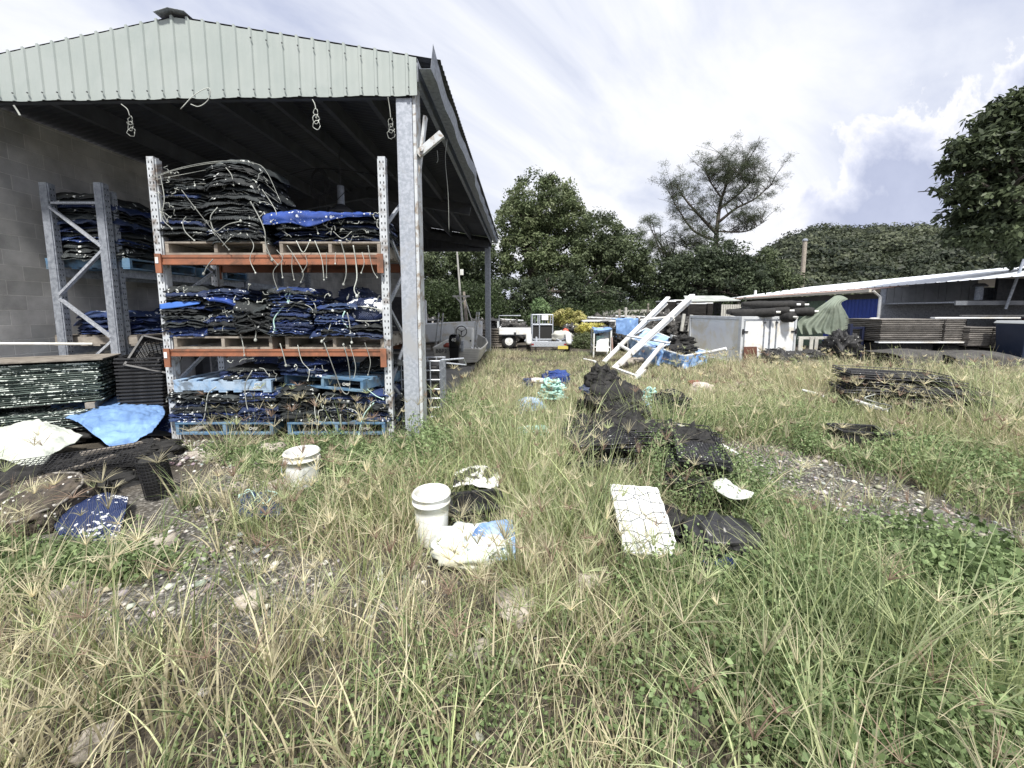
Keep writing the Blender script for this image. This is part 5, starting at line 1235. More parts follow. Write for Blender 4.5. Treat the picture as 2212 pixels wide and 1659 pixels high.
# ================================================================ the far yard
def boat():
    r = empty('dinghy', at(985, 762, 11.2), 0, 'open aluminium dinghy with black outboard seen stern-on behind the galvanised post', 'boat'); r.location.z = 0
    r.rotation_euler = (0, .035, -.03); z0 = .10; W, Lg = .70, 3.9
    st = [(0, .66, .58, .0, .42), (.9, .70, .60, .0, .43), (1.9, .70, .58, .02, .46), (2.8, .56, .42, .06, .52), (3.4, .32, .2, .14, .58), (3.85, .03, .02, .30, .64)]
    rows = []
    for y, wt, wb, zb, zt in st:
        rows.append([Vector(p) for p in ((-wt, y, z0 + zt), (-(wt + wb) / 2 - .01, y, z0 + (zt + zb) / 2 + .03), (-wb, y, z0 + zb + .06), (0, y, z0 + zb), (wb, y, z0 + zb + .06), ((wt + wb) / 2 + .01, y, z0 + (zt + zb) / 2 + .03), (wt, y, z0 + zt))])
    b = MB(); b.grid(rows); b.build('hull', ALU, r, solid=.006)
    b = MB(); o = rows[0]; b.add([p + Vector((0, dy_, 0)) for dy_ in (-.012, .012) for p in o], [tuple(range(7)), tuple(range(13, 6, -1))] + [(i, i + 7, (i + 1) % 7 + 7, (i + 1) % 7) for i in range(7)]); b.build('transom', ALU, r)
    b = MB()
    for k in range(5):
        z = z0 + .09 + k * .065; b.box(-.60, .60, -.020, -.013, z, z + .008)
    for s in (0, 6): b.tube([rw[s] for rw in rows], .022, 6)
    b.tube([rows[0][0], rows[0][6]], .02, 6); b.build('gunwale', mat('bright_aluminium', (.70, .69, .64), .4, metal=.2), r)
    b = MB(); b.box(-.58, .58, .06, .40, z0 + .24, z0 + .27); b.box(-.58, -.30, .9, 1.25, z0 + .12, z0 + .32); b.box(.30, .58, .9, 1.25, z0 + .12, z0 + .32); b.box(-.6, .6, .05, 3.0, z0 + .11, z0 + .118); b.build('bench', ALU, r)
    b = MB(); b.box(-.30, .28, 1.3, 1.75, z0 + .12, z0 + .95); b.build('console', WHITEP, r, bevel=.04)
    sw = MB(); c = Vector((-.06, 1.20, z0 + .84)); sw.tube([c + Vector((.165 * math.cos(a), 0, .165 * math.sin(a))) for a in np.linspace(0, 6.283, 26)], .014, 6, False)
    for a in (.5, 2.6, 4.71): sw.bar(c, c + Vector((.16 * math.cos(a), 0, .16 * math.sin(a))), .02, .012)
    sw.tube([c, c + Vector((0, .12, 0))], .02, 6); sw.build('steering_wheel', BLACKP, r)
    m = MB(); z0 -= .10; m.blob((0, -.26, z0 + .76), .155, .23, .20, 24, 16, .03, 1, 2, .6); m.build('engine_cowl', GLOSSK, r, smooth=True)
    m = MB(); m.hexa([(-.11, -.36, z0 + .18), (.11, -.36, z0 + .18), (.10, -.12, z0 + .18), (-.10, -.12, z0 + .18), (-.14, -.42, z0 + .62), (.14, -.42, z0 + .62), (.13, -.10, z0 + .62), (-.13, -.10, z0 + .62)])
    m.hexa([(-.035, -.34, z0 - .14), (.035, -.34, z0 - .14), (.035, -.16, z0 - .14), (-.035, -.16, z0 - .14), (-.09, -.36, z0 + .18), (.09, -.36, z0 + .18), (.09, -.14, z0 + .18), (-.09, -.14, z0 + .18)])
    m.box(-.10, .10, -.42, -.12, z0 - .04, z0 - .025); m.blob((0, -.28, z0 - .13), .045, .16, .045, 12, 8, 0, 1, 1); m.build('engine_leg', GLOSSK, r, bevel=.012)
    m = MB()
    for k in range(3):
        a = k * 2.094; m.bar((.02 * math.cos(a), -.45, z0 - .13 + .02 * math.sin(a)), (.10 * math.cos(a), -.45, z0 - .13 + .10 * math.sin(a)), .05, .008)
    m.build('propeller', BLACKP, r)
    m = MB()
    for s in (-1, 1): m.box(s * .17 - .03, s * .17 + .03, -.12, .03, z0 + .45, z0 + .75)
    m.build('engine_bracket', GALVD, r, bevel=.006)
    z0 += .10; F = Matrix.Rotation(H, 4, 'X')
    text_part('engine_marking', '40', .13, WHITEP, r, Matrix.Translation((0, -.489, z0 + .70)) @ F, .004)
    text_part('registration', 'BBP3', .15, DARKST, r, Matrix.Translation((-.43, -.024, z0 + .33)) @ F, .003)
    b = MB(); b.box(.14, .17, 1.28, 1.30, z0 + .6, z0 + .63)
    m = MB()
    for k in range(3): m.blob((.36 + .1 * k, .55, z0 + .34), .045, .07, .09, 10, 8, .05, 1, k)
    o = m.build('bottles', WHITEP, r, smooth=True)
    m = MB(); m.blob((-.42, .85, z0 + .40), .13, .1, .09, 12, 8, .25, 3, 4); m.build('red_gear', mat('red_gear', (.30, .07, .05), .8), r, smooth=True)
    m = MB(); m.tube([(.02, 1.295, z0 + .55), (.02, 1.28, z0 + .55)], .03, 12); o = m.build('dial', BLACKP, r); o.location = (.2, 0, 0)
boat()
def trailer_under():
    r = empty('boat_trailer', (at(985, 762, 11.2).x, 11.6, 0), 0, 'low dark trailer under the aluminium dinghy', 'trailer')
    MB().box(-.5, .5, -.3, -.22, .10, .17).build('frame', DARKST, r)
    for s in (-.55, .55):
        o = MB().lathe([(.02, -.05), (.20, -.05), (.24, -.03), (.24, .03), (.20, .05), (.02, .05)], 20, cap1=True).build('wheel', RUBBER, r); o.rotation_euler = (0, H, 0); o.location = (s, .2, .22)
trailer_under()
def stick(name, m, pts, rad, lab, cat, n=8, group=None):
    b = MB(); b.tube([Vector(p) for p in pts], rad, n); return tag(b.build(name, m), lab, cat, group)
def mast(px0, y0, px1, y1, Y, rad, lab, cross=None, m=None):
    base, top = at(px0, y0, Y), at(px1, y1, Y); r = empty('mast', base, 0, lab, 'mast')
    MB().tube([(0, 0, -.3), top - base], [rad, rad * .6], 8).build('pole', m or ALU, r)
    if cross:
        c = at(*cross[:2], Y) - base; w = cross[2]; b = MB(); b.bar(c - Vector((w, 0, 0)), c + Vector((w, 0, 0)), rad * 1.4); b.bar(c - Vector((w * .7, 0, 0)), c - Vector((0, 0, w * .8)), rad); b.bar(c + Vector((w * .7, 0, 0)), c - Vector((0, 0, w * .8)), rad); b.build('spreader', m or ALU, r)
        b = MB(); b.box(-.12, .02, -.03, .03, (at(cross[0], 588, Y) - base).z - .12, (at(cross[0], 588, Y) - base).z + .12); b.build('reflector', WHITEP, r)
mast(1002, 725, 987, 540, 17, .055, 'tall thin mast with a spreader bar behind the dinghy', (996, 640, .36))
mast(1012, 726, 1002, 630, 17.4, .09, 'stout bleached timber pole next to the tall thin mast', m=TIMBL)
mast(1036, 735, 1006, 650, 17.2, .035, 'slanting stay pole beside the bleached timber pole')
for k, (a_, b_) in enumerate((((940, 738), (948, 676)), ((950, 735), (957, 676)), ((1026, 733), (1035, 674)), ((1022, 733), (1030, 674)))):
    mast(a_[0], a_[1], b_[0], b_[1], 14.5, .045, ['white post nearest the galvanised post behind the dinghy', 'second white post from the galvanised post behind the dinghy', 'outer of two white posts beside the rear shed column', 'inner of two white posts beside the rear shed column'][k], m=WSTEEL)
def hullboat(px, py, Y, L, W, h, lab, rz_=0, m=None, cab=None):
    p = at(px, py, Y); r = empty('boat', (p.x, Y, 0), rz_, lab, 'boat'); zt = p.z; z0 = zt - h; rows = []
    for t in np.linspace(0, 1, 8):
        w = W / 2 * (1 - t ** 3 * .9); rows.append([Vector((-L / 2 + L * t, -w, zt + .12 * t)), Vector((-L / 2 + L * t, -w * .8, z0 + .1 + .2 * t ** 3)), Vector((-L / 2 + L * t, 0, z0 + .3 * t ** 3)), Vector((-L / 2 + L * t, w * .8, z0 + .1 + .2 * t ** 3)), Vector((-L / 2 + L * t, w, zt + .12 * t))])
    MB().grid(rows).build('hull', m or WHITEC, r, solid=.02); MB().box(-L / 2 + .02, L / 2 - .8, -W / 2 + .1, W / 2 - .1, zt - .1, zt - .06).build('deck', m or WHITEC, r)
    if cab: MB().box(cab[0], cab[1], -W * .3, W * .3, zt - .06, zt + cab[2]).build('cabin', WHITEC, r, bevel=.05)
    MB().box(-L * .3, L * .3, -.1, .1, 0, max(z0 + .15, .05)).build('keel_block', TIMB, r)
hullboat(972, 700, 16, 2.6, 1.3, .75, 'white work boat parked beyond the dinghy', .2, cab=(-1.2, -.9, .95))
hullboat(1360, 672, 25, 3.2, 1.4, .8, 'pale upturned-looking boat far behind the blue tarp', -.3, m=TIMBW)
# trailers and cages
def flatbed():
    p = at(1147, 722, 16.5); x0 = at(1078, 715, 16.5).x; r = empty('flatbed_trailer', ((x0 + p.x) / 2, 16.5, 0), 0, 'flatbed trailer with white drop sides and one wheel showing', 'trailer'); hw = (p.x - x0) / 2
    z0, z1 = zat(723, 16.5), zat(708, 16.5)
    MB().box(-hw, hw, 0, .05, z0, z1).build('side_board', WHITEC, r, bevel=.01); MB().box(-hw, hw, .06, 1.7, z0 - .04, z0 + .02).build('deck', GALVD, r)
    MB().box(-hw, -hw + .05, .06, 1.7, z0 + .03, z1).build('end_board', WHITEC, r); MB().box(-.05, .05, -.03, -.002, z0 - .02, z0 + .10).build('latch', DARKST, r)
    for y in (.2, 1.5):
        o = MB().lathe([(.05, -.09), (.24, -.09), (.31, -.06), (.31, .06), (.24, .09), (.05, .09)], 24, cap1=True).build('tyre', RUBBER, r); o.rotation_euler = (H, 0, 0); o.location = (-.25, y, .31)
        o = MB().lathe([(.0, .10), (.10, .105), (.16, .095), (.17, .10)], 18).build('rim', WHITEP, r); o.rotation_euler = (H, 0, 0); o.location = (-.25, y, .31)
    b = MB(); b.tube([(-hw, .1, z0), (-hw, .1, z1 + .5), (-hw + .9, .1, z1 + .5)], .02, 6); b.build('rail', GALV, r)
flatbed()
def cage_trolley():
    Y = 16.8; x0, x1 = at(1150, 700, Y).x, at(1194, 700, Y).x; zt, zb = zat(680, Y), 0.1; w = x1 - x0
    r = empty('cage_trolley', ((x0 + x1) / 2, Y, 0), 0, 'tall galvanised stock cage with black lining in front of the yellow shrubs', 'cage'); hw = w / 2
    b = MB()
    for x in (-hw, -hw * .3, hw): b.tube([(x, 0, zb), (x, 0, zt)], .025, 6); b.tube([(x, 1, zb), (x, 1, zt)], .025, 6)
    for z in (zt, zt - .42, zb + .1): b.tube([(-hw, 0, z), (hw, 0, z), (hw, 1, z), (-hw, 1, z), (-hw, 0, z)], .02, 6)
    for k in range(9): x = -hw + w * k / 8; b.tube([(x, 0, zt - .42), (x, 0, zt)], .010, 5)
    b.build('frame', GALV, r); MB().box(-hw + .04, hw - .04, .03, .05, zb + .2, zt - .44).build('lining', RUBBER, r); MB().box(-hw + .04, hw - .04, .95, .97, zb + .2, zt - .44).build('lining', RUBBER, r)
    MB().box(-hw * .1, hw * .55, -.045, -.03, zt - .22, zt - .02).build('sign_plate', WHITEC, r)
cage_trolley()
def boat_trailer():
    Y = 14.9; x0, x1 = at(1136, 745, Y).x, at(1234, 745, Y).x; c = (x0 + x1) / 2; hw = (x1 - x0) / 2
    r = empty('boat_trailer', (c, Y, 0), 0, 'empty galvanised boat trailer with white mudguards and yellow plate', 'trailer')
    MB().box(-hw + .15, hw - .15, -.03, .05, zat(749, Y), zat(738, Y)).build('cross_beam', GALV, r, bevel=.008)
    b = MB()
    for s in (-.45, .45): b.bar((s, 0, .42), (0 if abs(s) < .1 else s * .6, 3.2, .45), .07, .09)
    b.bar((-hw + .2, 1.2, .42), (hw - .2, 1.2, .42), .07); b.build('frame', GALV, r)
    for s in (-1, 1):
        b = MB(); b.tube([(s * (hw - .11), .25 + .36 * math.cos(a), .32 + .36 * math.sin(a)) for a in np.linspace(0, math.pi, 14)], .11, 8); b.build('mudguard', WHITEP, r, smooth=True)
        o = MB().lathe([(.04, -.08), (.20, -.08), (.27, -.05), (.27, .05), (.20, .08), (.04, .08)], 22, cap1=True).build('wheel', RUBBER, r); o.rotation_euler = (0, H, 0); o.location = (s * (hw - .11), .25, .27)
        MB().box(s * (hw - .2) - .09, s * (hw - .2) + .09, -.14, -.11, .30, .36).build('tail_light', mat('tail_light_red', (.25, .02, .02), .4), r)
        b = MB(); b.bar((s * .5, .3, .45), (s * .75, .0, .62), .05); b.bar((s * .75, 0, .62), (s * .9, -.05, .45), .04); b.build('roller_arm', GALV, r)
    MB().box(hw - .52, hw - .14, -.16, -.145, .16, .28).build('number_plate', mat('yellow_plate', (.62, .52, .12), .5), r)
boat_trailer()
lump('buoy', mat('dull_float', (.42, .42, .38), .7), at(1215, 728, 16), .42, .3, .25, 'pale rounded float bag behind the empty boat trailer', 'float bag', 5, .1, power=.9)
lump('red_buoy', mat('red_orange', (.55, .10, .06), .6), at(1222, 716, 16.2), .12, .12, .12, 'small red-orange buoy on the pale float bag', 'buoy', 6, .1, power=1)
# white frame booth with tarp and slide
def booth():
    Y = 13.4; x0, x1 = at(1283, 730, Y).x, at(1319, 730, Y).x; w = x1 - x0; D = 1.0; zt = zat(712, Y)
    r = empty('frame_stand', (x0, Y, 0), -.12, 'white pipe frame stand with blue tarp on top and pale hopper below', 'frame stand')
    b = MB()
    for x in (0, w):
        for y in (0, D): b.tube([(x, y, 0), (x, y, zt)], .028, 8)
    for z in (zt, .35): b.tube([(0, 0, z), (w, 0, z), (w, D, z), (0, D, z), (0, 0, z)], .024, 8)
    b.build('frame', WHITEP, r)
    b = MB(); b.grid(cloth_rows([[(-.02, 0, zt - .16), (w * .4, -.03, zt - .10), (w + .02, 0, zt - .05)], [(-.02, 0, zt + .04), (w / 2, 0, zt + .02), (w + .02, 0, zt + .05)], [(0, D, zt + .05), (w / 2, D, zt), (w, D, zt + .05)]], 20, 16, .03, 5, 4)); b.build('tarp', TARPB, r, smooth=True, solid=.004)
    b = MB(); b.grid([[(w + .03, 0, zt), (w + .03, D, zt)], [(w + .03, 0, .5), (w + .03, D, .45)]]); b.build('side_curtain', SHEETW, r, solid=.004)
    b = MB(); b.grid([[(.06, -.25, .24), (w - .1, -.25, .24)], [(.10, .0, .50), (w - .08, .02, .52)], [(.12, .35, .62), (w + .0, .4, .95)]]); b.build('hopper', WHITEP, r, solid=.02)
    b = MB(); b.box(.1, .36, .15, .30, zt - .62, zt - .22); b.build('tub', mat('mint_plastic', (.35, .55, .50), .5), r, bevel=.02)
    b = MB(); b.bar((w + .07, -.06, 0), (w + .02, -.06, zt - .25), .05, .03); b.build('rusty_bar', RUSTR, r)
booth()
# tarped pile behind it
def tarped():
    Y = 15; x0, x1 = at(1330, 700, Y).x, at(1378, 700, Y).x; w = x1 - x0; zt = zat(690, Y)
    r = empty('crate_pile', ((x0 + x1) / 2, Y, 0), 0, 'stack of dark crates half covered by a bright blue tarp', 'covered stack'); hw = w / 2
    for k in range(3): MB().box(-hw + .03, hw - .03, 0, .9, .02 + .30 * k, .28 + .30 * k).build('crate', BLACKP, r, bevel=.01)
    b = MB(); b.grid(cloth_rows([[(-hw, -.06, .52), (0, -.1, .62), (hw, -.06, .80)], [(-hw, -.05, zt - .1), (0, -.05, zt - .06), (hw, -.05, zt - .02)], [(-hw, .1, zt), (0, .1, zt + .04), (hw, .1, zt + .02)], [(-hw, .95, zt), (0, .95, zt), (hw, .95, zt)]], 30, 24, .05, 4, 3)); b.build('tarp', TARPB, r, smooth=True, solid=.004)
tarped()
# leaning frame of long white rails
def leaning_frame():
    Ya, Yb = 10.4, 12.4
    B0, B1 = G(1326, 800, .05), at(1496, 637, Yb); A0, A1 = G(1304, 784, .05), at(1444, 642, Yb + .3)
    r = empty('leaning_frame', B0, 0, 'long white aluminium frame like a ladder leaning over the tarped bins', 'frame'); q = lambda v: v - B0
    MB().bar(q(A0), q(A1), .17, .06).build('rail', WHITEC, r, bevel=.01); MB().bar(q(B0), q(B1), .17, .06).build('rail', WHITEC, r, bevel=.01)
    MB().bar(q(A0 + Vector((.12, 0, .12))), q(A1 + Vector((-.05, 0, -.18))), .06, .10).build('rail_flange', WHITEC, r); MB().bar(q(B0 + Vector((.14, 0, .10))), q(B1 + Vector((-.05, 0, -.18))), .06, .10).build('rail_flange', WHITEC, r)
    for t, u in ((.64, .66), (.25, .20)):
        a_, c_ = A0.lerp(A1, t), B0.lerp(B1, u); d = (c_ - a_).normalized() * .18; MB().tube([q(a_ - d), q(c_ + d)], .05, 8).build('crossbar', WHITEP, r)
    MB().tube([q(at(1354, 725, 11.6)), q(at(1446, 741, 11.4))], .035, 8).build('crossbar', GALV, r)
    MB().bar(q(B0), q(G(1376, 822, .06)), .10, .08).build('foot', WHITEC, r); MB().bar(q(G(1376, 822, .06)), q(G(1392, 806, .10)), .09, .06).build('foot', WHITEC, r)
    MB().bar(q(G(1376, 812, .04)), q(at(1431, 743, 11.3)), .10, .05).build('strut', WHITEC, r)
leaning_frame()
stick('batten', WHITEC, [G(1262, 778, .05), G(1286, 785, .05)], .04, 'short white batten on the grass at the foot of the leaning frame', 'batten', 6)
for k in range(7):
    lump('stone', STONE, G(1350 + 9 * k + ru(-3, 3), 785 + ru(-8, 10), .05), .12, .1, .08, ['first', 'second', 'third', 'fourth', 'fifth', 'sixth', 'seventh'][k] + ' pale rubble lump under the leaning frame, counted from its foot', 'rubble', k + 80, .2, nu=16, nv=10)
# blue tarped bins
def tarped_bin(Cn, nm, lab, seed, fill=False):
    L0, F0, R0, Lb, Fb, Rb, Bk = Cn
    r = empty('tarped_bin', (F0.x, F0.y, 0), 0, lab, 'tarped bin'); o = Vector((F0.x, F0.y, 0)); q = lambda v: v - o
    mid = lambda a, c, t=.5: a.lerp(c, t)
    b = MB(); b.grid(cloth_rows([[q(L0), q(mid(L0, F0)), q(F0), q(mid(F0, R0)), q(R0)], [q(mid(L0, Lb, .5)), q(mid(mid(L0, F0), mid(Lb, Fb), .5)), q(mid(F0, Fb, .5)), q(mid(mid(F0, R0), mid(Fb, Rb), .5)), q(mid(R0, Rb, .5))], [q(Lb), q(mid(Lb, Fb)), q(Fb), q(mid(Fb, Rb)), q(Rb)]], 70, 26, .035, 3, seed, 6, (1, .1)))
    b.build('tarp_skirt', TARPF, r, smooth=True, solid=.004)
    b = MB(); b.tube([q(L0), q(F0), q(R0), q(Bk), q(L0)], .028, 8); b.build('rim_pipe', WHITEP, r)
    dn = Vector((0, 0, .12)); b = MB(); b.grid(cloth_rows([[q(L0), q(F0)], [q(mid(L0, Bk) - dn), q(mid(F0, R0) - dn)], [q(Bk), q(R0)]], 24, 20, .04, 3, seed + 3)); b.build('tarp_top', TARPF, r, smooth=True, solid=.004)
    b = MB()
    for v, w_ in ((F0, Fb), (L0, Lb), (R0, Rb)): b.tube([q(v) + Vector((0, .05, 0)), Vector((q(v).x, q(v).y + .05, 0))], .03, 6)
    b.build('leg', WHITEP, r)
d_ = Vector((0, .03, 0))
YA, YB, YC = 11.9, 10.7, 11.6
Ln, Fn, Rn = at(1427, 753, YA), at(1478, 769, YB), at(1530, 760, YC)
tarped_bin((Ln, Fn, Rn, at(1440, 800, YA) if False else Vector((Ln.x, Ln.y, .05)), Vector((Fn.x, Fn.y, .02)), Vector((Rn.x, Rn.y, .05)), Ln + Rn - Fn), 'a', 'faded blue tarped bin filled with black netting in front of the white container', 3)
L2, F2, R2 = at(1358, 728, 13.2), at(1420, 758, 11.3), at(1456, 733, 12.8)
tarped_bin((L2, F2, R2, Vector((L2.x, L2.y, .1)), Vector((F2.x, F2.y, .02)), Vector((R2.x, R2.y, .1)), L2 + R2 - F2), 'b', 'faded blue tarped bin under the leaning white frame', 8)
lump('net_heap', NETK, at(1462, 757, 12.0), .55, .45, .16, 'pile of black netting on the faded blue bin', 'net heap', 71, .25, 3, power=.9)
lump('net_heap', NETK, at(1470, 740, 12.5), .34, .3, .22, 'peak of black netting bulging beside the white container', 'net heap', 72, .3, 3, power=.9)
stick('pipe', WHITEP, [at(1524, 763, 11.3), at(1569, 753, 10.9)], .045, 'fat white pipe sticking out of the faded blue bin', 'pipe', 12)
stick('roll', WHITEP, [at(1448, 727, 12.6), at(1462, 731, 12.5)], .07, 'white bottle-like float on the black netting', 'float', 10)
# white insulated container
def container():
    F = Vector((6.62, 11.5, 0)); fd = Vector((1.80, .28, 0)); sd = Vector((-.42, 2.5, 0)); W = fd.length; L = sd.length
    r = empty('container', F, math.atan2(fd.y, fd.x), 'white insulated truck body with two rear doors standing in the yard', 'container'); h = 1.42; hb = .06
    sk_ = 0.0
    MB().box(.04, W - .04, .05, L, hb, h - .03).build('body', mat('scuffed_white_panel', (.86, .88, .90), .4, (.82, .84, .87), 2, 6, col3=(.76, .72, .62), n3=.9), r, bevel=.01)
    fr = MB()
    for x in (0, W - .08): fr.box(x, x + .08, 0, .12, 0, h - .08)
    fr.box(0, W, 0, .12, h - .08, h); fr.box(0, .05, .121, L, h - .09, h - .002); fr.box(.0, .05, .121, L, 0, .09); fr.box(W - .05, W, .121, L, h - .09, h - .002); fr.box(.081, W - .081, .0, .10, 0, .07); fr.box(0.0, .05, L - .06, L + .01, .091, h - .091)
    fr.build('corner_frame', mat('grey_white_extrusion', (.48, .50, .52), .5, (.60, .62, .64), 5), r, bevel=.006)
    for s in (0, 1):
        x0, x1 = (.09, W / 2 - .01) if s == 0 else (W / 2 + .01, W - .09)
        d = MB().box(x0, x1, -.012, .045, .08, h - .10).build('door', WHITEC, r, bevel=.012)
        MB().box(x0, x1, -.018, -.0125, .40, .404).build('seam', GALVD, d)
        e = MB()
        for (a_, b_, c_, f_) in ((x0, x0 + .02, .08, h - .10), (x1 - .02, x1, .08, h - .10), (x0 + .0205, x1 - .0205, h - .12, h - .10), (x0 + .0205, x1 - .0205, .08, .10)): e.box(a_, b_, -.024, -.013, c_, f_)
        e.build('gasket', GALVD, d)
        xb = W / 2 + (-.20 if s == 0 else .20)
        b = MB(); b.tube([(xb, -.045, .06), (xb, -.045, h - .05)], .014, 8); b.build('lock_bar', GALVD, d)
        b = MB()
        for z in (.42, h - .18, .14): b.box(xb - .03, xb + .03, -.060, -.013, z - .025, z + .025)
        b.build('lock_bracket', DARKST, d); xh = .02 if s == 0 else W - .20
        b = MB(); b.box(xh, xh + .18, -.038, -.019, h - .46, h - .42); b.box(xh if s == 0 else xh + .14, xh + .04 if s == 0 else xh + .18, -.042, -.018, h - .52, h - .36); b.build('hinge', BLACKP, d)
    EXC.append((7.4, 12.8, 1.2, 1.5, 0))
container()
b = MB().box(0, .42, 0, .02, 0, .50); o = b.build('steel_plate', mat('rusty_plate', (.09, .035, .025), .7, (.14, .06, .04), 6), loc=(6.70, 11.40, .05)); o.rotation_euler = (-.08, 0, .15); tag(o, 'rusty brown steel plate leaning on the container doors', 'plate')
# rolls of black net on top
def net_roll(a_, c_, rad, lab, seed):
    a_, c_ = Vector(a_), Vector(c_); r = empty('net_roll', a_, 0, lab, 'net roll'); d = c_ - a_; b = MB()
    P = spline([(0, 0, 0), d * .5 + Vector((0, 0, -.02)), d], 22); b.tube(P, [rad * (.55 + .45 * min(1, i / 6, (21 - i) / 1.5 + .6) + .10 * mn.noise(Vector((i * .5, seed, 0)))) for i in range(22)], 14); b.build('netting', NETK, r, smooth=True)
    u = d.normalized(); b = MB(); b.lathe([(.035, 0), (.035, .14), (.026, .14), (.026, .02)], 14, M=Matrix.Translation(d - u * .03) @ u.to_track_quat('Z', 'Y').to_matrix().to_4x4()); b.build('core_pipe', WHITEP, r, smooth=False)
zt = 1.42
net_roll((6.75, 12.6, zt + .13), (8.05, 11.6, zt + .16), .13, 'long black net roll reaching back along the container roof', 1)
net_roll((6.55, 12.0, zt + .10), (7.55, 11.45, zt + .12), .13, 'black net roll in front on the container roof', 2)
net_roll((7.0, 12.2, zt + .36), (8.25, 11.65, zt + .34), .12, 'black net roll lying on top of the other rolls', 3)
net_roll((7.3, 12.8, zt + .35), (8.75, 12.0, zt + .34), .12, 'black net roll behind the topmost roll', 4)
net_roll((7.4, 12.5, zt + .12), (8.9, 11.8, zt + .14), .13, 'black net roll with its end past the container door', 5)
net_roll((7.9, 12.9, zt + .12), (9.15, 12.3, zt + .17), .10, 'black net roll with the longest white core beyond the container', 6)
net_roll((7.75, 12.4, zt + .02), (8.05, 11.42, zt - .02), .15, 'sagging black net roll drooping over the container doors', 7)
# green tarp tent, gate, crates
def green_tent():
    P0 = (1808, 636); rows = [[at(1802 + 5 * i, 638 + (i - 2) ** 2 * .5, 12.0) for i in range(7)]]
    for t in (.3, .6, 1.0):
        row = []
        for i in range(13):
            f = i / 12; bx = 1724 + (1839 - 1724) * f; by = 695 + 14 * math.sin(f * 3.0) + 3 * f
            row.append(at(P0[0] + (bx - P0[0]) * t, P0[1] + (by - P0[1]) * t, 11.85 + t * (.05 if i % 2 else -.04) - .25 * math.sin(f * 3.1)))
        rows.append(row)
    rows.append([at(1731 + (1838 - 1731) * i / 12, 722 + 2 * math.sin(i) - 6 * (i > 10), 11.8 + (.05 if i % 2 else -.04) - .25 * math.sin(i / 12 * 3.1)) for i in range(13)])
    sheet('tarpaulin', TARPG, rows, 'faded green tarpaulin hung to a peak beside the white container', 'tarpaulin', 90, 60, .008, 6, 5)
green_tent()
stick('pole', GALVD, [at(1806, 790, 12.1), at(1806, 640, 12.1)], .03, 'steel pole holding up the green tarpaulin', 'pole')
def gate():
    Y = 11.4; x0, x1 = at(1724, 740, Y).x, at(1790, 740, Y).x; zt_, zb = zat(727, Y), zat(763, Y); w = x1 - x0
    r = empty('pallet', (x0, Y, 0), .05, 'whitewashed pallet standing on edge below the green tarpaulin', 'pallet')
    b = MB(); b.box(0, w, 0, .03, zt_ - .08, zt_); b.box(0, w, 0, .03, zb, zb + .07); b.build('rail', TIMBW, r)
    for x in (0, w * .38, w * .55, w - .10): MB().box(x, x + (.10 if x else .13), -.026, -.002, zb - .1, zt_ - .01).build('slat', TIMBW, r)
    MB().box(.0, w, .031, .06, .0, zb - .1).build('base_boards', TIMB, r)
gate()
heaps = [(1690, 790, .50, .40, .30), (1745, 792, .50, .40, .26), (1810, 775, .42, .40, .42), (1818, 748, .30, .35, .36), (1860, 765, .48, .40, .42), (1660, 800, .30, .30, .16), (1900, 775, .40, .36, .30), (1870, 742, .34, .3, .42)]
for k, (px, py, rx, ry, rz_) in enumerate(heaps):
    p = gnd(px, 800); p = at(px, py, 10.9 + .25 * (k % 3)); z = max(p.z, rz_ * .6)
    lump('black_net_bale', mat('black_bale', (.012, .012, .013), .7, (.04, .04, .042), 10, 6, bump=1.4, bscale=22, specks=(.5, .5, .48), sscale=14, sthr=.10), (p.x, p.y, z), rx, ry, rz_,
         ['black net bale nearest the container doors', 'black net bale below the standing pallet', 'black net bale under the green tarpaulin corner', 'upper black bale against the navy rack frame', 'black net bale inside the navy rack frame', 'small black bale with a round end at the container corner', 'black bale between the navy frame and the stacked trays', 'high black bale behind the navy rack frame'][k], 'net bale', k + 90, .24, 3.5)
def navy_frame():
    Y = 10.7; x0, x1 = at(1834, 740, Y).x, at(1893, 740, Y).x; zt_ = zat(706, Y); w = x1 - x0
    r = empty('metal_gate', (x0, Y, 0), .1, 'navy painted steel frame standing in front of the blue wall', 'frame'); b = MB(); m = mat('navy_paint', (.015, .02, .05), .5)
    for x in (0, w / 2, w): b.box(x - .04, x + .04, -.04, .04, 0, zt_ + (.08 if x == 0 else 0))
    for z in (zt_ - .06, .55, .1): b.box(.041, w / 2 - .041, -.03, .03, z, z + .06); b.box(w / 2 + .041, w - .041, -.03, .03, z, z + .06)
    b.build('frame', m, r, bevel=.005)
navy_frame()
def drumbox():
    r = empty('white_drum', at(1888, 708, 11.5), 0, 'white plastic drum with a dark slot perched against the blue wall', 'drum')
    MB().blob((0, 0, .09), .16, .14, .20, 20, 14, .02, 1, 1, .6).build('body', WHITEP, r, smooth=True); MB().box(-.06, .10, -.150, -.135, .12, .15).build('slot', DARKST, r)
drumbox()
lump('sack', SHEETW, at(1830, 714, 12.3), .20, .15, .10, 'small white sack on the bales behind the navy frame', 'sack', 4, .12)
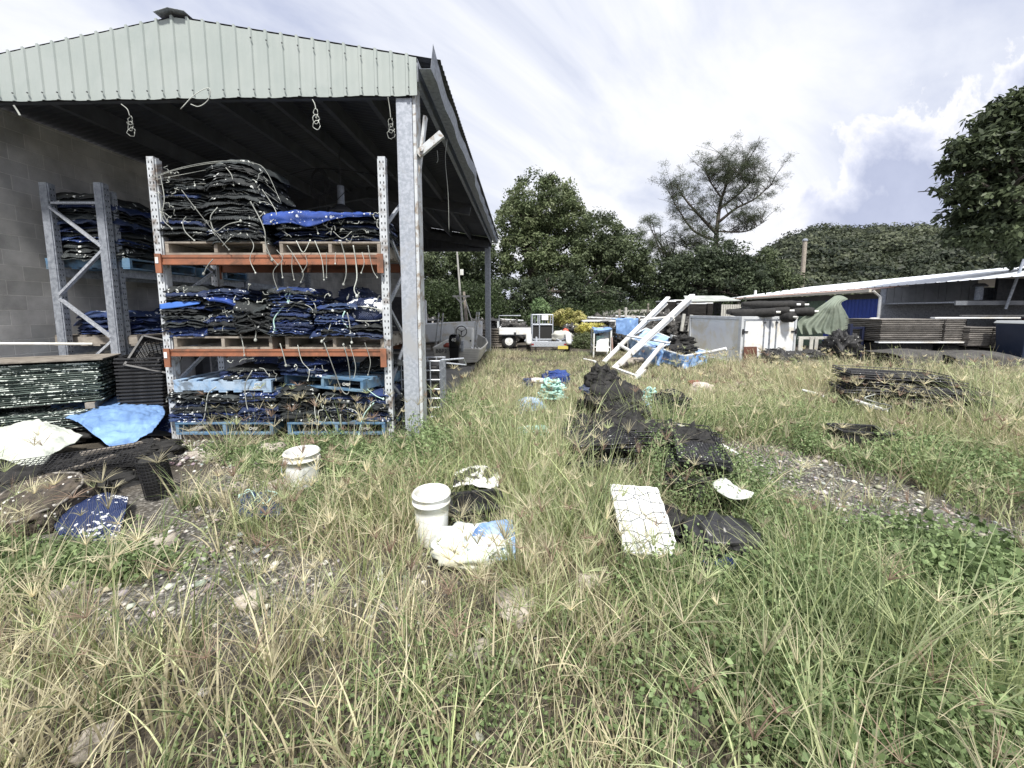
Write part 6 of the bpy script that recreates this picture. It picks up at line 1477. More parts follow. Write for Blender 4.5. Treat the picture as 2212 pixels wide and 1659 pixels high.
# tray stacks by the lean-to
GT = mat('grey_tray', (.15, .14, .13), .85, (.28, .26, .24), 6, 5, bump=.6, bscale=20, randv=.35)
def gtray():
    b = MB(); L, W, h = 1.0, 1.0, .045
    b.hexa([(-L / 2, -W / 2, 0), (L / 2, -W / 2, 0), (L / 2, W / 2, 0), (-L / 2, W / 2, 0), (-L / 2 - .02, -W / 2 - .02, h * .9), (L / 2 + .02, -W / 2 - .02, h * .9), (L / 2 + .02, W / 2 + .02, h * .9), (-L / 2 - .02, W / 2 + .02, h * .9)])
    b.box(-L / 2 - .035, L / 2 + .035, -W / 2 - .035, W / 2 + .035, h * .62, h * .95); o = b.build('tray', GT); COL.objects.unlink(o); return o
GTO = gtray()
def gstack(px0, px1, pyt, pyb, Y, D, lab, grp, rz_=0):
    a_, c_ = at(px0, pyt, Y), at(px1, pyt, Y); w = c_.x - a_.x; zt_, zb = a_.z, zat(pyb, Y); n = max(6, int((zt_ - zb) / .047)); dz = (zt_ - zb) / n
    for k in range(n):
        o = GTO.copy(); COL.objects.link(o); o.location = ((a_.x + c_.x) / 2 + ru(-.012, .012), Y + D / 2 + ru(-.012, .012), zb + dz * k); o.scale = (w / 1.07, D, dz / .047); o.rotation_euler = (0, 0, rz_ + ru(-.01, .01)); tag(o, lab, 'tray', grp)
    return (a_.x + c_.x) / 2, zb
SW = 'slatted grey tray in the '
for a_ in ((1900, 2036, 689, 738, 10.3, 1.0, SW + 'wide stack beside the white downpipe', 'grey trays beside the downpipe', .02), (2040, 2084, 690, 742, 10.35, .9, SW + 'narrow column joined to the wide stack', 'grey trays in the narrow column', .02),
           (2092, 2142, 707, 748, 10.2, .9, SW + 'lower stack under the red cloth', 'grey trays in the lower stack', .02), (2145, 2180, 707, 752, 10.2, .8, SW + 'lower stack nearest the dark blue bin', 'grey trays nearest the dark blue bin', .02)):
    x, zb = gstack(*a_)
    n_ = a_[6].split('the ', 1)[1]
    o = MB().box(-.5, .5, 0, .9, 0, zb - .06).build('black_net_bale', NETK, loc=(x, 10.35, .03), bevel=.08); o.scale = ((a_[1] - a_[0]) / 90, 1, 1)
    tag(o, 'black packed bale beneath the ' + n_, 'net bale')
for k, (px0, px1, py, Y) in enumerate(((1898, 2084, 741, 10.25), (2020, 2205, 688, 10.4))):
    o = MB().box(0, 1, 0, .12, 0, .035).build('white_board', WHITEC, loc=at(px0, py, Y)); o.scale = ((at(px1, py, Y) - at(px0, py, Y)).x, 1, 1); tag(o, 'long white board ' + ('under the wide tray stack' if k == 0 else 'lying across the tops of the tray stacks'), 'board')
# black corrugated mats draped low
for k, (px0, px1, py, Y) in enumerate(((1940, 2075, 752, 9.2), (2060, 2230, 757, 8.9))):
    a_, c_ = at(px0, py, Y), at(px1, py, Y)
    for q in range(4):
        sheet('drainage_mat', mat('ribbed_mat', (.035, .034, .033), .8, (.09, .085, .08), 4, 5, bump=.8, bscale=60), [[Vector((a_.x, Y + .9, .30 + .09 * q)), Vector(((a_.x + c_.x) / 2, Y + .9, .34 + .09 * q)), Vector((c_.x, Y + .9, .30 + .09 * q))], [Vector((a_.x, Y, .28 + .09 * q)), Vector(((a_.x + c_.x) / 2, Y, .38 + .09 * q)), Vector((c_.x, Y, .24 + .08 * q))], [Vector((a_.x, Y - .12, .10 + .06 * q)), Vector(((a_.x + c_.x) / 2, Y - .12, .16 + .07 * q)), Vector((c_.x, Y - .1, .08 + .05 * q))]],
              f"ribbed black mat in the {'pile below the wide tray stack' if k == 0 else 'pile below the dark blue bin'}", 'mat', 40, 14, .02, 4, q + 9 * k, .012, 'ribbed mats ' + ('below the wide tray stack' if k == 0 else 'below the dark blue bin'))
def wheelie():
    Y = 9.6; x0 = at(2184, 720, Y).x; w = .62; r = empty('wheelie_bin', (x0 + w / 2, Y, .0), -.1, 'dark blue wheelie bin with white vertical lettering at the frame edge', 'bin'); zt_ = zat(700, Y); m = mat('navy_bin', (.012, .022, .05), .45, (.02, .03, .06), 4)
    b = MB(); b.hexa([(-.24, -.24, .1), (.24, -.24, .1), (.24, .28, .1), (-.24, .28, .1), (-.31, -.34, zt_), (.31, -.34, zt_), (.31, .34, zt_), (-.31, .34, zt_)]); b.build('body', m, r, bevel=.02)
    b = MB(); b.hexa([(-.33, -.38, zt_ + .01), (.33, -.38, zt_ + .01), (.33, .38, zt_ + .01), (-.33, .38, zt_ + .01), (-.28, -.30, zt_ + .08), (.28, -.30, zt_ + .08), (.28, .36, zt_ + .08), (-.28, .36, zt_ + .08)]); b.build('lid', mat('grey_lid', (.35, .37, .38), .4), r, bevel=.015)
    b = MB(); b.box(-.065, .065, -.004, 0, -.36, .36); s = b.build('sticker', WHITEC, r); s.location = (-.05, -.305, zt_ - .45); s.rotation_euler = (.10, 0, 0)
    text_part('lettering', 'A\nO\nH\nA\nT\nU\nI\nS', .10, DARKST, s, Matrix.Translation((0, -.007, .0)) @ Matrix.Rotation(H, 4, 'X') @ Matrix.Scale(1.1, 4, (1, 0, 0)) @ Matrix.Scale(.86, 4, (0, 1, 0)))
    for k in (-.2, .2):
        o = MB().lathe([(.02, -.03), (.1, -.03), (.1, .03), (.02, .03)], 16, cap1=True).build('wheel', RUBBER, r); o.rotation_euler = (0, H, 0); o.location = (k, .3, .1)
wheelie()
# ---- long blue shed
def long_shed():
    E = Vector((12.75, 13.9, 0)); d = Vector((.150, 1, 0)).normalized(); a = math.atan2(-d.x, d.y)
    r = empty('long_shed', E, a, 'long low shed with blue and green walls under white and rusty roof sheets', 'shed'); L = 14.5
    rib = lambda y0, y1, z0, z1, x, p=.2: [[(x + (.02 if (i % 4) in (1, 2) else 0), y0 + (y1 - y0) * i / max(8, int((y1 - y0) / p * 4)), z) for i in range(max(8, int((y1 - y0) / p * 4)) + 1)] for z in (z0, z1)]
    bl = mat('blue_cladding', (.02, .05, .28), .5, (.025, .065, .33), 1.5); gr = mat('green_cladding_wall', (.09, .14, .10), .6, (.12, .17, .13), 1.5)
    MB().grid(rib(0, 3.0, 0, 2.2, 0)).build('wall', bl, r, solid=.01)
    MB().grid(rib(3.01, 8.6, 0, 2.2, 0)).build('wall', gr, r, solid=.01)
    MB().grid(rib(8.61, L, 0, 2.2, 0)).build('wall', bl, r, solid=.01)
    MB().box(-.02, .04, 0, L, 2.0, 2.2).build('eave_board', DARKST, r)
    MB().box(-.03, 5.9, -.03, .0, 0, 2.35).build('end_wall', GALVD, r)
    zr = lambda x: 2.34 + .145 * x
    rows = [[(x, y, zr(x) + .012 * math.sin(y * 40)) for y in np.linspace(-.1, L + .2, 560)] for x in (-.35, .55)]
    MB().grid(rows).build('roof', RUSTR, r, solid=.004)
    rows = [[(x, y, zr(x) + .03 + .02 * (1 if (i % 8) < 1 else 0)) for i, y in enumerate(np.linspace(-4.0, L + .2, 420))] for x in (.45, 5.6)]
    MB().grid(rows).build('roof', WROOF, r, solid=.004)
    rows = [[(11.2 - x if False else x, y, zr(5.6) - .145 * (x - 5.6) + .03) for y in np.linspace(-4.0, L + .2, 20)] for x in (5.6, 9)]
    MB().grid(rows).build('roof', WROOF, r, solid=.004)
    MB().box(-.44, -.36, -.1, L + .2, 2.22, 2.32).build('gutter', mat('cream_gutter', (.60, .56, .48), .6), r)
    MB().tube([(-.3, -.08, 2.26), (-.06, -.08, 2.05), (-.06, -.08, .1)], .045, 8).build('downpipe', WHITEC, r)
    MB().box(-.30, -.05, 4.3, 8.0, 1.93, 1.99).build('lamp_rail', mat('grey_rail', (.4, .42, .45), .5), r)
    b = MB(); b.tube([(1.4, 13, zr(1.4)), (1.4, 13, zr(1.4) + .35)], .08, 8); b.build('vent_pipe', WHITEP, r)
    # lean-to in front of the end wall
    bb = MB(); 
    for k in range(12):
        x = .15 + k * .22; bb.box(x, x + .215, -.06 - .01 * (k % 3), -.035, 1.85, zr(x) - .02 + .02 * (k % 2))
    bb.build('patched_cladding', mat('grey_cladding', (.14, .145, .15), .6, (.22, .225, .23), 2, 3), r)
    MB().box(.1, 7.5, -2.6, -.07, 1.80, 1.84).build('awning', GALVD, r); MB().box(.1, 7.5, -2.66, -2.61, 1.74, 1.86).build('awning_fascia', mat('grey_fascia', (.13, .14, .16), .5, (.2, .21, .23), 4), r)
    for x in (2.6, 4.6): MB().box(x - .05, x + .05, -2.58, -2.48, 0, 1.8).build('post', DARKST, r)
    MB().box(2.9, 6.2, -3.2, -1.5, 2.02, 2.05).build('roof', mat('stained_roof', (.40, .36, .34), .8, (.56, .55, .54), 3), r)
    b = MB(); b.bar((3.6, -3.0, 1.95), (5.2, -3.0, 2.68), .10, .12); b.bar((5.2, -3.0, 2.70), (8.2, -3.0, 2.78), .10, .12); b.build('truss', WHITEC, r)
    b = MB(); b.box(.2, 7, -.5, -.3, 0, .9); b.box(1.2, 2.0, -.8, -.5, .9, 1.3); b.build('bench', DARKST, r); MB().box(3.2, 5.2, -1.2, -1.1, .1, 1.35).build('red_screen', mat('red_cloth', (.16, .02, .025), .8), r)
    MB().box(2.9, 8, -.6, -.5, 1.86, 2.6).build('dark_gable', DARKST, r)
    b = MB(); b.box(1.0, 3.6, -1.8, -1.72, 1.42, 1.46); b.build('lamp_tube', WHITEP, r)
long_shed()
def chimney():
    r = empty('flue', at(2113, 648, 12.2), 0, 'short steel flue with a cap on the stained roof', 'flue'); MB().tube([(0, 0, 0), (0, 0, .40)], .09, 12).build('pipe', GALVD, r); MB().lathe([(.17, .40), (.17, .44), (.09, .50)], 14, cap1=True).build('cap', DARKST, r)
chimney()
stick('pole', GALVD, [at(2172, 668, 11), at(2212, 560, 11)], .03, 'thin leaning grey pole against the white roof', 'pole')
# low roofed store and dark tray stacks with white tops
def low_store():
    Y = 22; x0, x1 = at(1492, 640, Y).x, at(1592, 640, Y).x; zt_ = zat(637, Y); zb = zat(652, Y); w = x1 - x0
    r = empty('low_store', (x0, Y, 0), 0, 'low open store with a pale weathered sheet roof behind the tray stacks', 'store')
    MB().grid([[(-.4, -.4, zb), (w, -.4, zb + .05)], [(.3, 1.6, zt_), (w + .1, 1.6, zt_)]]).build('roof', mat('weathered_roof', (.30, .32, .30), .8, (.44, .46, .44), 2), r, solid=.03)
    for x in (0, w - .1): MB().box(x, x + .1, -.3, -.2, 0, zb).build('post', TIMB, r)
    MB().box(0, w, 1.5, 1.6, 0, zb).build('back_wall', DARKST, r)
    for k in range(9): MB().box(w - 1.05 + k * .12, w - .95 + k * .12, -.45, -.42, .2, zb - .15).build('slat', TIMBW, r)
low_store()
DT = mat('dark_tray', (.04, .036, .032), .85, (.075, .07, .065), 4, 4, bump=.6, randv=.2)
GTO2 = GTO.copy(); GTO2.data = GTO.data.copy(); GTO2.data.materials[0] = DT; GTO_ = GTO; GTO = GTO2
for a_ in ((1483, 1524, 657, 690, 18.0, .9, 'dark slatted tray in the tall stack above the container side', 'dark trays above the container side', .1), (1526, 1538, 656, 690, 18.6, .9, 'dark slatted tray in the narrow stack beside the slatted fence', 'dark trays beside the fence', .1),
           (1434, 1458, 652, 690, 19.0, .9, 'dark slatted tray in the stack between the two white rails', 'dark trays between the white rails', .1), (1459, 1481, 650, 690, 19.3, .9, 'dark slatted tray in the stack under the top of the white frame', 'dark trays under the top of the frame', .1)):
    gstack(*a_)
    o = MB().box(-.5, .5, 0, .95, 0, .05).build('white_board', WHITEC, loc=((at(a_[0], 660, a_[4]).x + at(a_[1], 660, a_[4]).x) / 2, a_[4], zat(a_[2], a_[4]) + .01)); o.scale = (at(a_[1], 660, a_[4]).x - at(a_[0], 660, a_[4]).x + .1, 1, 1); tag(o, 'white board capping the ' + a_[6].split('the ', 1)[1], 'board')
    o = MB().box(-.5, .5, 0, .9, 0, zat(a_[3], a_[4])).build('tray_plinth', TIMB, loc=((at(a_[0], 660, a_[4]).x + at(a_[1], 660, a_[4]).x) / 2, a_[4] + .02, 0)); o.scale = (at(a_[1], 660, a_[4]).x - at(a_[0], 660, a_[4]).x, 1, 1); tag(o, 'timber plinth holding up the ' + a_[6].split('the ', 1)[1], 'plinth')
# sawhorses, racks of pipes and planks along the tree line
def table_rack(px0, px1, pyt, Y, lab, m=DARKST, top=WHITEC, D=1.2, shelves=2):
    a_, c_ = at(px0, pyt, Y), at(px1, pyt, Y); w = c_.x - a_.x; zt_ = a_.z; r = empty('storage_rack', (a_.x, Y, 0), 0, lab, 'rack')
    for x in (0, w):
        for y in (0, D): MB().box(x - .04, x + .04, y - .04, y + .04, 0, zt_).build('post', WSTEEL, r)
    for k in range(shelves): MB().box(-.1, w + .1, -.05, D + .05, zt_ * (1 - k * .42) - .06, zt_ * (1 - k * .42)).build('shelf', top if k == 0 else m, r)
    MB().box(.05, w - .05, .1, D - .1, .05, zt_ * .45).build('packed_load', BLACKP, r)
    return r
table_rack(1262, 1330, 692, 20, 'low white rack with black crates behind the yellow flower bush')
table_rack(1338, 1432, 690, 21, 'long dark rack of pipes beyond the blue tarp', top=GALVD)
table_rack(1440, 1494, 700, 16.5, 'low bench rack holding junk under the leaning frame', top=GALVD)
table_rack(1056, 1076, 690, 18, 'narrow dark rack beside the rear shed column', top=DARKST)
table_rack(860, 935, 690, 18.5, 'dark storage rack seen behind the shed through the open rear', top=DARKST)
for k, (x0, x1, y, Y) in enumerate(((1330, 1440, 683, 20.5), (1350, 1450, 687, 20.2), (1270, 1340, 686, 19.6), (1080, 1130, 690, 21), (1400, 1490, 696, 16.3))):
    stick('pipe', WSTEEL, [at(x0, y, Y), at(x1, y + 3, Y + .5)], .05, ['uppermost long pipe on the dark rack beyond the blue tarp', 'second long pipe on the dark rack beyond the blue tarp', 'pipe on the low white rack behind the flowers', 'pipe on dark bundles behind the flatbed trailer', 'pipe on the junk bench under the leaning frame'][k], 'pipe')
for k, (x, y0, y1, Y) in enumerate(((1472, 678, 715, 14.5), (1488, 680, 716, 14.4), (1352, 664, 690, 19), (1400, 655, 690, 23), (1338, 668, 692, 20))):
    stick('post', TIMBW if k < 3 else TIMB, [at(x, y1, Y), at(x + (6 if k < 2 else 0), y0, Y)], .06, ['pale stake beside the container', 'second pale stake touching the container side', 'grey post behind the blue tarp', 'dark slender trunk post below the trees', 'grey post near the low white rack'][k], 'post')
for k, (px, py, Y, rx, ry, rz_) in enumerate(((1100, 715, 20, .9, .6, .45), (1160, 722, 20.5, .8, .6, .4), (1245, 722, 19, .7, .5, .4), (1300, 705, 22, .9, .6, .5), (1400, 712, 16, .7, .5, .4), (1462, 712, 15.2, .6, .5, .38), (1350, 735, 15.2, .5, .4, .3), (1070, 730, 17.5, .7, .5, .4), (1050, 715, 19, .8, .5, .5), (900, 715, 20, 1.2, .6, .6), (1320, 725, 16.5, .6, .4, .35), (1440, 700, 19, 1.0, .6, .5))):
    p = at(px, py, Y); lump('gear_heap', mat('dark_gear', (.022, .022, .022), .8, (.09, .085, .08), 6, 6, .45, .62, bump=1.5, bscale=16, specks=(.55, .55, .52), sscale=8, sthr=.12), (p.x, Y, max(p.z, rz_ * .5)), rx, ry, rz_,
         ['dark gear heap above the flatbed trailer', 'dark gear heap behind the cage trolley foot', 'dark gear heap behind the weedy bush', 'dark gear heap behind the frame stand', 'dark gear heap between tarp pile and rails', 'dark stony-looking sack heap beside the container', 'dark gear heap below the blue-tarped crates', 'dark gear heap by the flatbed wheel', 'dark gear heap beside the rear shed column', 'dark gear heap behind the shed opening', 'dark gear heap behind the pale hopper', 'dark gear heap below the stacked dark trays'][k], 'gear heap', k + 120, .3, 4)
# rows of dark planks behind the rear column
for k in range(8):
    o = MB().box(-1.1, 1.1, -.25, .25, 0, .06).build('dark_plank', TIMB, loc=(at(1062, 745, 17).x, 17, .06 + .10 * k)); o.rotation_euler = (0, ru(-.02, .02), ru(-.1, .1)); tag(o, 'dark plank in the stack behind the rear shed column', 'plank', 'dark planks behind the rear column')
# utility pole, far masts
def upole():
    base = at(1730, 640, 34); r = empty('utility_pole', (base.x, 34, 0), 0, 'weathered timber pole rising behind the blue shed roof', 'pole'); MB().tube([(0, 0, 0), (0, 0, zat(521, 34))], [.19, .16], 10).build('shaft', TIMBL, r); MB().lathe([(.2, 0), (.2, .12), (.1, .2)], 10, cap1=True, c=(0, 0, zat(521, 34))).build('cap', GALVD, r)
upole()
for k, (x, y0, y1) in enumerate(((1643, 640, 560), (1662, 645, 556), (1668, 640, 562), (1677, 632, 552), (1690, 630, 556), (1655, 632, 575))):
    mast(x, y0, x, y1, 38, .035, ['slender mast nearest the dark tree', 'second slender mast from the dark tree', 'third slender mast from the dark tree', 'tallest slender mast before the hill', 'slender mast nearest the timber pole', 'shortest slender mast before the hill'][k], m=WSTEEL)
# ---------------------------------------------------------------- weeds, grass, gravel
def blocked(x, y):
    b = np.zeros(len(x), bool)
    for (cx, cy, rx, ry, a) in EXC: b |= ell(x, y, cx, cy, rx, ry, a) < 1
    b |= (x < -1.0) & (x > -6.8) & (y > 4.85) & (y < 15.9)
    b |= (x < -3.3) & (y > 3.75)
    b |= (ell(x, y, -3.7, 3.5, 1.15, .62, 0) < 1) | (ell(x, y, -3.05, 2.85, .5, .28, 0) < 1)
    return b
def thin(x, y):
    f = np.ones(len(x))
    for (cx, cy, rx, ry, a) in EXC:
        if cy > 7.5: continue
        d = math.hypot(cx, cy); q = min(rx, ry) + .30; f = np.where(ell(x, y, cx - cx / d * q, cy - cy / d * q, max(rx, ry) * 1.05, .34, 0) < 1, .52, f)
    return f
def in_view(x, y, m=.25): return np.abs(x) < (1.32 * np.maximum(y, 0) + m + .35)
def wedge(n, y0, y1, rnd, pw=1):
    n = int(n * 1.22)
    y = np.sqrt(rnd.uniform(y0 * y0, y1 * y1, n)); x = rnd.uniform(-1, 1, n) * (1.34 * y + 1.3); return x, y
def blades(x, y, h, w, az, lean, curl, cols, lv=4, rnd=rng):
    n = len(x); z = gz(x, y) - .01; t = np.linspace(0, 1, lv)[None, :]
    off = (lean[:, None] * t + curl[:, None] * t ** 2.2) * h[:, None]
    Z = z[:, None] + h[:, None] * (t - .32 * np.abs(curl[:, None]) * t ** 2.5)
    X = x[:, None] + off * np.cos(az)[:, None]; Y = y[:, None] + off * np.sin(az)[:, None]
    wa = rnd.uniform(0, np.pi, n); hw = (w[:, None] * (1 - .88 * t ** 1.6)) * .5
    dx = np.cos(wa)[:, None] * hw; dy = np.sin(wa)[:, None] * hw
    V = np.stack([np.stack([X - dx, Y - dy, Z], -1), np.stack([X + dx, Y + dy, Z], -1)], 2)   # n,lv,2,3
    b = (np.arange(n) * lv * 2)[:, None] + (np.arange(lv - 1) * 2)[None, :]
    F = np.stack([b, b + 1, b + 3, b + 2], -1).reshape(-1, 4)
    return V.reshape(-1, 3), F, np.repeat(cols, lv * 2, 0)
def grass_density(x, y):
    d = .40 + 1.0 * vnoise(x, y, .9, 5) * vnoise(x, y, 3.1, 6)
    d = d * (1 - .97 * gravel_mask(x, y))
    d *= np.where(ell(x, y, -2.2, 4.1, 1.7, .7, 0) < 1, .12, 1)                  # low leafy strip before the racks
    d *= np.where(ell(x, y, -3.3, 2.6, .9, .55, 0) < 1, .35, 1)
    d *= np.where((x > 2.2) & (y > 1.5) & (y < 3.0), .75, 1)
    d *= np.where((x < -.8) & (y < 2.1), .8, 1)
    return np.clip(d, 0, 1)
def straw_frac(x, y):
    s = .26 + .6 * (vnoise(x, y, .7, 12) - .45) + .24 * sstep(.2, -1.8, x) * sstep(3.2, 1.2, y) + .22 * sstep(4.5, 7, y) * sstep(3.4, 5.5, x)
    s = s - .14 * sstep(1.0, 2.5, x) * sstep(4, 2, y) + .22 * sstep(5.0, 8, y)
    return np.clip(s, .04, .9)
STRAW = np.array([[.60, .54, .37], [.68, .62, .44], [.48, .42, .29], [.60, .57, .38]])
GREEN = np.array([[.31, .36, .17], [.44, .49, .25], [.19, .25, .12], [.57, .60, .35], [.40, .45, .26]])
def colour(x, y, rnd, pal=None):
    n = len(x); s = rnd.uniform(size=n) < straw_frac(x, y)
    c = np.where(s[:, None], STRAW[rnd.integers(0, len(STRAW), n)], GREEN[rnd.integers(0, len(GREEN), n)])
    return c * rnd.uniform(.75, 1.2, (n, 1))
def build_grass():
    rnd = np.random.default_rng(2); VV = []; FF = []; CC = []; base = 0
    def put(V, F, C):
        nonlocal base
        VV.append(V); FF.append(F + base); CC.append(C); base += len(V)
    for (y0, y1, ntuft, per, hm, wm, lv) in ((.35, 2.2, 1250, 22, .27, .0072, 6), (2.2, 4.2, 2700, 19, .30, .0088, 5), (4.2, 8, 6800, 15, .28, .011, 4), (8, 15, 10500, 12, .19, .014, 3)):
        tx, ty = wedge(ntuft, y0, y1, rnd)
        keep = (rnd.uniform(size=len(tx)) < grass_density(tx, ty)) & ~blocked(tx, ty)
        if y0 >= 8: keep &= (tx < 9) & (tx > -1.0)
        tx, ty = tx[keep], ty[keep]; k = len(tx)
        th = hm * rnd.uniform(.55, 1.45, k) * (.62 + .75 * vnoise(tx, ty, .55, 21))
        th *= 1 - .45 * sstep(7.5, 9.5, ty) * sstep(6.5, 3, tx) * sstep(-1, .5, tx)
        th *= 1 + .75 * np.maximum(0 * tx, sstep(4.8, 5.6, tx) * sstep(3.8, 4.6, ty))
        th *= 1 + .8 * (vnoise(tx, ty, 1.1, 77) > .78) * (ty < 5); th *= np.where(ell(tx, ty, 2.55, 2.9, 1.5, .8, -1.15) < 1, .5, 1)
        th *= np.where((ell(tx, ty, -.45, 5.3, .45, 1.6, 0) < 1) | (ell(tx, ty, .25, 4.3, .45, 1.3, 0) < 1), 1.45, 1)
        th *= np.where(ell(tx, ty, 2.6, 5.4, 1.3, .9, 0) < 1, 1.5, 1) * np.where((ty > 4.2) & (ty < 7), 1.15, 1)
        th *= np.where(ty < 1.3, .75, 1) * thin(tx, ty)
        tc = colour(tx, ty, rnd)
        i = np.repeat(np.arange(k), per); n = len(i)
        sp = rnd.normal(size=(n, 2)) * (.045 if y0 < 4 else .09)
        x = tx[i] + sp[:, 0]; y = ty[i] + sp[:, 1]; az = np.arctan2(sp[:, 1], sp[:, 0]) + rnd.normal(0, .5, n)
        h = th[i] * rnd.uniform(.45, 1.25, n)
        c = tc[i] * rnd.uniform(.7, 1.3, (n, 1)); mixc = colour(x, y, rnd); f = rnd.uniform(size=(n, 1)) < .30; c = np.where(f, mixc, c)
        ok = ~blocked(x, y); x, y, az, h, c = x[ok], y[ok], az[ok], h[ok], c[ok]; n = len(x)
        put(*blades(x, y, h, wm * rnd.uniform(.5, 1.4, n), az, rnd.uniform(.02, .38, n), rnd.uniform(.0, .85, n) ** 1.3, c, lv, rnd))
    # loose single blades and dead litter lying low
    for (y0, y1, n, wm) in ((.35, 3, 26000, .004), (3, 7, 60000, .006), (7, 15, 45000, .012)):
        x, y = wedge(n, y0, y1, rnd); k = (rnd.uniform(size=len(x)) < grass_density(x, y) * .7 + .12) & ~blocked(x, y) & ~((y > 8) & ((x < -1) | (x > 9))); x, y = x[k], y[k]; n = len(x)
        dead = rnd.uniform(size=(n, 1)) < .6; c = np.where(dead, np.array([.22, .18, .12]) * rnd.uniform(.5, 1.35, (n, 1)), colour(x, y, rnd))
        put(*blades(x, y, rnd.uniform(.04, .17, n), wm * rnd.uniform(.5, 1.3, n), rnd.uniform(0, 6.28, n), rnd.uniform(.3, 2.2, n), rnd.uniform(-.3, .8, n), c, 3, rnd))
    o = np_mesh('grass', np.concatenate(VV), np.concatenate(FF), GRASSM, np.concatenate(CC))
    tag(o, 'long mixed green and straw-coloured grass growing over the whole yard', 'grass', kind='stuff')
build_grass()
def build_heads():
    """windmill-grass seed heads: a thin stalk with a star of spikes"""
    rnd = np.random.default_rng(4); VV = []; FF = []; CC = []; base = 0
    def ribbon(P0, D, L, w, c, sag, lv=4):
        nonlocal base
        n = len(P0); t = np.linspace(0, 1, lv)[None, :, None]
        P = P0[:, None, :] + D[:, None, :] * L[:, None, None] * t; P[:, :, 2] -= (sag * L)[:, None] * (t[:, :, 0] ** 2)
        r = rnd.normal(size=(n, 3)); W = np.cross(D, r); W /= np.linalg.norm(W, axis=1)[:, None] + 1e-9
        hw = (w[:, None] * (1 - .75 * t[:, :, 0] ** 3))[:, :, None] * .5
        V = np.stack([P - W[:, None, :] * hw, P + W[:, None, :] * hw], 2).reshape(-1, 3)
        b = (np.arange(n) * lv * 2)[:, None] + (np.arange(lv - 1) * 2)[None, :]
        F = np.stack([b, b + 1, b + 3, b + 2], -1).reshape(-1, 4) + base
        VV.append(V); FF.append(F); CC.append(np.repeat(c, lv * 2, 0)); base += len(V)
    for (y0, y1, n0, hm, sl_, wm) in ((.75, 1.5, 420, .36, .18, .0025), (1.5, 3.0, 1200, .44, .135, .0029), (3.0, 6, 2000, .50, .11, .0042), (6, 11, 1500, .44, .11, .008)):
        x, y = wedge(n0, y0, y1, rnd); pr = (.12 + 1.5 * straw_frac(x, y) + .3 * (x < 0) * (y < 2.4)) * np.clip(vnoise(x, y, 1.7, 55) * 2.2 - .35, .08, 1.2)
        pr *= 1 - .35 * gravel_mask(x, y)
        k = (rnd.uniform(size=len(x)) < pr) & ~blocked(x, y) & ~((y > 7) & ((x < 3.5) | (x > 11))); x, y = x[k], y[k]; n = len(x)
        h = hm * rnd.uniform(.6, 1.4, n); h *= np.where((y > 4.2) & (x > 3.5) & (y < 7), 1.25, 1) * (.5 + .5 * thin(x, y)); lean = rnd.normal(0, .16, (n, 2))
        P0 = np.stack([x, y, gz(x, y)], 1); D = np.stack([lean[:, 0], lean[:, 1], np.ones(n)], 1)
        cst = np.where(rnd.uniform(size=(n, 1)) < .5, np.array([.34, .37, .17]), np.array([.46, .40, .25]))
        ribbon(P0, D, h, np.full(n, wm * .55), cst, np.zeros(n), 3)
        top = P0 + D * h[:, None]; ns = rnd.integers(7, 22, n); i = np.repeat(np.arange(n), ns); m = len(i)
        az = rnd.uniform(0, 6.28, m); spread = rnd.uniform(.35, 1.15, n)[i]; el = np.pi / 2 - spread * rnd.uniform(.5, 1.25, m)
        d = np.stack([np.cos(az) * np.cos(el), np.sin(az) * np.cos(el), np.sin(el)], 1)
        L = (sl_ * rnd.uniform(.4, 1.3, n))[i] * rnd.uniform(.75, 1.1, m)
        c = np.array([[.72, .66, .46]]) * rnd.uniform(.55, 1.2, (n, 1)); c = np.where(rnd.uniform(size=(n, 1)) < .22, np.array([.36, .26, .20]), c); c = np.where(rnd.uniform(size=(n, 1)) < .2, np.array([.52, .57, .32]), c)
        ribbon(top[i], d, L, np.full(m, wm), c[i], rnd.uniform(.0, .35, m), 4)
    o = np_mesh('seed_head_grass', np.concatenate(VV), np.concatenate(FF), GRASSM, np.concatenate(CC))
    tag(o, 'dry star-shaped grass seed heads standing above the weeds', 'grass seed heads', kind='stuff')
build_heads()
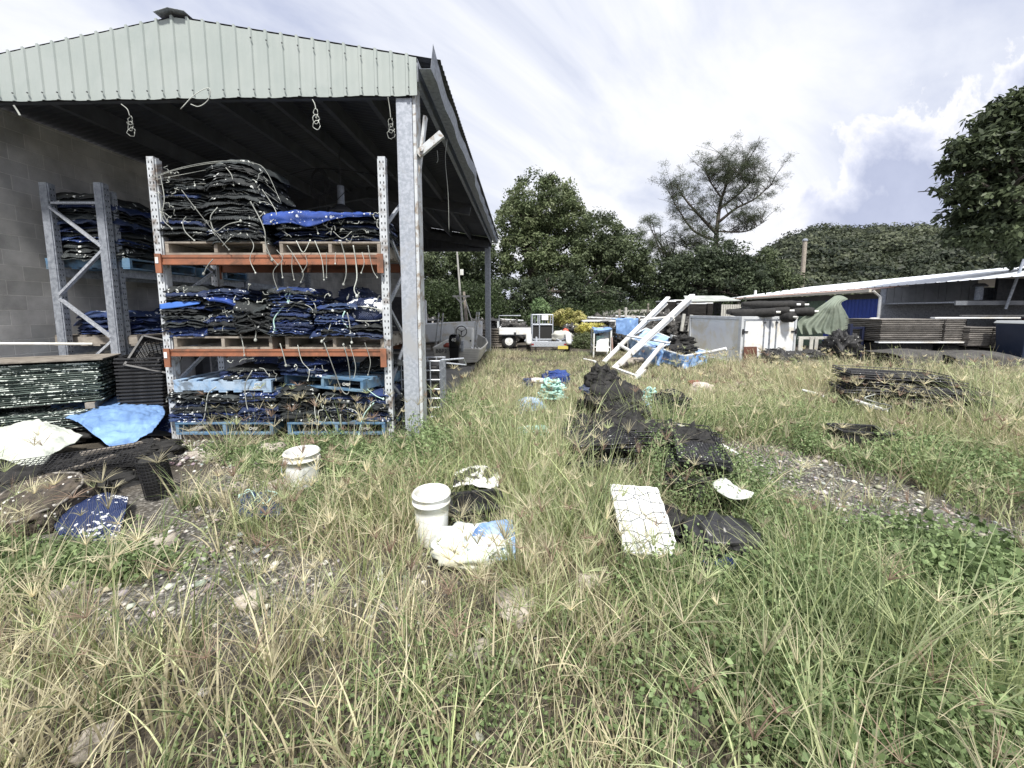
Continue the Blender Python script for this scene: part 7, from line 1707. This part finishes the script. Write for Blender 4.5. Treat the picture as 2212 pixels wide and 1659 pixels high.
def build_weeds():
    rnd = np.random.default_rng(6); VV = []; FF = []; CC = []; base = 0
    regs = [(-2.3, 4.05, 1.7, .65, 0, 2600, .14, .026), (-2.95, 2.28, .75, .24, 0, 1100, .16, .034), (-1.3, 3.5, 1.0, .6, 0, 1500, .10, .022), (2.3, 2.1, 1.2, .6, 0, 2600, .18, .032), (1.9, 1.4, 1.1, .5, 0, 1800, .18, .034),
            (3.9, 3.9, 1.3, .7, 0, 1400, .22, .036), (-.65, 4.8, .55, 1.3, 0, 1500, .30, .034), (.3, 4.6, .6, .8, 0, 900, .22, .03), (1.7, 3.2, .5, .8, 0, 1200, .34, .026), (.4, 1.4, 1.5, .6, 0, 700, .08, .024), (2.6, 5.2, 1.5, .8, 0, 1500, .26, .03), (-1.9, 3.0, 1.2, .5, 0, 700, .08, .022), (3.1, 1.9, .8, .6, 0, 900, .25, .05),
            (1.15, 2.15, .5, .3, 0, 420, .16, .028), (-2.75, 3.35, .4, .25, 0, 420, .12, .03), (-3.9, 3.0, .5, .2, 0, 300, .12, .034)]
    for (cx, cy, rx, ry, a, n, hm, lf) in regs:
        r = np.sqrt(rnd.uniform(0, 1, n)) * (1 + .2 * rnd.normal(size=n)); th = rnd.uniform(0, 6.28, n)
        x = cx + rx * r * np.cos(th); y = cy + ry * r * np.sin(th); k = ~blocked(x, y) & (y > .5) & ((rnd.uniform(size=n) > gravel_mask(x, y) * 1.2) | (cx < -2.8)); x, y = x[k], y[k]; n = len(x)
        H = hm * rnd.uniform(.3, 1.4, n) * (.5 + vnoise(x, y, 2.5, 31)); per = 16; i = np.repeat(np.arange(n), per); m = len(i)
        P = np.stack([x[i] + rnd.normal(0, .035, m), y[i] + rnd.normal(0, .035, m), gz(x, y)[i] + H[i] * rnd.uniform(.1, 1, m)], 1)
        V, F = leaf_quads(P, np.full(m, lf), rnd, .1, .62)
        t = rnd.uniform(0, 1, (n, 1))[i]; c = (np.array([.10, .15, .06]) * (1 - t) + np.array([.29, .38, .18]) * t) * rnd.uniform(.7, 1.3, (m, 1))
        VV.append(V); FF.append(F + base); CC.append(np.repeat(c, 4, 0)); base += len(V)
    o = np_mesh('leafy_weeds', np.concatenate(VV), np.concatenate(FF), LEAFM, np.concatenate(CC))
    tag(o, 'low patches of small-leaved green weeds between the grass', 'weeds', kind='stuff')
build_weeds()
def build_gravel():
    rnd = np.random.default_rng(9); n = 26000; x, y = wedge(n, .8, 6.5, rnd); k = (rnd.uniform(size=len(x)) < gravel_mask(x, y) * 1.1 + .03) & ~blocked(x, y); x, y = x[k], y[k]
    # rubble in front of the racks
    n2 = 1500; x2 = rnd.uniform(-4.0, -2.2, n2); y2 = rnd.normal(4.35, .22, n2); x = np.concatenate([x, x2]); y = np.concatenate([y, y2]); n = len(x)
    base = np.array([[1, 0, 0], [0, 1, 0], [-1, 0, 0], [0, -1, 0], [0, 0, 1], [0, 0, -1], [.6, .6, .5], [-.6, .55, .5], [-.6, -.6, .45], [.6, -.55, .5]])
    T_ = np.array([[0, 6, 4], [6, 1, 4], [1, 7, 4], [7, 2, 4], [2, 8, 4], [8, 3, 4], [3, 9, 4], [9, 0, 4], [0, 1, 6], [1, 2, 7], [2, 3, 8], [3, 0, 9], [1, 0, 5], [2, 1, 5], [3, 2, 5], [0, 3, 5]])
    s = np.exp(rnd.normal(-4.55, .6, n)); s[-n2:] *= 1.5; s = np.clip(s, .003, .04)
    V = base[None] * rnd.uniform(.65, 1.2, (n, 10, 1)) * s[:, None, None] * np.array([1, 1, .6]); a = rnd.uniform(0, 6.28, n); ca, sa = np.cos(a)[:, None], np.sin(a)[:, None]
    V = np.stack([V[..., 0] * ca - V[..., 1] * sa + x[:, None], V[..., 0] * sa + V[..., 1] * ca + y[:, None], V[..., 2] + gz(x, y)[:, None] + s[:, None] * .25], -1)
    F = (T_[None] + (np.arange(n) * 10)[:, None, None]).reshape(-1, 3)
    c = np.array([.36, .34, .31]) * rnd.uniform(.4, 1.5, (n, 1)) + rnd.normal(0, .02, (n, 3)); c = np.where(rnd.uniform(size=(n, 1)) < .12, np.array([.62, .60, .56]), c)
    m = vmat('pebble', 0, .9, .3); o = np_mesh('gravel', V.reshape(-1, 3), F, m, np.repeat(np.clip(c, .03, .8), 10, 0)); tag(o, 'grey and pale gravel showing through the weeds', 'gravel', kind='stuff')
build_gravel()
def dry_stems():
    """thin dead stems standing in front of the racks"""
    rnd = random.Random(3); b = MB()
    for k in range(170):
        x = rnd.uniform(-3.9, -1.35); y = rnd.uniform(4.3, 4.62); h = rnd.uniform(.1, .38); a = rnd.gauss(0, .45); c = rnd.gauss(0, .25)
        p = [Vector((x, y, 0)), Vector((x + a * h * .5, y + c * h * .5, h * .55)), Vector((x + a * h * 1.1 + rnd.gauss(0, .03), y + c * h, h))]
        b.tube(spline(p, 5), [.0028, .0025, .002, .0015, .001], 3)
    o = b.build('dead_stems', mat('dead_stem', (.30, .26, .19), .9, (.20, .16, .12), 8)); tag(o, 'thin dead weed stems standing before the lowest pallets', 'dead stems', kind='stuff')
dry_stems()
